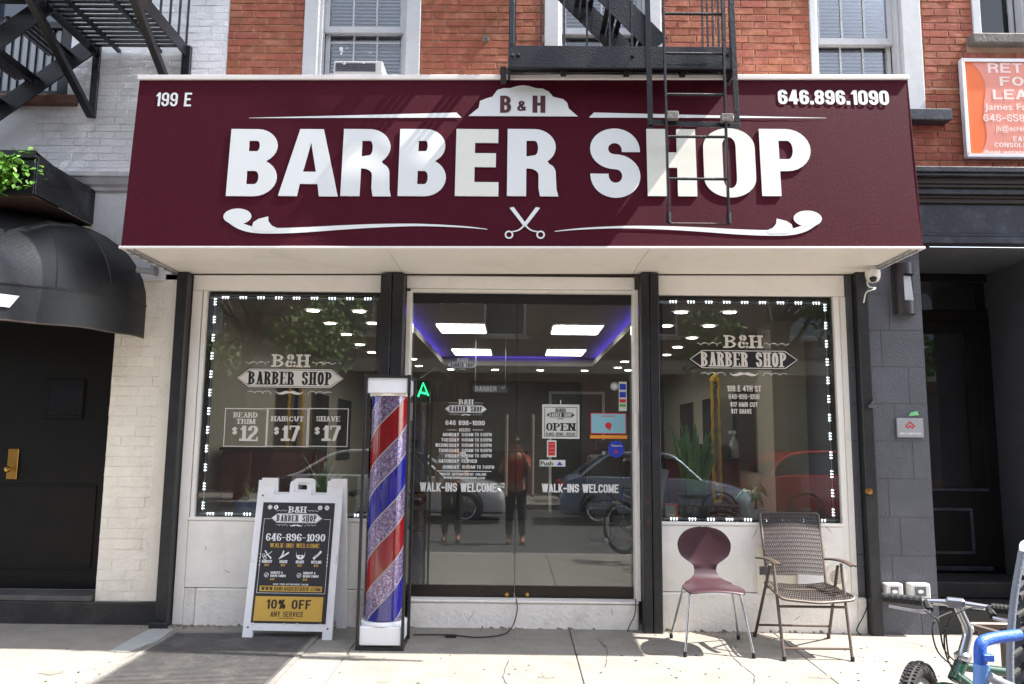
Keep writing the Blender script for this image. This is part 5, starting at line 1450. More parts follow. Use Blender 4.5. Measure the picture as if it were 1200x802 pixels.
MB().tube(catmull(P, 5), .005, 6).build('cable', M_camw, dc)

# ================================================================== CENTRE FIRE ESCAPE
fe2 = empty('fire_escape', (.7, -.5, 4.0), 'black iron fire escape balcony with stair above the middle of the awning', 'fire escape')
ZB0, ZB1 = 3.975, 4.135
def I(n, x0, x1, y0, y1, z0, z1, mt=M_iron, b=.003): return bx(n, mt, fe2, x0, x1, y0, y1, z0, z1, bevel=b)
I('front_beam', -.075, 1.50, -.962, -.950, ZB0, ZB1); I('beam_flange', -.075, 1.50, -.949, -.77, ZB1 - .010, ZB1); I('beam_flange', -.075, 1.50, -.949, -.91, ZB0, ZB0 + .010)  # upper inner flange widened to cast solid shade on the awning
I('back_beam', -.075, 1.50, -.05, -.038, ZB0, ZB1)
for xb in (-.075, 1.488): I('side_beam', xb, xb + .012, -.909, -.051, ZB0 - .02, ZB1 - .04)
for xb in (.3, .75, 1.15): I('joist', xb, xb + .04, -.909, -.051, ZB0 + .02, ZB0 + .04)
y = -.09
while y > -.90:
    I('floor_slat', -.060, 1.485, y - .036, y, ZB0 + .043, ZB0 + .055, b=0); y -= .062
for k, xb in enumerate([-.03, .155, .315, .475, .635, .79]): I('baluster', xb - .007, xb + .007, -.957, -.943, ZB1 + .001, ZB1 + .95, b=0)
for xb in (-.065, 1.47): I('corner_post', xb, xb + .03, -.96, -.935, ZB1 + .001, ZB1 + .95)
for xb in (-.068, 1.485):
    for yb in (-.78, -.62, -.46, -.30, -.14): I('baluster', xb - .007, xb + .007, yb - .007, yb + .007, ZB1 - .04, ZB1 + .95, b=0)
    MB().bar((xb, -.95, ZB1 + .95), (xb, -.01, ZB1 + .95), .035, .012).build('handrail', M_iron, fe2)
MB().bar((-.07, -.95, ZB1 + .957), (1.49, -.95, ZB1 + .957), .035, .012).build('handrail', M_iron, fe2)
I('bracket_plate', -.15, -.078, -.30, -.10, 3.92, 4.30)
for xb in (-.11, 1.50): MB().bar((xb, -.01, 3.4), (xb, -.85, ZB0 + .05), .04, .04).build('brace', M_iron, fe2)
for (bx_, mt) in ((-.045, M_rust), (-.005, M_iron), (.79, M_iron), (1.455, M_rust)):
    MB().lathe((bx_, 0, 4.06 if bx_ < 1 else 4.08), [(0, -.978), (.011, -.976), (.014, -.9625)], 8, 'y').build('bolt', mt, fe2)
# upper balcony and the flights between (out of the frame, they shade the awning)
UZ = 7.15
I('upper_floor_beam', -2.45, 1.5, -1.16, -1.142, UZ - .06, UZ + .08); I('upper_floor_beam', -2.45, 1.5, -.05, -.038, UZ - .06, UZ + .08)
s = MB(); x = -2.44
while x < 1.45:
    s.box(x, x + .016, -1.14, -.051, UZ, UZ + .012); x += .036
s.build('upper_floor', M_iron, fe2, kind='stuff')
for ys_, yt_ in ((-.48, -.34), (-.935, -.84)):
    MB().bar((.98, ys_, ZB1 + .02), (-1.75, yt_, UZ), .012, .16).build('stringer', M_iron, fe2)
x, z = .86, ZB1 + .14
while z < UZ - .1:
    for q in range(3): MB().box(x - .045 + q * .052, x - .008 + q * .052, -.925 + .0300 * (z - 4.15), -.490 + .045 * (z - 4.15), z, z + .010).build('tread_slat', M_iron, fe2)
    x -= .197; z += .218
MB().box(.70, 1.0, -.94, -.47, ZB1 - .002, ZB1 + .01).build('stair_shoe', M_iron, fe2)
# drop ladder with guide frame
ld = empty('drop_ladder', (1.2, -1.02, 2.84), 'black drop ladder hanging in its guide frame in front of the awning lettering', 'ladder')
MB().bar((.905, -.985, 3.53), (.885, -.985, 5.3), .036, .012).build('guide_rail', M_iron, ld, bevel=.002)
MB().bar((1.498, -.985, 3.53), (1.468, -.985, 5.3), .036, .012).build('guide_rail', M_iron, ld, bevel=.002)
MB().bar((.89, -1.0, 3.565), (1.515, -1.0, 3.545), .014, .034).build('guide_cross_bar', M_iron, ld, bevel=.002)
for xb, zb_ in ((1.045, 3.59), (1.415, 3.575)): MB().box(xb - .04, xb + .04, -1.055, -1.008, zb_ - .02, zb_ + .035).build('guide_clamp', M_stone, ld, bevel=.004)
la0, la1 = (1.01, -1.035, 2.87), (.985, -1.035, 5.3)
lb0, lb1 = (1.41, -1.035, 2.87), (1.395, -1.035, 5.3)
MB().bar(la0, la1, .014, .03).build('side_rail', M_iron, ld, bevel=.002); MB().bar(lb0, lb1, .014, .03).build('side_rail', M_iron, ld, bevel=.002)
for zr in (3.155, 3.45, 3.75, 4.045, 4.335, 4.63, 4.92): MB().tube([(1.005 - (zr - 2.84) * .01, -1.035, zr), (1.405 - (zr - 2.84) * .006, -1.035, zr)], .010, 8).build('rung', M_iron, ld)
MB().tube([(.995, -1.035, 2.845), (1.425, -1.035, 2.845)], .009, 8).build('rung', M_rust, ld)
for xb in (1.01, 1.41): MB().tube([(xb, -1.035, 2.85), (xb, -1.035, 2.92)], .017, 8).build('foot', M_iron, ld)

# ================================================================== BARBER POLE
bp = empty('barber_pole', (-.90, -.42, zg(-.42)), 'tall red, blue and glitter striped barber pole in a black stand beside the door', 'barber pole')
PX0, PX1, PY0, PY1 = -1.06, -.735, -.645, -.32
ZB, ZT = .155, 1.715
bx('base_block', M_plastic, bp, PX0 + .02, PX1 - .02, PY0 + .012, PY1 - .012, .02, ZB - .012, bevel=.006)
bx('cap_block', M_plastic, bp, PX0 + .02, PX1 - .02, PY0 + .012, PY1 - .012, ZT + .005, ZT + .125, bevel=.006)
t = .020
for i_, (x, y) in enumerate(((PX0, PY0), (PX1 - t, PY0), (PX0, PY1 - t), (PX1 - t, PY1 - t))):
    bx('stand_post', M_black, bp, x, x + t, y, y + t, zg(y), ZT + .135, bevel=.002)
for z in (.0, ZT + .112):
    zz0 = z if z else zg(PY0)
    for (a, b, c_, d_) in ((PX0 + t, PX1 - t, PY0, PY0 + t * .7), (PX0 + t, PX1 - t, PY1 - t * .7, PY1)): bx('stand_rail', M_black, bp, a, b, c_, d_, zz0, zz0 + .02)
    for xx in (PX0, PX1 - t): bx('stand_rail', M_black, bp, xx, xx + t * .7, PY0 + t, PY1 - t, zz0, zz0 + .02)
PCX, PCY, PR = (PX0 + PX1) / 2 + .0, (PY0 + PY1) / 2, .128
cols = [('red_stripe', M_stripered, 0.0, .27), ('glitter_stripe', M_glit, .27, .5), ('blue_stripe', M_stripeblue, .5, .77), ('glitter_stripe', M_glit, .77, 1.0)]
PER = .84; ph0 = .83
def helix_band(f0, f1, r, name, mt, dz=0):
    mb = MB(); NA = 48
    k0 = int((ZB - PER * 2) / PER) - 2
    for k in range(k0, 4):
        for i in range(NA):
            a0, a1 = 2 * math.pi * i / NA, 2 * math.pi * (i + 1) / NA
            def zz(f, a): return (k + f + ph0 + a / (2 * math.pi)) * PER
            zs = [min(max(q, ZB), ZT) for q in (zz(f0, a0), zz(f0, a1), zz(f1, a1), zz(f1, a0))]
            if zs[3] - zs[0] < 1e-5 and zs[2] - zs[1] < 1e-5: continue
            def P(a, z): return (PCX + r * math.cos(a), PCY + r * math.sin(a), z)
            mb.add([P(a0, zs[0]), P(a1, zs[1]), P(a1, zs[2]), P(a0, zs[3])], [(0, 1, 2, 3)])
    return mb.build(name, mt, bp, smooth=True)
for (n, mt, f0, f1) in cols: helix_band(f0, f1, PR, n, mt)
for f in (0, .27, .5, .77): helix_band(f - .006, f + .008, PR + .0012, 'white_edge', M_letter)
M_tube = glass_mat('clear acrylic tube', 1.45)
MB().lathe((PCX, PCY, 0), [(PR + .014, ZB + .001), (PR + .014, ZT)], 40).build('clear_tube', M_tube, bp, smooth=True)
MB().lathe((PCX, PCY, 0), [(0, ZB + .016), (PR + .02, ZB + .014), (PR + .028, ZB - .0), (PR + .028, ZB - .011)], 40).build('tube_collar', M_plastic, bp, smooth=True)
MB().lathe((PCX, PCY, 0), [(PR + .018, ZT + .004), (PR + .018, ZT - .012), (0, ZT - .012)], 40).build('tube_collar', M_cream, bp, smooth=True)

# ================================================================== SANDWICH BOARD
fl_ = Vector((-1.915, -.375, zg(-.37))); fr_ = Vector((-1.275, -.395, zg(-.39)))
ux = (fr_ - fl_).normalized(); Wd = (fr_ - fl_).length
upv = Vector((-.005, .22, 1.09)).normalized(); ny = upv.cross(ux).normalized() * -1
if ny.y > 0: ny = -ny
# local frame: x right, z up the leaning panel, y away from the viewer
MA = Matrix((( ux.x, -ny.x, upv.x, fl_.x), (ux.y, -ny.y, upv.y, fl_.y), (ux.z, -ny.z, upv.z, fl_.z), (0, 0, 0, 1)))
ab = empty('sandwich_board', (-1.6, -.25, 0), 'white plastic sandwich board with a charcoal price poster advertising 10% OFF', 'sandwich board')
H = 1.115
def board_outline():
    w_ = Wd
    out = [(0, 0), (.07, 0), (.07, .055), (w_ - .07, .055), (w_ - .07, 0), (w_, 0), (w_, H), (w_ - .12, H), (w_ - .12, H - .105)]
    hx0, hx1 = w_ / 2 - .082, w_ / 2 + .082
    out += [(hx1, H - .105), (hx1, H - .03)] + arc(hx1 - .03, H - .03, .03, .03, 0, 90, 4) + arc(hx0 + .03, H - .03, .03, .03, 90, 180, 4) + [(hx0, H - .105), (.12, H - .105), (.12, H), (0, H)]
    hole = [(w_ / 2 - .048, H - .085), (w_ / 2 + .048, H - .085), (w_ / 2 + .048, H - .04), (w_ / 2 + .035, H - .03), (w_ / 2 - .035, H - .03), (w_ / 2 - .048, H - .04)]
    return [out, hole]
vs, fs = flat_shape(board_outline(), .014, .028)
MB(MA).add(vs, fs).build('front_panel', M_plastic, ab, bevel=.003)
# back leaf leans the other way
bl = Vector((-1.90, .0 - .035, 0)); MBk = Matrix(((ux.x, 0, -.005, -1.905), (ux.y, 1, -.115, -.045), (0, 0, .99, 0), (0, 0, 0, 1)))
vs, fs = flat_shape(board_outline(), .014, .026); MB(MBk).add([(x + .018, y, z) for x, y, z in vs], fs).build('back_panel', M_plastic, ab)
for xx in (.03, Wd - .10):
    MB(MA).box(xx, xx + .07, -.004, .05, H - .012, H + .010).build('hinge', M_plastic, ab, bevel=.003)
def R4(n, mt, x0, x1, z0, z1, y0, y1, b=0): return MB(MA).box(x0, x1, y0, y1, z0, z1).build(n, mt, ab, bevel=b)
pm_ = .052; PZ0, PZ1 = .105, H - .165
post = R4('poster', M_poster, pm_, Wd - pm_, PZ0, PZ1, -.003, -.0005)
PW = Wd - 2 * pm_; PH = PZ1 - PZ0
def fx(u): return pm_ + u * PW
def fz(v): return PZ0 + v * PH
yp = -.0042
def mk(): return MB(MA)
gold, wht, drk = mk(), mk(), mk()
rect(gold, fx(.03), fx(.945), fz(.018), fz(.215), yp)
text(drk, '10% OFF', fx(.185), fz(.115), PW * .60, PH * .075, yp - .0006, sv=.2, sh=.17, cw=.42, track=.2)
text(drk, 'ANY SERVICE', fx(.255), fz(.052), PW * .44, PH * .043, yp - .0006, sv=.16, sh=.13, cw=.42, track=.2)
text(drk, '---------', fx(.37), fz(.036), PW * .2, PH * .012, yp - .0006, sv=.3, sh=.4)
rect(gold, fx(.072), fx(.915), fz(.255), fz(.300), yp)
text(drk, 'WWW.BHBARBERSHOP.COM', fx(.095), fz(.263), PW * .80, PH * .029, yp - .0006, sv=.2, sh=.1, serif=.5)
text(wht, 'BOOK YOUR APPOINTMENT ONLINE', fx(.25), fz(.307), PW * .48, PH * .013, yp, sv=.16, sh=.12)
for (x_, l2, pr_) in ((.20, 'SHAVE COMBO', '$30'), (.645, 'BEARD COMBO', '$25')):
    text(wht, 'HAIRCUT &', fx(x_), fz(.398), PW * .165, PH * .020, yp, sv=.24, sh=.18); text(wht, l2, fx(x_), fz(.372), PW * .21, PH * .020, yp, sv=.24, sh=.18)
    text(gold, pr_, fx(x_), fz(.345), PW * .06, PH * .018, yp, sv=.24, sh=.18)
    ringf(wht, fx(x_ - .055), fz(.388), .0135, .0165, yp, 18); ribbon(wht, [(fx(x_ - .07), fz(.390), .004), (fx(x_ - .058), fz(.380), .004), (fx(x_ - .036), fz(.403), .004)], yp)
for i, (nm, pr_) in enumerate((('HAIRCUT', '$17'), ('SHAVE', '$17'), ('BEARD', '$12'), ('OUTLINE', '$12'))):
    cx = fx(.135 + .225 * i); wv = {7: .14, 5: .11}[len(nm)] * PW
    text(wht, nm, cx - wv / 2, fz(.487), wv, PH * .024, yp, sv=.26, sh=.2)
    text(gold, pr_, cx - PW * .03, fz(.460), PW * .06, PH * .019, yp, sv=.24, sh=.18)
    z0 = fz(.52); h = PH * .07
    if i == 0:
        ribbon(wht, [(cx - .022, z0 + h, .010), (cx, z0 + h * .5, .008), (cx + .028, z0 + .004, .012)], yp); ribbon(wht, [(cx + .03, z0 + h * .9, .004), (cx, z0 + h * .5, .005), (cx - .02, z0 + h * .35, .004)], yp - .0004)
        ringf(wht, cx - .03, z0 + h * .42, .008, .012, yp, 12); ringf(wht, cx - .018, z0 + h * .1, .008, .012, yp, 12)
    elif i == 1:
        ribbon(wht, [(cx - .006, z0 + h, .009), (cx - .012, z0 + h * .5, .010), (cx - .036, z0, .004)], yp); ribbon(wht, [(cx + .034, z0 + h * .8, .012), (cx, z0 + h * .4, .010), (cx - .036, z0, .004)], yp - .0004)
    elif i == 2:
        s_ = [(cx - .034, z0 + h), (cx - .026, z0 + h * .42), (cx - .012, z0 + h * .55), (cx, z0 + h * .48), (cx + .012, z0 + h * .55), (cx + .026, z0 + h * .42), (cx + .034, z0 + h), (cx + .03, z0 + h * .3), (cx + .015, z0), (cx - .015, z0), (cx - .03, z0 + h * .3)]
        vs, fs = flat_shape([s_], yp, 0); wht.add(vs, fs); disc(drk, cx, z0 + h * .33, .009, yp - .0006, 12, .005)
    else:
        ribbon(wht, [(cx + .03, z0 + h, .015), (cx + .01, z0 + h * .62, .016), (cx - .012, z0 + h * .3, .016), (cx - .024, z0 + .004, .018)], yp); ribbon(drk, [(cx + .018, z0 + h * .8, .003), (cx - .015, z0 + h * .25, .003)], yp - .0006)
text(gold, 'WALK-INS WELCOME', fx(.155), fz(.617), PW * .68, PH * .034, yp, sv=.18, sh=.08, serif=.5)
text(wht, '646-896-1090', fx(.085), fz(.672), PW * .82, PH * .062, yp, sv=.19, sh=.08, serif=.5, track=.1)
shop_logo(wht, drk, fx(.487), fz(.865), PW * .72, yp, True)
for (x_, s_) in ((.10, 0), (.185, 1), (.80, 2), (.895, 3)):
    disc(wht, fx(x_), fz(.958), .0165, yp, 18)
    if s_ == 1: text(drk, 'F', fx(x_) - .004, fz(.958) - .009, .009, .018, yp - .0006, sv=.24, sh=.16)
    else: ringf(drk, fx(x_), fz(.958), .006 if s_ != 0 else .010, .0085 if s_ != 0 else .012, yp - .0006, 12)
# thin border
for (a, b, c_, d_) in ((.035, .04, .24, .86), (.955, .96, .24, .86), (.04, .955, .24, .243), (.04, .13, .857, .86), (.86, .955, .857, .86)): rect(wht, fx(a), fx(b), fz(c_), fz(d_), yp)
for xx in (.035, .957):
    for v in (.47, .50, .53, .56): disc(wht, fx(xx), fz(v), .004, yp - .0004, 6, .009)
gold.build('gold_print', M_goldink, post); wht.build('white_print', M_inkwhite, post); drk.build('dark_print', M_inkdark, post)
for (x_, z_) in ((.02, .55), (Wd - .02, .55)): MB(MA).box(x_ - .012, x_ + .012, -.006, -.0001, z_ - .03, z_ + .03).build('clip', M_plastic, ab, bevel=.003)
for (x_, z_) in ((.035, .075), (Wd - .035, .075), (.04, 1.0)):
    sc_ = MB(MA); disc(sc_, x_, z_, .008, -.001, 8); sc_.build('screw', M_acdk, ab)
for u in (.03, .45, .62, .93): 
    sc_ = MB(MA); disc(sc_, fx(u), fz(-.003), .012, -.0045, 6, .006); sc_.build('torn_tape', M_cream, ab)

# ================================================================== PLUM CHAIR
pc = empty('plum_chair', (1.365, -.47, zg(-.47)), 'plum plywood chair with a round back and four thin chrome legs', 'chair', 'chairs outside the shop window')
ct = Matrix.Translation((1.375, -.47, 0)) @ Matrix.Rotation(R_(-2), 4, 'Z')
keys = [  # t, y, z, half width : front edge of the seat -> back -> top
 (0.00, -.225, .405, .150), (.04, -.215, .413, .185), (.12, -.16, .421, .198), (.22, -.08, .420, .203), (.32, .00, .418, .198), (.40, .07, .419, .170), (.46, .115, .428, .128),
 (.51, .150, .452, .092), (.56, .172, .490, .078), (.61, .184, .530, .090), (.66, .192, .562, .135), (.71, .199, .592, .170), (.77, .207, .635, .188), (.83, .214, .680, .190), (.89, .220, .722, .170), (.94, .224, .757, .135), (.975, .227, .778, .088), (1.0, .228, .789, .020)]
kf = catmull(keys, 3)
def fchair(u, v):
    q = kf[min(int(round(v * (len(kf) - 1))), len(kf) - 1)]
    s_ = 2 * u - 1; x = q[3] * s_
    dish = (.028 if v > .5 else -.018) * (s_ * s_) * (q[3] / .2)
    if v > .5: y, z = q[1] - dish * .8, q[2]
    else: y, z = q[1], q[2] + dish * (1 if v < .3 else .3)
    return ct @ Vector((x, y, z))
MB().shell(fchair, 14, len(kf) - 1, .011).build('seat_shell', M_plum, pc, smooth=True)
zc = .402
for (sx, fy, by) in ((-1, 0, 0), (1, 0, 0)):
    for (yy, fx_, fy_) in ((-.14, -.015, -.235), (.10, .01, .235)):
        foot = Vector((sx * (.225 + (.015 if yy > 0 else .0)), fy_, .0)); top = Vector((sx * .165, yy, zc)); inn = Vector((sx * .05, yy * .55, zc))
        Pth = rounded([ct @ inn, ct @ top, ct @ Vector((foot.x, foot.y, zg(-.47 + fy_) + .02))], .045)
        o = MB().tube(Pth, .0085, 10).build('leg', M_chrome, pc, smooth=True)
        e = ct @ foot; zf = zg(-.47 + fy_)
        MB().tube([(e.x, e.y, zf), (e.x, e.y, zf + .035)], .0125, 10).build('rubber_foot', M_rubber, o)
MB(ct).box(-.07, .07, -.09, .07, .396, .4075).build('seat_bracket', M_black, pc, bevel=.003)

# ================================================================== WOVEN FOLDING CHAIR
wc = empty('woven_chair', (2.02, -.45, zg(-.45)), 'brown woven folding armchair with a tall back and bronze tube frame', 'chair', 'chairs outside the shop window')
G = lambda x, y, z: (x, y, z)
tb = lambda pts, r=.011, n=8, nm='frame_tube', rr=.03: MB().tube(rounded(pts, rr), r, n).build(nm, M_chairfr, wc, smooth=True)
FL, FR, BL, BR = (1.775, -.765, zg(-.77)), (2.225, -.755, zg(-.76)), (1.765, -.165, 0), (2.295, -.185, 0)
aL, aR = .592, .588
tb([FL, (1.80, -.52, aL - .012)], nm='front_leg'); tb([FR, (2.27, -.52, aR - .012)], nm='front_leg')
tb([BL, (1.785, -.50, aL - .03)], nm='rear_leg'); tb([BR, (2.255, -.50, aR - .03)], nm='rear_leg')
for f in (FL, FR, BL, BR): MB().tube([f, (f[0], f[1], f[2] + .03)], .014, 8).build('foot_cap', M_rubber, wc)
def lerp(a, b, t): return tuple(a[i] + (b[i] - a[i]) * t for i in range(3))
tb([lerp(FL, (1.80, -.52, aL), .12), lerp(FR, (2.27, -.52, aR), .12)], .008, nm='stretcher'); tb([lerp(FL, (1.80, -.52, aL), .53), lerp(FR, (2.27, -.52, aR), .53)], .009, nm='stretcher')
tb([lerp(BL, (1.785, -.5, aL), .16), lerp(BR, (2.255, -.5, aR), .16)], .008, nm='stretcher')
for (xx, xo, za_) in ((1.745, 1.80, aL), (2.235, 2.31, aR)):
    def arm(u, v, xx=xx, xo=xo, za_=za_):
        y = -.36 - .27 * v; x = xx + (xo - xx) * v
        return (x + (u - .5) * .042, y, za_ + .012 * math.sin(v * 3.14) - .03 * max(0, v - .8) * 5 * .3 - .006 * (2 * u - 1) ** 2)
    MB().shell(arm, 4, 8, .012).build('armrest', M_chairfr, wc, smooth=True)
# back frame leans to the wall, seat slopes to it
SBL, SBR, STL, STR = Vector((1.83, -.275, .40)), Vector((2.245, -.28, .40)), Vector((1.868, -.03, .870)), Vector((2.312, -.03, .868))
tb([SBL + Vector((0, -.03, -.03)), STL + Vector((0, 0, .005)), STR + Vector((0, 0, .005)), SBR + Vector((0, -.03, -.03))], .011, nm='back_frame', rr=.025)
tb([(1.80, -.46, .40), SBL], .010); tb([(2.265, -.46, .40), SBR], .010)
def weave(P00, P10, P01, P11, nr, nc, bulge, name, curve=None):
    """strips over and under: P00 lower left, P10 lower right, P01 upper left, P11 upper right"""
    mb = MB(); P00, P10, P01, P11 = map(Vector, (P00, P10, P01, P11))
    nrm = (P10 - P00).cross(P01 - P00).normalized()
    def S(u, v):
        p = P00 * (1 - u) * (1 - v) + P10 * u * (1 - v) + P01 * (1 - u) * v + P11 * u * v
        return p + (curve(u, v) if curve else Vector((0, 0, 0))) + nrm * (-bulge * math.sin(u * math.pi))
    for j in range(nr):
        v = (j + .5) / nr; h = .40 / nr
        A = [];
        for i in range(nc * 2 + 1):
            u = i / (nc * 2); o_ = nrm * (.0028 * math.cos(i * math.pi + j * math.pi) )
            A.append((S(u, v - h) + o_, S(u, v + h) + o_))
        vs_ = [q for a in A for q in a]; k = len(A)
        mb.add(vs_, [(2 * i, 2 * i + 2, 2 * i + 3, 2 * i + 1) for i in range(k - 1)])
    for i in range(nc):
        u = (i + .5) / nc; h = .36 / nc; A = []
        for j in range(nr + 1):
            v = j / nr; A.append((S(u - h, v), S(u + h, v)))
        vs_ = [q for a in A for q in a]
        mb.add(vs_, [(2 * i_, 2 * i_ + 1, 2 * i_ + 3, 2 * i_ + 2) for i_ in range(nr)])
    return mb.build(name, M_wick, wc, kind='stuff')
weave(SBL + Vector((.005, -.01, .055)), SBR + Vector((-.005, -.01, .055)), STL, STR, 30, 30, -.02, 'back_weave')
weave((1.79, -.70, .392), (2.275, -.70, .388), (1.835, -.29, .415), (2.24, -.29, .413), 20, 30, 0, 'seat_weave', curve=lambda u, v: Vector((0, -.02 * math.sin(u * math.pi) * (1 - v), -.018 * math.sin(u * math.pi) - .03 * (1 - v) ** 6)))
tb([(1.81, -.29, .405), (1.775, -.69, .386), (1.80, -.712, .368), (2.03, -.735, .352), (2.26, -.712, .366), (2.285, -.69, .384), (2.25, -.29, .403)], .009, nm='seat_frame', rr=.05)
tb([(1.80, -.48, .39), (2.26, -.48, .388)], .008, nm='stretcher')

# ================================================================== BICYCLE, CHILD SEAT, RAIL (near right corner)
BY = -3.35
bk = empty('bicycle', (1.7, -3.5, zg(-3.5)), 'dark green bicycle with chrome handlebar parked at the lower right', 'bicycle')
gL = at(1034, 700, -3.22); gR = at(1192, 716, -3.42)
hb = gR - gL; hd = hb.normalized(); st_top = gL + hb * .56 + Vector((0, 0, .006))
g1 = gL + hb * .30; g2 = gL + hb * .82
MB().tube([gL + hb * .02, g1, st_top, g2, gR], [.0105, .0105, .0125, .0105, .0105], 12).build('handlebar', M_chrome, bk, smooth=True)
for (a, b) in ((gL, gL + hb * .31), (g2 + hb * .0, gR)):
    n = 13; o = MB().tube([a + (b - a) * (k / n) for k in range(n + 1)], [.0155 + (.0012 if k % 2 else 0) for k in range(n + 1)], 14).build('grip', M_rubber, bk)
bnd = at(1135.5, 739, -3.30); h0 = at(1128, 767, -3.31); h1 = at(1118, 797, -3.335); hdn = bnd
MB().tube(rounded([st_top + Vector((0, 0, .006)), bnd, h0], .03), [.0135] * 2 + [.0155] * 5 + [.0165], 14).build('stem', M_steel, bk, smooth=True)
MB().lathe(tuple(bnd + Vector((.001, 0, .006))), [(0, .014), (.012, .012), (.016, .002), (.015, -.01)], 12).build('stem_cap', M_chrome, bk, smooth=True)
MB().bar(st_top - hd * .03, st_top + hd * .03, .034, .034).build('stem_clamp', M_steel, bk, bevel=.008)
MB().lathe((h0.x, h0.y, h0.z - .008), [(.019, -.016), (.027, -.006), (.027, .008), (.018, .016)], 16).build('headset', M_steel, bk, smooth=True)
MB().tube([h0 + Vector((0, 0, -.016)), h1], .021, 14).build('head_tube', M_bikegreen, bk, smooth=True)
wh_top = at(1074, 778, -3.42)
WR = .315; hubc = Vector((wh_top.x - .005, wh_top.y, wh_top.z - WR))
wdir = Vector((-.62, -.78, 0)).normalized()       # heading of the turned front wheel
wax = Vector((-wdir.y, wdir.x, 0))
def wheel_pts(r, n=48, off=0): return [hubc + (wdir * math.cos(2 * math.pi * k / n) + Vector((0, 0, 1)) * math.sin(2 * math.pi * k / n)) * r + wax * off for k in range(n)]
fwh = MB().tube(wheel_pts(WR - .024), .023, 12, closed=True).build('tyre', M_rubber, bk, smooth=True)
s = MB()
for k in range(96):
    a = 2 * math.pi * k / 96
    for o_ in (-.016, .0, .016):
        aa = a + (.5 if o_ == 0 else 0) * 2 * math.pi / 96
        r_ = WR - (.001 if o_ == 0 else .006)
        d = wdir * math.cos(aa) + Vector((0, 0, 1)) * math.sin(aa); tg = wdir * -math.sin(aa) + Vector((0, 0, 1)) * math.cos(aa)
        c = hubc + d * r_ + wax * o_
        s.hexa([c - tg * .006 - wax * .005, c + tg * .006 - wax * .005, c + tg * .006 + wax * .005, c - tg * .006 + wax * .005], [c - tg * .005 - wax * .004 + d * .005, c + tg * .005 - wax * .004 + d * .005, c + tg * .005 + wax * .004 + d * .005, c - tg * .005 + wax * .004 + d * .005])
s.build('tyre_knob', M_rubber, fwh, kind='stuff')
MB().tube(wheel_pts(WR - .052), .011, 8, closed=True).build('rim', M_steel, bk, smooth=True)
for k in range(28):
    a = 2 * math.pi * k / 28; d = wdir * math.cos(a) + Vector((0, 0, 1)) * math.sin(a)
    MB().tube([hubc + d * .015 + wax * (.025 if k % 2 else -.025), hubc + d * (WR - .06)], .0012, 4).build('spoke', M_steel, bk)
MB().tube([hubc - wax * .05, hubc + wax * .05], .018, 10).build('hub', M_steel, bk)
crn = h1 + Vector((-.01, -.01, -.02))
for o_ in (-.045, .045):
    MB().tube(rounded([crn, crn + wax * o_, hubc + wax * o_], .03), .012, 8).build('fork_blade', M_bikegreen, bk, smooth=True)
seatj = h0 + Vector((.52, .10, -.12)); bbk = h1 + Vector((.50, .12, -.34))
MB().tube([h0 + Vector((0, 0, -.04)), seatj], .016, 12).build('top_tube', M_bikegreen, bk, smooth=True)
MB().tube([h1 + Vector((0, 0, .02)), bbk], .019, 12).build('down_tube', M_bikegreen, bk, smooth=True)
MB().tube([seatj + Vector((.03, 0, .12)), bbk], .016, 12).build('seat_tube', M_bikegreen, bk, smooth=True)
rw = bbk + Vector((.42, .09, .06)); rd = Vector((.976, .21, 0))
MB().tube([rw + (rd * math.cos(6.283 * k / 40) + Vector((0, 0, 1)) * math.sin(6.283 * k / 40)) * (WR - .024) for k in range(40)], .023, 10, closed=True).build('tyre', M_rubber, bk, smooth=True)
MB().tube([rw + (rd * math.cos(6.283 * k / 40) + Vector((0, 0, 1)) * math.sin(6.283 * k / 40)) * (WR - .052) for k in range(40)], .011, 8, closed=True).build('rim', M_steel, bk, smooth=True)
MB().tube([bbk, rw], .010, 8).build('chain_stay', M_bikegreen, bk); MB().tube([seatj, rw], .009, 8).build('seat_stay', M_bikegreen, bk)
sd = seatj + Vector((.05, .01, .22))
MB().tube([seatj, sd], .013, 10).build('seat_post', M_steel, bk)
MB().grid(lambda u, v: sd + rd * (-.14 + .27 * v) + Vector((-.21, .976, 0)) * ((u - .5) * (.05 + .12 * v ** 2)) + Vector((0, 0, .02 - .05 * (2 * u - 1) ** 2)), 8, 10).build('saddle', M_rubber, bk, smooth=True)
# brake levers and clamps
fwd = Vector((-.12, -.99, 0)).normalized()
for (c, sgn) in ((gL + hb * .34, -1), (g2 - hb * .02, 1)):
    b = MB().tube([c, c + fwd * .03 + Vector((0, 0, -.022))], .013, 8)
    o = b.build('brake_clamp', M_rubber, bk, smooth=True)
    MB().tube(catmull([tuple(c + fwd * .03 + Vector((0, 0, -.025))), tuple(c + fwd * .045 + hd * sgn * .04 + Vector((0, 0, -.028))), tuple(c + fwd * .04 + hd * sgn * .13 + Vector((0, 0, -.022)))], 5), [.007] * 5 + [.005] * 6, 8).build('brake_lever', M_steel, o, smooth=True)
for cpts in (((1118, 716), (1094, 730), (1098, 762), (1118, 782)), ((1120, 720), (1108, 736), (1108, 765), (1119, 790)), ((1084, 716), (1092, 722), (1100, 730), (1106, 760), (1120, 776)), ((1165, 715), (1135, 713), (1110, 732), (1112, 772))):
    MB().tube(catmull([tuple(at(*q_, -3.34 if q_ in (cpts[0], cpts[-1]) else -3.42)) for q_ in cpts], 6), .0027, 6).build('cable', M_rubber, bk, smooth=True)
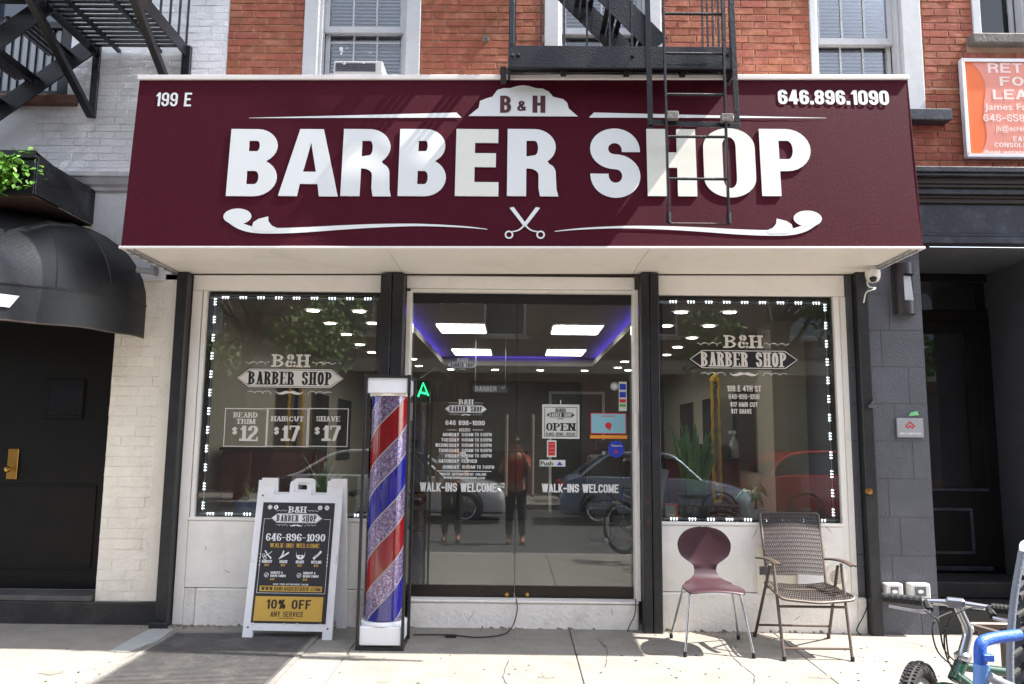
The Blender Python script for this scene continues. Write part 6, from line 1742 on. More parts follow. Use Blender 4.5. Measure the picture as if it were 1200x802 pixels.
# child seat
cst = empty('child_seat', (1.9, -3.7, .5), 'grey bicycle child seat with a blue safety bar at the right edge', 'child seat')
def csf(u, v):
    p0 = at(1186, 802, -3.62); top = at(1203, 655, -3.60)
    w_ = .30; z = p0.z - .10 + (top.z - p0.z + .12) * v
    x = p0.x - .005 + (top.x - p0.x) * v ** 2 + w_ * u
    return (x, -3.62 + .16 * math.sin(u * math.pi) + .03 * v, z + .02 * math.sin(u * math.pi) * (1 if v > .9 else 0))
MB().shell(csf, 12, 16, .014).build('backrest_shell', M_greyplas, cst, smooth=True)
MB().tube(catmull([tuple(csf(0, v / 8)) for v in range(9)], 2), .011, 10).build('shell_rim', M_greyplas, cst, smooth=True)
for k in range(7):
    z = csf(0, .12 + k * .12)[2]; MB().tube([(csf(.06, .1 + k * .12)[0], csf(.06, .3)[1] - .01, z), (csf(.5, .1 + k * .12)[0], csf(.5, .3)[1] - .01, z), (csf(.95, .1 + k * .12)[0], csf(.95, .3)[1] - .01, z)], .010, 6).build('padding_rib', M_rubber, cst, smooth=True)
q0, q1, q2, q3 = at(1149, 787, -3.72), at(1149, 757, -3.72), at(1160, 749, -3.70), at(1194, 744, -3.66)
MB().tube(catmull([tuple(q0), tuple(q1), tuple(q2), tuple(q3)], 6), .0165, 12).build('safety_bar', M_blueplas, cst, smooth=True)
q4 = at(1148, 802, -3.72)
MB().tube([q0 + Vector((.004, 0, .02)), q4 + Vector((0, 0, -.05))], .021, 12).build('bar_socket', M_bluelight, cst, smooth=True, bevel=0)
q5 = at(1156, 770, -3.735); MB().box(q5.x - .012, q5.x + .018, -3.745, -3.725, q5.z - .012, q5.z + .008).build('buckle', M_blueplas, cst, bevel=.002)
MB().tube(catmull([tuple(at(1158, 792, -3.74)), tuple(at(1172, 800, -3.72)), tuple(at(1200, 812, -3.7))], 5), .014, 10).build('side_frame', M_greyplas, cst, smooth=True)
# low tree guard rail behind the bicycle
tg_ = empty('guard_rail', (1.9, -2.9, zg(-2.9)), 'low bronze tube guard rail behind the bicycle at the lower right', 'railing')
ra, rb_ = at(1135, 733, -2.9), at(1192, 731, -2.9)
z_ = ra.z
for (p, q) in (((ra.x, -2.9), (ra.x + .75, -2.9)),): MB().bar((p[0], p[1], z_), (q[0], q[1], z_), .024, .024).build('top_rail', M_chairfr, tg_, bevel=.004)
MB().bar((ra.x, -2.9, z_), (ra.x + .28, -3.08, z_ - .06), .022, .022).build('top_rail', M_chairfr, tg_, bevel=.004)
for xx in (.05, .135, .22, .30, .40, .5, .6, .72): MB().box(ra.x + xx - .011, ra.x + xx + .011, -2.911, -2.889, zg(-2.9), z_ - .013).build('upright', M_chairfr, tg_, bevel=.003)

# ================================================================== INTERIOR
inn = empty('shop_interior', (0, 3, 0), 'dim barber shop interior with lit ceiling panels and a blue cove', 'room')
IX0, IX1, IY1, IZ0, IZ1 = -2.62, 2.62, 8.0, .19, 2.62
bx('floor', M_ifloor, inn, IX0, IX1, .31, IY1, IZ0 - .05, IZ0)
bx('left_wall', M_iwallwarm, inn, IX0 - .03, IX0, .07, IY1, IZ0, 2.9)
bx('right_wall', M_iwallwarm, inn, IX1, IX1 + .03, .07, IY1, IZ0, 2.9)
bx('back_wall', M_iwall, inn, IX0, IX1, IY1, IY1 + .05, IZ0, 2.9)
bx('leak_filler', M_ceil, inn, -.872, .937, .0915, .139, 2.605, 3.1); bx('leak_filler', M_ceil, inn, IX0, -.873, .0615, .0705, 2.541, 3.1); bx('leak_filler', M_ceil, inn, .938, IX1, .0615, .0705, 2.541, 3.1)  # unseen boxes added to stop ceiling light leaking past the headers
bx('ceiling_void', M_roomdk, inn, IX0, IX1, .0, IY1, 3.101, 3.12)
# lower soffit ring at 2.50 with a raised tray over the middle
TX0, TX1, TY0, TY1 = -1.05, 1.12, .35, 5.3
ring = MB()
ring.box(IX0, TX0, .071, IY1, 2.50, 2.54); ring.box(TX1, IX1, .071, IY1, 2.50, 2.54); ring.box(TX0, TX1, TY1, IY1, 2.50, 2.54)
ring.box(TX0, TX1, .14, TY0, 2.56, 2.60)
ring.build('ceiling_ring', M_ceil, inn)
bx('tray_ceiling', M_ceil, inn, TX0 - .3, TX1 + .3, .14, TY1 + .3, 2.63, 2.66)
s = MB(); s.box(TX0 - .02, TX0, TY0, TY1, 2.541, 2.565); s.box(TX1, TX1 + .02, TY0, TY1, 2.541, 2.565); s.box(TX0, TX1, TY1, TY1 + .02, 2.541, 2.565)
s.build('cove_lip', M_ceil, inn)
for (a, b, c_, d_) in ((TX0 - .10, TX0 - .06, TY0 + .6, TY1), (TX1 + .06, TX1 + .10, TY0 + .6, TY1), (TX0 + .3, TX1 - .3, TY1 + .06, TY1 + .10)):
    bx('cove_strip', M_cove, inn, a, b, c_, d_, 2.545, 2.56)
s = MB(); s.box(TX0 - .3, TX0 - .28, .14, TY1 + .3, 2.54, 2.629); s.box(TX1 + .28, TX1 + .3, .14, TY1 + .3, 2.54, 2.629); s.box(TX0 - .279, TX1 + .279, TY1 + .28, TY1 + .3, 2.54, 2.629)
s.build('tray_side', M_ceil, inn)
def lightp(px0, px1, py0, py1, Z=2.615):
    a_ = atz(px0 - 1, py1, Z); b_ = atz(px1, py0, Z); c_ = atz((px0 + px1) / 2, py0, Z)
    d_ = atz((px0 + px1) / 2, py1, Z)
    t = empty('ceiling_panel_light', ((a_.x + b_.x) / 2, (c_.y + d_.y) / 2, Z), None, None)
    return a_, b_, c_, d_, t
for (q, lab) in (((515, 568, 379.5, 389.5), 'nearer ceiling light panel on the left, behind the left door'), ((648, 703, 381, 391), 'nearer ceiling light panel on the right, behind the right door'),
                 ((532, 575, 409, 415.5), 'farther ceiling light panel on the left, behind the left door'), ((641, 684, 409.5, 416), 'farther ceiling light panel on the right, behind the right door')):
    a_, b_, c_, d_, t = lightp(*q)
    meta(t, lab, 'ceiling light', 'ceiling light panels')
    y0, y1 = min(c_.y, d_.y), max(c_.y, d_.y); xm = (q[0] + q[1]) / 2
    x0 = atz(q[0], (q[2] + q[3]) / 2, 2.615).x; x1 = atz(q[1], (q[2] + q[3]) / 2, 2.615).x
    bx('housing', M_wpaint, t, x0 - .02, x1 + .02, y0 - .02, y1 + .02, 2.608, 2.629)
    bx('diffuser', M_panel, t, x0, x1, y0, y1, 2.602, 2.607)
dn = [(367, 364), (421, 365), (387, 379), (437, 379), (406, 392), (422, 404), (436, 413), (798, 366), (855, 366), (781, 382), (831, 382), (811, 396), (794, 407), (781, 416),
      (528, 433), (580, 433.5), (633, 434), (685, 434.5), (484, 421), (491, 429), (732, 424), (724, 431), (736, 434)]
DLAB = ['downlight in the left window, nearest row, left of its pair', 'downlight in the left window, nearest row, right of its pair', 'downlight in the left window, second row, left of its pair', 'downlight in the left window, second row, right of its pair beside the pole cap',
 'downlight in the left window, third from the street', 'downlight in the left window, fourth from the street', 'downlight in the left window, deepest, just above the barber pole',
 'downlight in the right window, nearest row, left of its pair', 'downlight in the right window, nearest row, right of its pair', 'downlight in the right window, second row, left at the black post', 'downlight in the right window, second row, right of its pair',
 'downlight in the right window, third from the street', 'downlight in the right window, fourth from the street', 'downlight in the right window, deepest, at the black post',
 'first from the left in the back row of downlights behind the doors', 'second from the left in the back row of downlights behind the doors', 'third from the left in the back row of downlights behind the doors', 'fourth from the left in the back row of downlights behind the doors',
 'downlight at the left edge of the left door, nearer one', 'downlight at the left edge of the left door, deeper one', 'downlight at the right edge of the right door, highest of three', 'downlight at the right edge of the right door, leftmost of three', 'downlight at the right edge of the right door, lowest of three']
d0 = None
for k, (px, py) in enumerate(dn):
    p = atz(px, py, 2.496)
    if d0 is None:
        d0 = empty('downlight', tuple(p), DLAB[0], 'downlight', 'round downlights in the shop ceiling')
        MB().lathe(tuple(p), [(0, -.004), (.052, -.004)], 16).build('lens', M_down, d0); MB().lathe(tuple(p), [(.052, -.003), (.068, .002)], 16).build('trim_ring', M_wpaint, d0)
    else:
        c = copy_tree(d0, None, DLAB[k]); c.location = p
# gold framed mirrors, stations, chairs
def mirror(px0, px1, py0, py1, Y, label):
    a_ = at(px0, py0, Y); b_ = at(px1, py1, Y)
    t = empty('gold_mirror', ((a_.x + b_.x) / 2, Y, b_.z), label, 'mirror')
    f = MB(); n = 24
    for side_ in (0, 1):
        x = a_.x if side_ == 0 else b_.x
        f.tube([(x + .003 * math.sin(k * 1.7), Y + .004 * math.cos(k * 2.3), b_.z + (a_.z - b_.z) * k / n) for k in range(n + 1)], [.014 + .003 * (k % 2) for k in range(n + 1)], 6)
    f.tube([(a_.x, Y, a_.z), ((a_.x + b_.x) / 2, Y, a_.z + .06), (b_.x, Y, a_.z)], .03, 8); f.tube([(a_.x, Y, b_.z), (b_.x, Y, b_.z)], .02, 8)
    f.build('frame', M_gold, t, smooth=True)
    bx('mirror_glass', M_mirror, t, a_.x, b_.x, Y + .005, Y + .012, b_.z, a_.z)
mirror(341, 352, 436, 531, 1.6, 'tall gold framed mirror seen through the left window'); mirror(834, 845, 447, 588, 1.5, 'tall gold framed mirror seen through the right window')
for (x0, x1, y0, y1, z1, lab) in ((-2.55, -1.75, .75, 1.15, 1.29, 'dark red barber cabinet behind the left window'), (1.50, 2.28, 1.9, 2.4, 1.22, 'dark red barber cabinet behind the right window')):
    t = empty('barber_cabinet', ((x0 + x1) / 2, y0, IZ0), lab, 'cabinet')
    bx('carcass', M_cherry, t, x0, x1, y0, y1, IZ0, z1, bevel=.006); bx('counter_top', M_leather, t, x0 - .02, x1 + .02, y0 - .02, y1, z1 + .001, z1 + .03, bevel=.004)
    for k in range(3):
        dd_ = bx('drawer', M_cherry, t, x0 + .02, x1 - .02, y0 - .015, y0 - .001, IZ0 + .06 + k * .24, IZ0 + .27 + k * .24, bevel=.004)
        MB().bar(((x0 + x1) / 2 - .05, y0 - .03, IZ0 + .18 + k * .24), ((x0 + x1) / 2 + .05, y0 - .03, IZ0 + .18 + k * .24), .008, .008).build('handle', M_steel, dd_)
def barber_chair(x, y, label):
    t = empty('barber_chair', (x, y, IZ0), label, 'barber chair', 'black barber chairs inside the shop')
    MB().lathe((x, y, IZ0), [(0, .0), (.28, .0), (.28, .03), (.06, .06), (.05, .32), (0, .32)], 20).build('pedestal', M_chrome, t, smooth=True)
    bx('seat', M_leather, t, x - .27, x + .27, y - .25, y + .25, IZ0 + .33, IZ0 + .46, bevel=.04)
    MB().hexa([(x - .25, y + .2, IZ0 + .47), (x + .25, y + .2, IZ0 + .47), (x + .25, y + .3, IZ0 + .47), (x - .25, y + .3, IZ0 + .47)], [(x - .22, y + .32, IZ0 + 1.05), (x + .22, y + .32, IZ0 + 1.05), (x + .22, y + .42, IZ0 + 1.05), (x - .22, y + .42, IZ0 + 1.05)]).build('backrest', M_leather, t, bevel=.03)
    bx('headrest', M_leather, t, x - .12, x + .12, y + .34, y + .42, IZ0 + 1.1, IZ0 + 1.24, bevel=.02)
    for s_ in (-1, 1): bx('armrest', M_leather, t, x + s_ * .31 - .035, x + s_ * .31 + .035, y - .2, y + .22, IZ0 + .58, IZ0 + .64, bevel=.012)
    MB().tube(rounded([(x, y - .2, IZ0 + .3), (x, y - .42, IZ0 + .12), (x, y - .5, IZ0 + .12)], .05), .02, 8).build('footrest', M_chrome, t)
barber_chair(-1.5, 2.9, 'black leather barber chair nearest the left window'); barber_chair(-1.5, 4.7, 'black leather barber chair deeper on the left side'); barber_chair(1.15, 3.6, 'black leather barber chair seen past the right door'); barber_chair(1.3, 1.5, 'black leather barber chair behind the snake plant')
bx('reception_desk', M_leather, None, -.9, .2, 6.2, 6.8, IZ0, 1.25, bevel=.01, label='dark reception desk at the back of the shop', cat='desk')
# framed mirrors on side walls and back wall, tv
for k, (y0, y1) in enumerate(((2.4, 3.3), (3.9, 4.8), (5.4, 6.3))):
    bx('wall_mirror', M_mirror, None, IX0 + .002, IX0 + .02, y0, y1, 1.1, 2.0, label=('nearest', 'middle', 'farthest')[k] + ' plain wall mirror on the left interior wall', cat='mirror', group='wall mirrors inside the shop')
    bx('wall_mirror', M_mirror, None, IX1 - .02, IX1 - .002, y0, y1, 1.1, 2.0, label=('nearest', 'middle', 'farthest')[k] + ' plain wall mirror on the right interior wall', cat='mirror', group='wall mirrors inside the shop')
bw = empty('back_door', (1.0, 7.9, IZ0), 'dark framed doorway at the back of the shop', 'door')
bx('leaf', M_leather, bw, .65, 1.55, 7.92, 7.98, IZ0, 2.25); 
f = MB(); f.box(.60, .65, 7.90, 7.99, IZ0, 2.30); f.box(1.55, 1.60, 7.90, 7.99, IZ0, 2.30); f.box(.651, 1.549, 7.90, 7.99, 2.251, 2.30); f.build('frame', M_wpaint, bw)
q = at(555, 451.5, 3.2); q2 = at(594, 460.5, 3.2)
bs = bx('street_name_plate', M_blueink if False else M_poster, None, q.x, q2.x, 3.19, 3.2, q2.z, q.z, label='dark street style plate lettered BARBER hanging inside the shop', cat='plate')
s = MB(); tpx(s, 'BARBER', 557, 453, 582, 459, 3.187, sv=.17, sh=.14); tpx(s, 'ST', 588, 453, 592, 456, 3.187, sv=.17, sh=.14); s.build('lettering', M_grey, bs)
for xx in (q.x + .02, q2.x - .02): MB().tube([(xx, 3.195, q.z), (xx, 3.195, 2.629)], .003, 5).build('hanging_wire', M_steel, bs)
# ATM sign with lit A
a_, b_ = at(484, 444, .30), at(539, 471, .30)
nsn = empty('atm_sign', ((a_.x + b_.x) / 2, .30, b_.z), 'hanging ATM light sign with only the green letter A lit', 'sign')
bx('board', M_vinyldk, nsn, a_.x, b_.x, .30, .315, b_.z, a_.z)
s = MB()
def neon(st, mt, nm, r=.007):
    m_ = MB()
    for l in st: m_.tube([tuple(at(px, py, .288)) for px, py in l], r, 6)
    m_.build(nm, mt, nsn)
neon([[(490, 465), (496, 449), (502, 464)], [(491.5, 460), (500, 461.5)]], M_green, 'lit_letter')
neon([[(508, 449), (519, 449)], [(513.5, 449), (513.5, 465)]], M_acdk, 'unlit_letter', .004); neon([[(522, 465), (523, 449), (528, 458), (533, 449), (534, 465)]], M_acdk, 'unlit_letter', .004)
for (p0, p1) in (((492, 444), (511, 431)), ((530, 444), (511, 431))): MB().tube([tuple(at(*p0, .30)), tuple(at(*p1, .30))], .003, 5).build('hanging_wire', M_steel, nsn)
# window shelves and plants
bx('window_shelf', M_iwall, inn, IX0, -.98, .075, .55, .74, .785); bx('window_shelf', M_iwall, inn, 1.1, IX1, .075, .55, .745, .79)
def blade(c, ang, tilt, h, w_, mb, tw=0.4):
    d = Vector((math.cos(ang), math.sin(ang), 0)); n = 6; A = []
    for k in range(n + 1):
        t_ = k / n; p = c + d * (tilt * t_ ** 1.6 * h) + Vector((0, 0, h * t_ * (1 - .12 * tilt)))
        ww = w_ * (0.55 + .9 * t_) * (1 - t_ ** 3) + .001; a = ang + 1.57 + tw * t_
        r = Vector((math.cos(a), math.sin(a), 0)) * ww / 2
        A += [p - r, p + Vector((0, 0, -.004)) + d * .006, p + r]
    mb.add(A, [f_ for k in range(n) for f_ in ((3 * k, 3 * k + 1, 3 * k + 4, 3 * k + 3), (3 * k + 1, 3 * k + 2, 3 * k + 5, 3 * k + 4))])
rnd = random.Random(4)
SY = .17
a_, b_ = at(797, 580, SY), at(832, 609, SY); cx = (a_.x + b_.x) / 2
sp_ = empty('snake_plant', (cx, SY, .79), 'tall snake plant in a dark tub behind the right window', 'plant')
MB().lathe((cx, SY, .79), [(0, 0), (.105, 0), (.13, .19), (.138, .195), (.138, .21), (.12, .21), (.115, .18), (0, .18)], 22).build('pot', M_potdk, sp_, smooth=True)
for k in range(38):
    an = rnd.uniform(0, 6.28); r = rnd.uniform(.01, .09); mb = MB()
    blade(Vector((cx + r * math.cos(an), SY + r * math.sin(an), .96)), an, rnd.uniform(.02, .30), rnd.uniform(.35, .62), rnd.uniform(.040, .062), mb, rnd.uniform(-1, 1))
    mb.build('leaf', M_leafdk, sp_, smooth=True)
a_ = at(886, 612, SY); cx = a_.x
mp_ = empty('money_tree', (cx, SY, .79), 'small potted money tree with drooping leaves in a white pot behind the woven chair', 'plant')
MB().lathe((cx, SY, .79), [(0, 0), (.045, 0), (.062, .10), (.055, .10), (.05, .085), (0, .085)], 20).build('pot', M_potw, mp_, smooth=True)
MB().tube([(cx, SY, .87), (cx + .004, SY, .96), (cx - .004, SY, 1.02)], [.012, .009, .006], 8).build('trunk', M_bark, mp_, smooth=True)
for (hx, hz, hr) in ((-.075, 1.06, 1), (.035, 1.08, 2), (.0, 1.02, 3)):
    MB().tube(catmull([(cx, SY, 1.0), (cx + hx * .6, SY - .01, hz + .005), (cx + hx, SY - .02, hz)], 4), .003, 5).build('twig', M_leafmid, mp_)
    for k in range(6):
        an = k * 1.05 + hr; mb = MB()
        c = Vector((cx + hx, SY - .02, hz)); d = Vector((math.cos(an), math.sin(an) * .6, -.75)).normalized(); r = d.cross(Vector((0, 0, 1))).normalized(); L_ = .11
        A = []
        for q in range(6):
            t_ = q / 5; p = c + d * L_ * t_ + Vector((0, 0, -.03 * t_ * t_)); w_ = .042 * math.sin(min(1, t_ * 1.05) ** .8 * math.pi) / 2 + .001
            A += [p - r * w_, p + Vector((0, 0, .004)), p + r * w_]
        mb.add(A, [f_ for q in range(5) for f_ in ((3 * q, 3 * q + 1, 3 * q + 4, 3 * q + 3), (3 * q + 1, 3 * q + 2, 3 * q + 5, 3 * q + 4))]); mb.build('leaf', M_leafmid, mp_, smooth=True)
# spider plant and blue pot behind the left window
c = at(378, 560, SY)
spd = empty('spider_plant', (c.x, SY, .785), 'spiky arching spider plant behind the sandwich board in the left window', 'plant')
MB().lathe((c.x, SY, .785), [(0, 0), (.06, 0), (.08, .13), (.07, .13), (0, .12)], 18).build('pot', M_potdk, spd, smooth=True)
for k in range(34):
    an = rnd.uniform(0, 6.28); L_ = rnd.uniform(.25, .42); e = rnd.uniform(.35, 1.3); mb = MB(); A = []
    for q in range(9):
        t_ = q / 8; rr = L_ * t_ * math.cos(e * (1 - t_ * .3)); zz = L_ * t_ * math.sin(e) * 1.2 - .35 * L_ * t_ * t_ * (1.5 - e)
        p = Vector((c.x + rr * math.cos(an), SY + rr * math.sin(an) * .5, .93 + zz)); w_ = .007 * (1 - t_ ** 2) + .0008; r = Vector((-math.sin(an), math.cos(an), .3)).normalized()
        A += [p - r * w_, p + r * w_]
    mb.add(A, [(2 * q, 2 * q + 1, 2 * q + 3, 2 * q + 2) for q in range(8)]); mb.build('leaf', M_leafmid, spd)
c = at(288, 598, SY)
bp2 = empty('blue_pot', (c.x, SY, .785), 'blue flower pot filled with pale pebbles at the lower left of the left window', 'pot')
MB().lathe((c.x, SY, .785), [(0, 0), (.065, 0), (.085, .12), (.078, .12), (0, .10)], 20).build('vessel', M_potb, bp2, smooth=True)
s = MB()
for k in range(90):
    an = rnd.uniform(0, 6.28); r = .075 * math.sqrt(rnd.random()); p = Vector((c.x + r * math.cos(an), SY + r * math.sin(an), .895 + .035 * (1 - r / .08) + rnd.uniform(0, .012))); q = rnd.uniform(.007, .012)
    s.add([p + Vector(v) * q for v in ((1, 0, 0), (0, 1, 0), (-1, 0, 0), (0, -1, 0), (0, 0, 1), (0, 0, -1))], [(0, 1, 4), (1, 2, 4), (2, 3, 4), (3, 0, 4), (1, 0, 5), (2, 1, 5), (3, 2, 5), (0, 3, 5)])
s.build('pebble', M_peb, bp2, kind='stuff')
for k in range(3):
    mb = MB(); blade(Vector((c.x + .02, SY, .93)), k * 1.2, .7, .09, .03, mb); mb.build('leaf', M_leaf, bp2)
# framed permit at the lower left of the right window; bottle, trays on the cabinet
a_, b_ = at(776, 590, .05), at(794.5, 608, .05)
pf = empty('framed_permit', ((a_.x + b_.x) / 2, .05, b_.z), 'small orange framed permit in the lower left corner of the right window', 'frame')
bx('frame', M_orange, pf, a_.x, b_.x, .05, .06, b_.z, a_.z); s = MB(); rect(s, a_.x + .015, b_.x - .02, b_.z + .015, a_.z - .015, .048); s.build('sheet', M_paper, pf)
c = at(862, 527, 1.95)
bo = empty('spray_bottle', (c.x, 2.0, 1.252), 'clear spray bottle on the red cabinet behind the right window', 'bottle')
MB().lathe((c.x, 2.0, 1.252), [(0, 0), (.045, 0), (.045, .16), (.015, .21), (.015, .25), (0, .25)], 16).build('body', M_grey, bo, smooth=True)
MB().box(c.x - .05, c.x + .02, 1.985, 2.015, 1.50, 1.53).build('trigger', M_plastic, bo)
pr = empty('printer', (1.95, 2.1, 1.25), 'low black machine on the red cabinet behind the right window', 'printer')
bx('body', M_leather, pr, 1.8, 2.2, 1.95, 2.3, 1.252, 1.37, bevel=.01); bx('lid', M_acdk, pr, 1.82, 2.18, 1.97, 2.28, 1.371, 1.39, bevel=.005)
# tall posters/pillars inside by the right window
bx('pillar', M_iwallwarm, inn, 2.30, 2.60, .9, 1.3, IZ0, 2.499); None
bx('black_partition', M_leather, inn, 1.55, 1.60, 2.6, 4.5, IZ0, 2.3); bx('white_board', M_wpaint, inn, -1.25, -1.05, 2.0, 2.02, 1.6, 1.78)

# ================================================================== STREET BEHIND THE CAMERA (seen mirrored in the glass)
def car(x0, L_, paint, label, flip=False, kind='sedan', yc=-10.2):
    zr = -.225; t = empty('parked_car', (x0 + L_ / 2, yc, zr), label, 'car', 'cars parked along the far kerb')
    hw = .90
    def X(u): return x0 + (L_ * (1 - u) if flip else L_ * u)
    prof = [(0, .62, .80), (.03, .72, .9), (.10, .80, .96), (.24, .90, 1.0), (.32, .95, 1.0), (.55, .96, 1.0), (.78, .97, 1.0), (.9, .96, .97), (.97, .86, .92), (1.0, .62, .82)]
    if kind == 'hatch': prof = [(0, .62, .80), (.04, .78, .9), (.12, .88, .96), (.26, .98, 1.0), (.34, 1.02, 1.0), (.6, 1.04, 1.0), (.85, 1.04, 1.0), (.94, 1.0, .95), (.98, .9, .92), (1.0, .6, .85)]
    pf_ = catmull(prof, 3); mb = MB(); ringsv = []
    for (u, zs, wf) in pf_:
        w_ = hw * wf; sec = [(-w_ * .93, .24), (-w_, .42), (-w_ * 1.0, .62 if zs > .64 else zs * .9), (-w_ * .95, zs - .03), (-w_ * .82, zs), (0, zs + .035), (w_ * .82, zs), (w_ * .95, zs - .03), (w_, .62 if zs > .64 else zs * .9), (w_, .42), (w_ * .93, .24)]
        ringsv.append([(X(u), yc + a, zr + b) for a, b in sec])
    n = 11; vs_ = [q for r in ringsv for q in r]
    fs_ = [(i * n + j, i * n + j + 1, (i + 1) * n + j + 1, (i + 1) * n + j) for i in range(len(ringsv) - 1) for j in range(n - 1)] + [tuple(range(n)), tuple((len(ringsv) - 1) * n + j for j in range(n))]
    fs_ += [(i * n, (i + 1) * n, (i + 1) * n + n - 1, i * n + n - 1) for i in range(len(ringsv) - 1)]
    mb.add(vs_, fs_); mb.build('body', paint, t, smooth=True)
    gh = [(.27, .92, .93), (.40, 1.36, .74), (.50, 1.43, .70), (.66, 1.43, .70), (.76, 1.34, .72), (.90, .95, .90)] if kind == 'sedan' else [(.24, .98, .93), (.38, 1.42, .76), (.5, 1.50, .72), (.78, 1.48, .70), (.90, 1.32, .74), (.96, 1.0, .86)]
    gf = catmull(gh, 4); mb = MB(); rows_ = []
    for (u, zt_, wt) in gf:
        zb__ = .93; rows_.append([(X(u), yc - hw * .90, zr + zb__), (X(u), yc - hw * wt, zr + zt_ - .02), (X(u), yc - hw * wt * .85, zr + zt_), (X(u), yc + hw * wt * .85, zr + zt_), (X(u), yc + hw * wt, zr + zt_ - .02), (X(u), yc + hw * .90, zr + zb__)])
    vs_ = [q for r in rows_ for q in r]; fs_ = [(i * 6 + j, i * 6 + j + 1, (i + 1) * 6 + j + 1, (i + 1) * 6 + j) for i in range(len(rows_) - 1) for j in range(5)]
    mb.add(vs_, fs_); g = mb.build('window_glass', M_carglass, t, smooth=True)
    # roof skin and pillars proud of the glass
    mb = MB(); lo, hi = (5, 14) if kind == 'sedan' else (5, 17)
    for i in range(lo, min(hi, len(rows_) - 1)):
        a, b = rows_[i], rows_[i + 1]; up = Vector((0, 0, .008))
        mb.add([Vector(a[2]) + up, Vector(a[3]) + up, Vector(b[3]) + up, Vector(b[2]) + up], [(0, 1, 2, 3)])
        mb.add([Vector(a[1]) + up, Vector(a[2]) + up, Vector(b[2]) + up, Vector(b[1]) + up], [(0, 1, 2, 3)]); mb.add([Vector(a[3]) + up, Vector(a[4]) + up, Vector(b[4]) + up, Vector(b[3]) + up], [(0, 1, 2, 3)])
    mb.build('roof', paint, t)
    for s_ in (-1, 1):
        for ch_ in ([rows_[i][1 if s_ < 0 else 4] for i in range(len(rows_))],):
            MB().tube([(p[0], p[1] + s_ * .01, p[2]) for p in ch_], .028, 6).build('window_rail', paint, t, smooth=True)
        um = .53; k_ = min(range(len(gf)), key=lambda i: abs(gf[i][0] - um)); r_ = rows_[k_]
        a, b = (r_[0], r_[1]) if s_ < 0 else (r_[5], r_[4])
        MB().bar((a[0], a[1] + s_ * .006, a[2]), (b[0], b[1] + s_ * .006, b[2]), .07, .02, up=(0, 1, 0)).build('pillar', M_vinyldk, t)
        for u in (.18, .80):
            cx_ = X(u); wy = yc + s_ * (hw - .11)
            o = MB().lathe((cx_, wy, zr + .325), [(.0, -.1), (.28, -.1), (.322, -.08), (.325, .08), (.29, .105), (.225, .107)] if s_ > 0 else [(.0, .1), (.28, .1), (.322, .08), (.325, -.08), (.29, -.105), (.225, -.107)], 28, 'y').build('tyre', M_rubber, t, smooth=True)
            rm = MB(); yy = wy + s_ * .108
            rm.lathe((cx_, yy, zr + .325), [(.225, 0), (.20, -s_ * .02), (.20, -s_ * .05)], 28, 'y')
            for k in range(10):
                a = k * .6283; rm.bar((cx_ + .03 * math.cos(a), yy - s_ * .01, zr + .325 + .03 * math.sin(a)), (cx_ + .21 * math.cos(a), yy - s_ * .015, zr + .325 + .21 * math.sin(a)), .03, .02, up=(0, 1, 0))
            rm.build('rim', M_steel, o)
            MB().lathe((cx_, yc + s_ * (hw * 1.0 + .004), zr + .335), [(.335, 0), (.37, 0)], 28, 'y').build('wheel_arch', M_vinyldk, t)
    for s_ in (-1, 1):
        bx('headlight', M_plastic, t, min(X(.004), X(.05)), max(X(.004), X(.05)), yc + s_ * .62 - .14, yc + s_ * .62 + .14, zr + .62, zr + .73, bevel=.02)
        bx('tail_light', M_redink, t, min(X(.955), X(.998)), max(X(.955), X(.998)), yc + s_ * .62 - .14, yc + s_ * .62 + .14, zr + .68, zr + .82, bevel=.02)
        for u in (.36, .62): bx('door_handle', M_steel, t, X(u) - .07, X(u) + .07, yc + s_ * .915 - .012, yc + s_ * .915 + .012, zr + .80, zr + .825, bevel=.004)
    bx('underbody', M_vinyldk, t, x0 + .1, x0 + L_ - .1, yc - .75, yc + .75, zr + .2, zr + .24)
# the mirror shows a car's x unchanged: silver car to the left of the door centre, grey one right, red one far right
car(-4.75, 4.6, M_silver, 'silver parked sedan mirrored in the left door', True)
car(.9, 3.75, M_bluegrey, 'blue grey parked sedan mirrored in the right door', True)
car(4.85, 4.0, M_cloudy, 'red parked hatchback mirrored in the right window', True, 'hatch', -8.6 - 1.6)

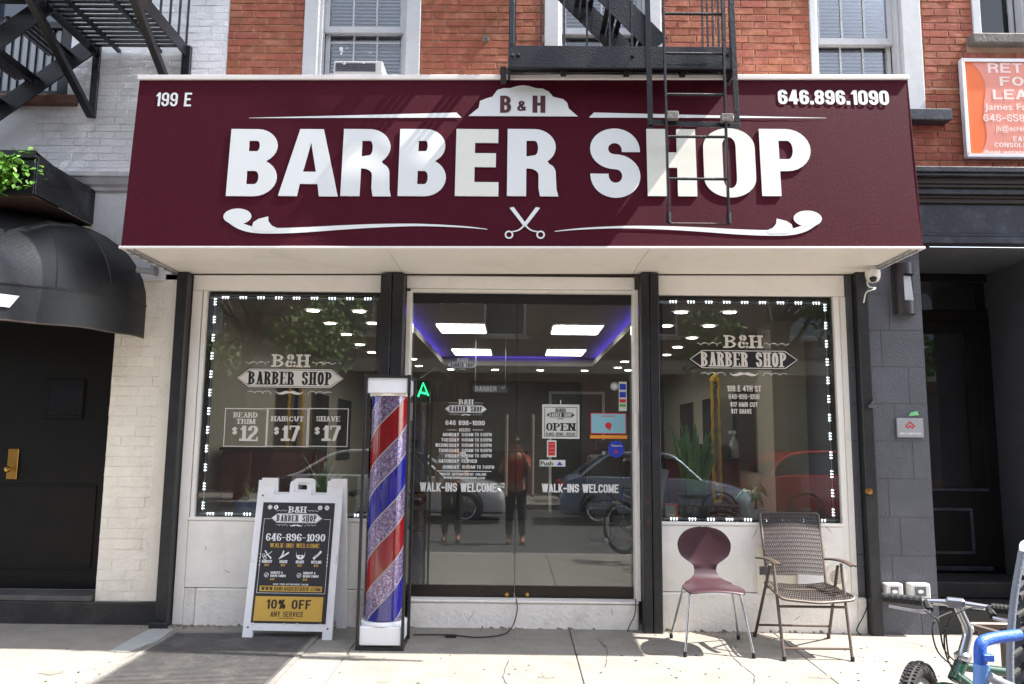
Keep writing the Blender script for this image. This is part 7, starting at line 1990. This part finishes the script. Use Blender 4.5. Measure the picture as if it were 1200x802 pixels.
# people: continuous skinned bodies
def person(x, y, zfoot, label, shirt, arms='camera', hgt=1.72, yaw=0.0):
    t = empty('person', (x, y, zfoot), label, 'person')
    k = hgt / 1.75
    def skinned(name, nodes, edges, mt, sub=2, root=0):
        me = bpy.data.meshes.new(name); me.from_pydata([Vector((n_[0], n_[1], n_[2])) * k for n_ in nodes], edges, [])
        ob = bpy.data.objects.new(name, me); COL.objects.link(ob)
        md = ob.modifiers.new('s', 'SKIN'); md.use_smooth_shade = True
        for i, n_ in enumerate(nodes):
            rx = n_[3] * k; ry = (n_[4] if len(n_) > 4 else n_[3]) * k
            me.skin_vertices[0].data[i].radius = (rx, ry)
        me.skin_vertices[0].data[root].use_root = True
        sb = ob.modifiers.new('d', 'SUBSURF'); sb.levels = sub; sb.render_levels = sub
        dg = bpy.context.evaluated_depsgraph_get(); m2 = bpy.data.meshes.new_from_object(ob.evaluated_get(dg))
        bpy.data.objects.remove(ob); m2.name = name; m2.materials.clear(); m2.materials.append(mt)
        o = bpy.data.objects.new(name, m2); COL.objects.link(o); o.parent = t; o.rotation_euler = (0, 0, yaw); return o
    # facing +y; nodes (x,y,z,r)
    sh = 1.43
    if arms == 'camera': el = [(.27, .08, 1.16), (-.27, .08, 1.16)]; wr = [(.10, .20, 1.50), (-.10, .20, 1.50)]
    else: el = [(.26, .02, 1.14), (-.25, -.01, 1.14)]; wr = [(.14, .20, 1.08), (-.24, .08, .90)]
    body = [(0, 0, .95, .145, .11), (0, 0, 1.12, .13, .10), (0, 0, 1.30, .155, .105), (0, 0, 1.42, .11, .08), (0, .0, 1.50, .052), (0, .015, 1.58, .062, .07), (0, .02, 1.67, .078, .092), (0, .015, 1.735, .055, .07),
            (.17, 0, sh - .02, .058), (*el[0], .042), (*wr[0], .030), (-.17, 0, sh - .02, .058), (*el[1], .042), (*wr[1], .030),
            (.09, 0, .88, .088), (.10, .01, .50, .058), (.11, -.01, .09, .038), (.12, .13, .035, .035, .03), (-.09, 0, .88, .088), (-.10, .01, .50, .058), (-.11, -.01, .09, .038), (-.12, .13, .035, .035, .03)]
    ed = [(0, 1), (1, 2), (2, 3), (3, 4), (4, 5), (5, 6), (6, 7), (3, 8), (8, 9), (9, 10), (3, 11), (11, 12), (12, 13), (0, 14), (14, 15), (15, 16), (16, 17), (0, 18), (18, 19), (19, 20), (20, 21)]
    bd = skinned('body', body, ed, M_skin)
    g = 1.16
    shn = [(0, 0, .93, .158, .125), (0, 0, 1.12, .146, .115), (0, 0, 1.30, .17, .12), (0, 0, 1.42, .125, .09), (.17, 0, sh - .02, .072), (*[a * .45 + b * .55 for a, b in zip((.17, 0, sh - .02), el[0])], .066), (-.17, 0, sh - .02, .072), (*[a * .45 + b * .55 for a, b in zip((-.17, 0, sh - .02), el[1])], .066)]
    skinned('shirt', shn, [(0, 1), (1, 2), (2, 3), (3, 4), (4, 5), (3, 6), (6, 7)], shirt)
    trn = [(0, 0, .96, .15, .12), (.09, 0, .86, .102), (.10, .01, .50, .074), (.11, -.01, .13, .058), (-.09, 0, .86, .102), (-.10, .01, .50, .074), (-.11, -.01, .13, .058)]
    skinned('trousers', trn, [(0, 1), (1, 2), (2, 3), (0, 4), (4, 5), (5, 6)], M_trouser)
    for s_ in (-1, 1):
        skinned('shoe', [(s_ * .11, -.05, .05, .045, .045), (s_ * .115, .06, .045, .045, .04), (s_ * .122, .16, .035, .04, .03)], [(0, 1), (1, 2)], M_shoe)
    skinned('hair', [(0, -.03, 1.64, .075, .06), (0, -.02, 1.71, .088, .095), (0, .01, 1.765, .055, .07)], [(0, 1), (1, 2)], M_hair)
    # hands with five fingers
    for i, s_ in enumerate((1, -1)):
        w0 = Vector(wr[i]); d = Vector((-s_ * .55, .30, .78)).normalized() if arms == 'camera' else Vector((-s_ * .2, .5, -.8)).normalized()
        sd_ = d.cross(Vector((0, 1, 0))).normalized(); pn = sd_.cross(d)
        palm = w0 + d * .05; N_ = [(*w0, .026), (*palm, .034, .020)]; E_ = [(0, 1)]
        for f_ in range(4):
            b_ = palm + d * .035 + sd_ * (.022 - .015 * f_); L_ = (.062, .07, .066, .052)[f_]
            m_ = b_ + d * L_ * .5 + pn * .008; e_ = b_ + d * L_ * .85 + pn * .028
            j = len(N_); N_ += [(*b_, .0095), (*m_, .0085), (*e_, .0075)]; E_ += [(1, j), (j, j + 1), (j + 1, j + 2)]
        b_ = palm + sd_ * .035; e_ = b_ + d * .035 + sd_ * .015 + pn * .02; j = len(N_); N_ += [(*b_, .011), (*e_, .009)]; E_ += [(1, j), (j, j + 1)]
        skinned('hand', N_, E_, M_skin, 1)
    # simple facial features set on the head
    fc = MB()
    for s_ in (-1, 1): fc.lathe((s_ * .032 * k, .105 * k, 1.665 * k), [(0, .0), (.010, -.002), (.013, -.012)], 10, 'y')
    fcb = fc; o = bpy.data.objects.new('eye', bpy.data.meshes.new('eye')); o.data.from_pydata(fcb.v, [], fcb.f); o.data.materials.append(M_vinyldk); COL.objects.link(o); o.parent = t; o.rotation_euler = (0, 0, yaw)
    fc = MB(); fc.add([(0, .135 * k, 1.625 * k), (-.017 * k, .098 * k, 1.62 * k), (.017 * k, .098 * k, 1.62 * k), (0, .10 * k, 1.672 * k)], [(0, 1, 3), (0, 3, 2), (0, 2, 1), (1, 2, 3)])
    fc.box(-.024 * k, .024 * k, .088 * k, .103 * k, 1.585 * k, 1.592 * k)
    for s_ in (-1, 1): fc.lathe((s_ * .080 * k, .01 * k, 1.655 * k), [(0, -.008), (.022, -.004), (.026, .006)], 10, 'x')
    o = bpy.data.objects.new('face', bpy.data.meshes.new('face')); o.data.from_pydata(fc.v, [], fc.f); o.data.materials.append(M_skin); COL.objects.link(o); o.parent = t; o.rotation_euler = (0, 0, yaw)
    return t
person(.02, -6.42, -.235, 'person in a coral shirt holding up a small camera, mirrored between the door handles', M_shirtr, 'camera', 1.70)
person(-1.02, -6.6, -.235, 'person in a pale grey shirt and dark trousers mirrored in the left door', M_shirtw, 'down', 1.74)
hc = empty('hand_camera', (.02, -6.21, 1.33), 'small black camera held up by the person in the coral shirt', 'camera')
bx('body', M_leather, hc, -.045, .085, -6.235, -6.195, 1.345, 1.425, bevel=.006)
MB().lathe((.02, -6.195, 1.385), [(0, .0), (.028, .0), (.030, .018), (.024, .02), (0, .012)], 18, 'y').build('lens', M_leather, hc, smooth=True)

# far side of the street
fb = empty('far_building', (0, -17.3, -.1), 'dark brick row building across the street mirrored in the shop glass', 'building')
FY = -17.2
wl_ = []
for r in range(2):
    for c_ in range(11):
        xw = -24 + c_ * 4.6; wl_.append((xw, xw + 1.3, 4.6 + r * 3.4, 6.7 + r * 3.4))
sh_ = [(-24 + c_ * 4.6 - .4, -24 + c_ * 4.6 + 3.0, .3, 3.2) for c_ in range(11)]
M_fartex = brick_tex('far street brick', srgb(112, 84, 70), srgb(92, 68, 58), srgb(120, 110, 100), .22, .075)
wallx(fb, 'wall', M_fartex, -27, 27, -.1, 11.2, wl_ + sh_, FY - .4, FY)
for (a, b, c_, d_) in wl_:
    f = MB(); f.box(a, b, FY - .2, FY - .08, c_, c_ + .07); f.box(a, b, FY - .2, FY - .08, d_ - .07, d_); f.box(a, b, FY - .2, FY - .08, (c_ + d_) / 2 - .04, (c_ + d_) / 2 + .04); f.box(a, a + .07, FY - .2, FY - .08, c_ + .071, d_ - .071); f.box(b - .07, b, FY - .2, FY - .08, c_ + .071, d_ - .071)
    o = f.build('window', M_winframe, fb); bx('pane', M_fargl, o, a + .07, b - .07, FY - .16, FY - .15, c_ + .07, d_ - .07)
    bx('window_sill', M_lime, fb, a - .1, b + .1, FY - .1, FY + .08, c_ - .12, c_ - .002)
for i, (a, b, c_, d_) in enumerate(sh_):
    o = bx('shop_shutter', M_facdk, fb, a, b, FY - .25, FY - .2, c_, d_)
    s = MB(); z = c_ + .08
    while z < d_ - .05: s.box(a, b, FY - .2, FY - .185, z, z + .05); z += .11
    s.build('shutter_slat', M_facdk, o, kind='stuff')
bx('string_course', M_lime, fb, -27, 27, FY - .01, FY + .15, 3.45, 3.85); bx('roof_cornice', M_lime, fb, -27, 27, FY - .1, FY + .5, 11.2, 11.7)

def tree(x, y, h, r, label, seed, n=5200, low=3.0):
    rnd_ = random.Random(seed); t = empty('street_tree', (x, y, -.1), label, 'tree', 'street trees on the far sidewalk')
    z0 = -.1
    MB().tube([(x, y, z0), (x + .04, y, z0 + 1.5), (x - .03, y + .05, low + .4), (x + .05, y, h * .7)], [.20, .15, .12, .05], 10).build('trunk', M_bark, t, smooth=True)
    cl = []
    for k in range(11):
        a = rnd_.uniform(0, 6.28); e = Vector((x + math.cos(a) * r * rnd_.uniform(.3, .8), y + math.sin(a) * r * rnd_.uniform(.3, .8), low + .3 + (h - low) * rnd_.uniform(.0, .9)))
        b = Vector((x, y, low + rnd_.uniform(-.3, 1.5))); m_ = (b + e) / 2 + Vector((0, 0, .3))
        MB().tube([b, m_, e], [.07, .045, .015], 6).build('limb', M_bark, t, smooth=True); cl.append((e, rnd_.uniform(.6, 1.15)))
    mb = MB()
    for i in range(n):
        c, rr = rnd_.choice(cl); d = Vector((rnd_.gauss(0, 1), rnd_.gauss(0, 1), rnd_.gauss(0, .8))).normalized() * rr * rnd_.random() ** .45
        p = c + d; u = Vector((rnd_.uniform(-1, 1), rnd_.uniform(-1, 1), rnd_.uniform(-1, 1))).normalized(); v = u.cross(Vector((rnd_.uniform(-1, 1), rnd_.uniform(-1, 1), rnd_.uniform(-1, 1)))).normalized(); s_ = rnd_.uniform(.06, .13)
        mb.add([p - u * s_, p + v * s_ * .5, p + u * s_, p - v * s_ * .5], [(0, 1, 2, 3)])
    mb.build('crown', M_leaftree, t)
tree(-6.8, -13.6, 8.5, 3.2, 'left street tree whose leaves show mirrored in the left window', 11, low=3.2)
tree(6.6, -13.5, 8.0, 2.8, 'right street tree whose leaves show mirrored in the right window', 12, low=3.2)
tree(-12.5, -13.6, 9.0, 3.0, 'farthest left street tree across the road', 13, 3500)
tree(12.5, -13.6, 9.0, 3.0, 'farthest right street tree across the road', 14, 3500)
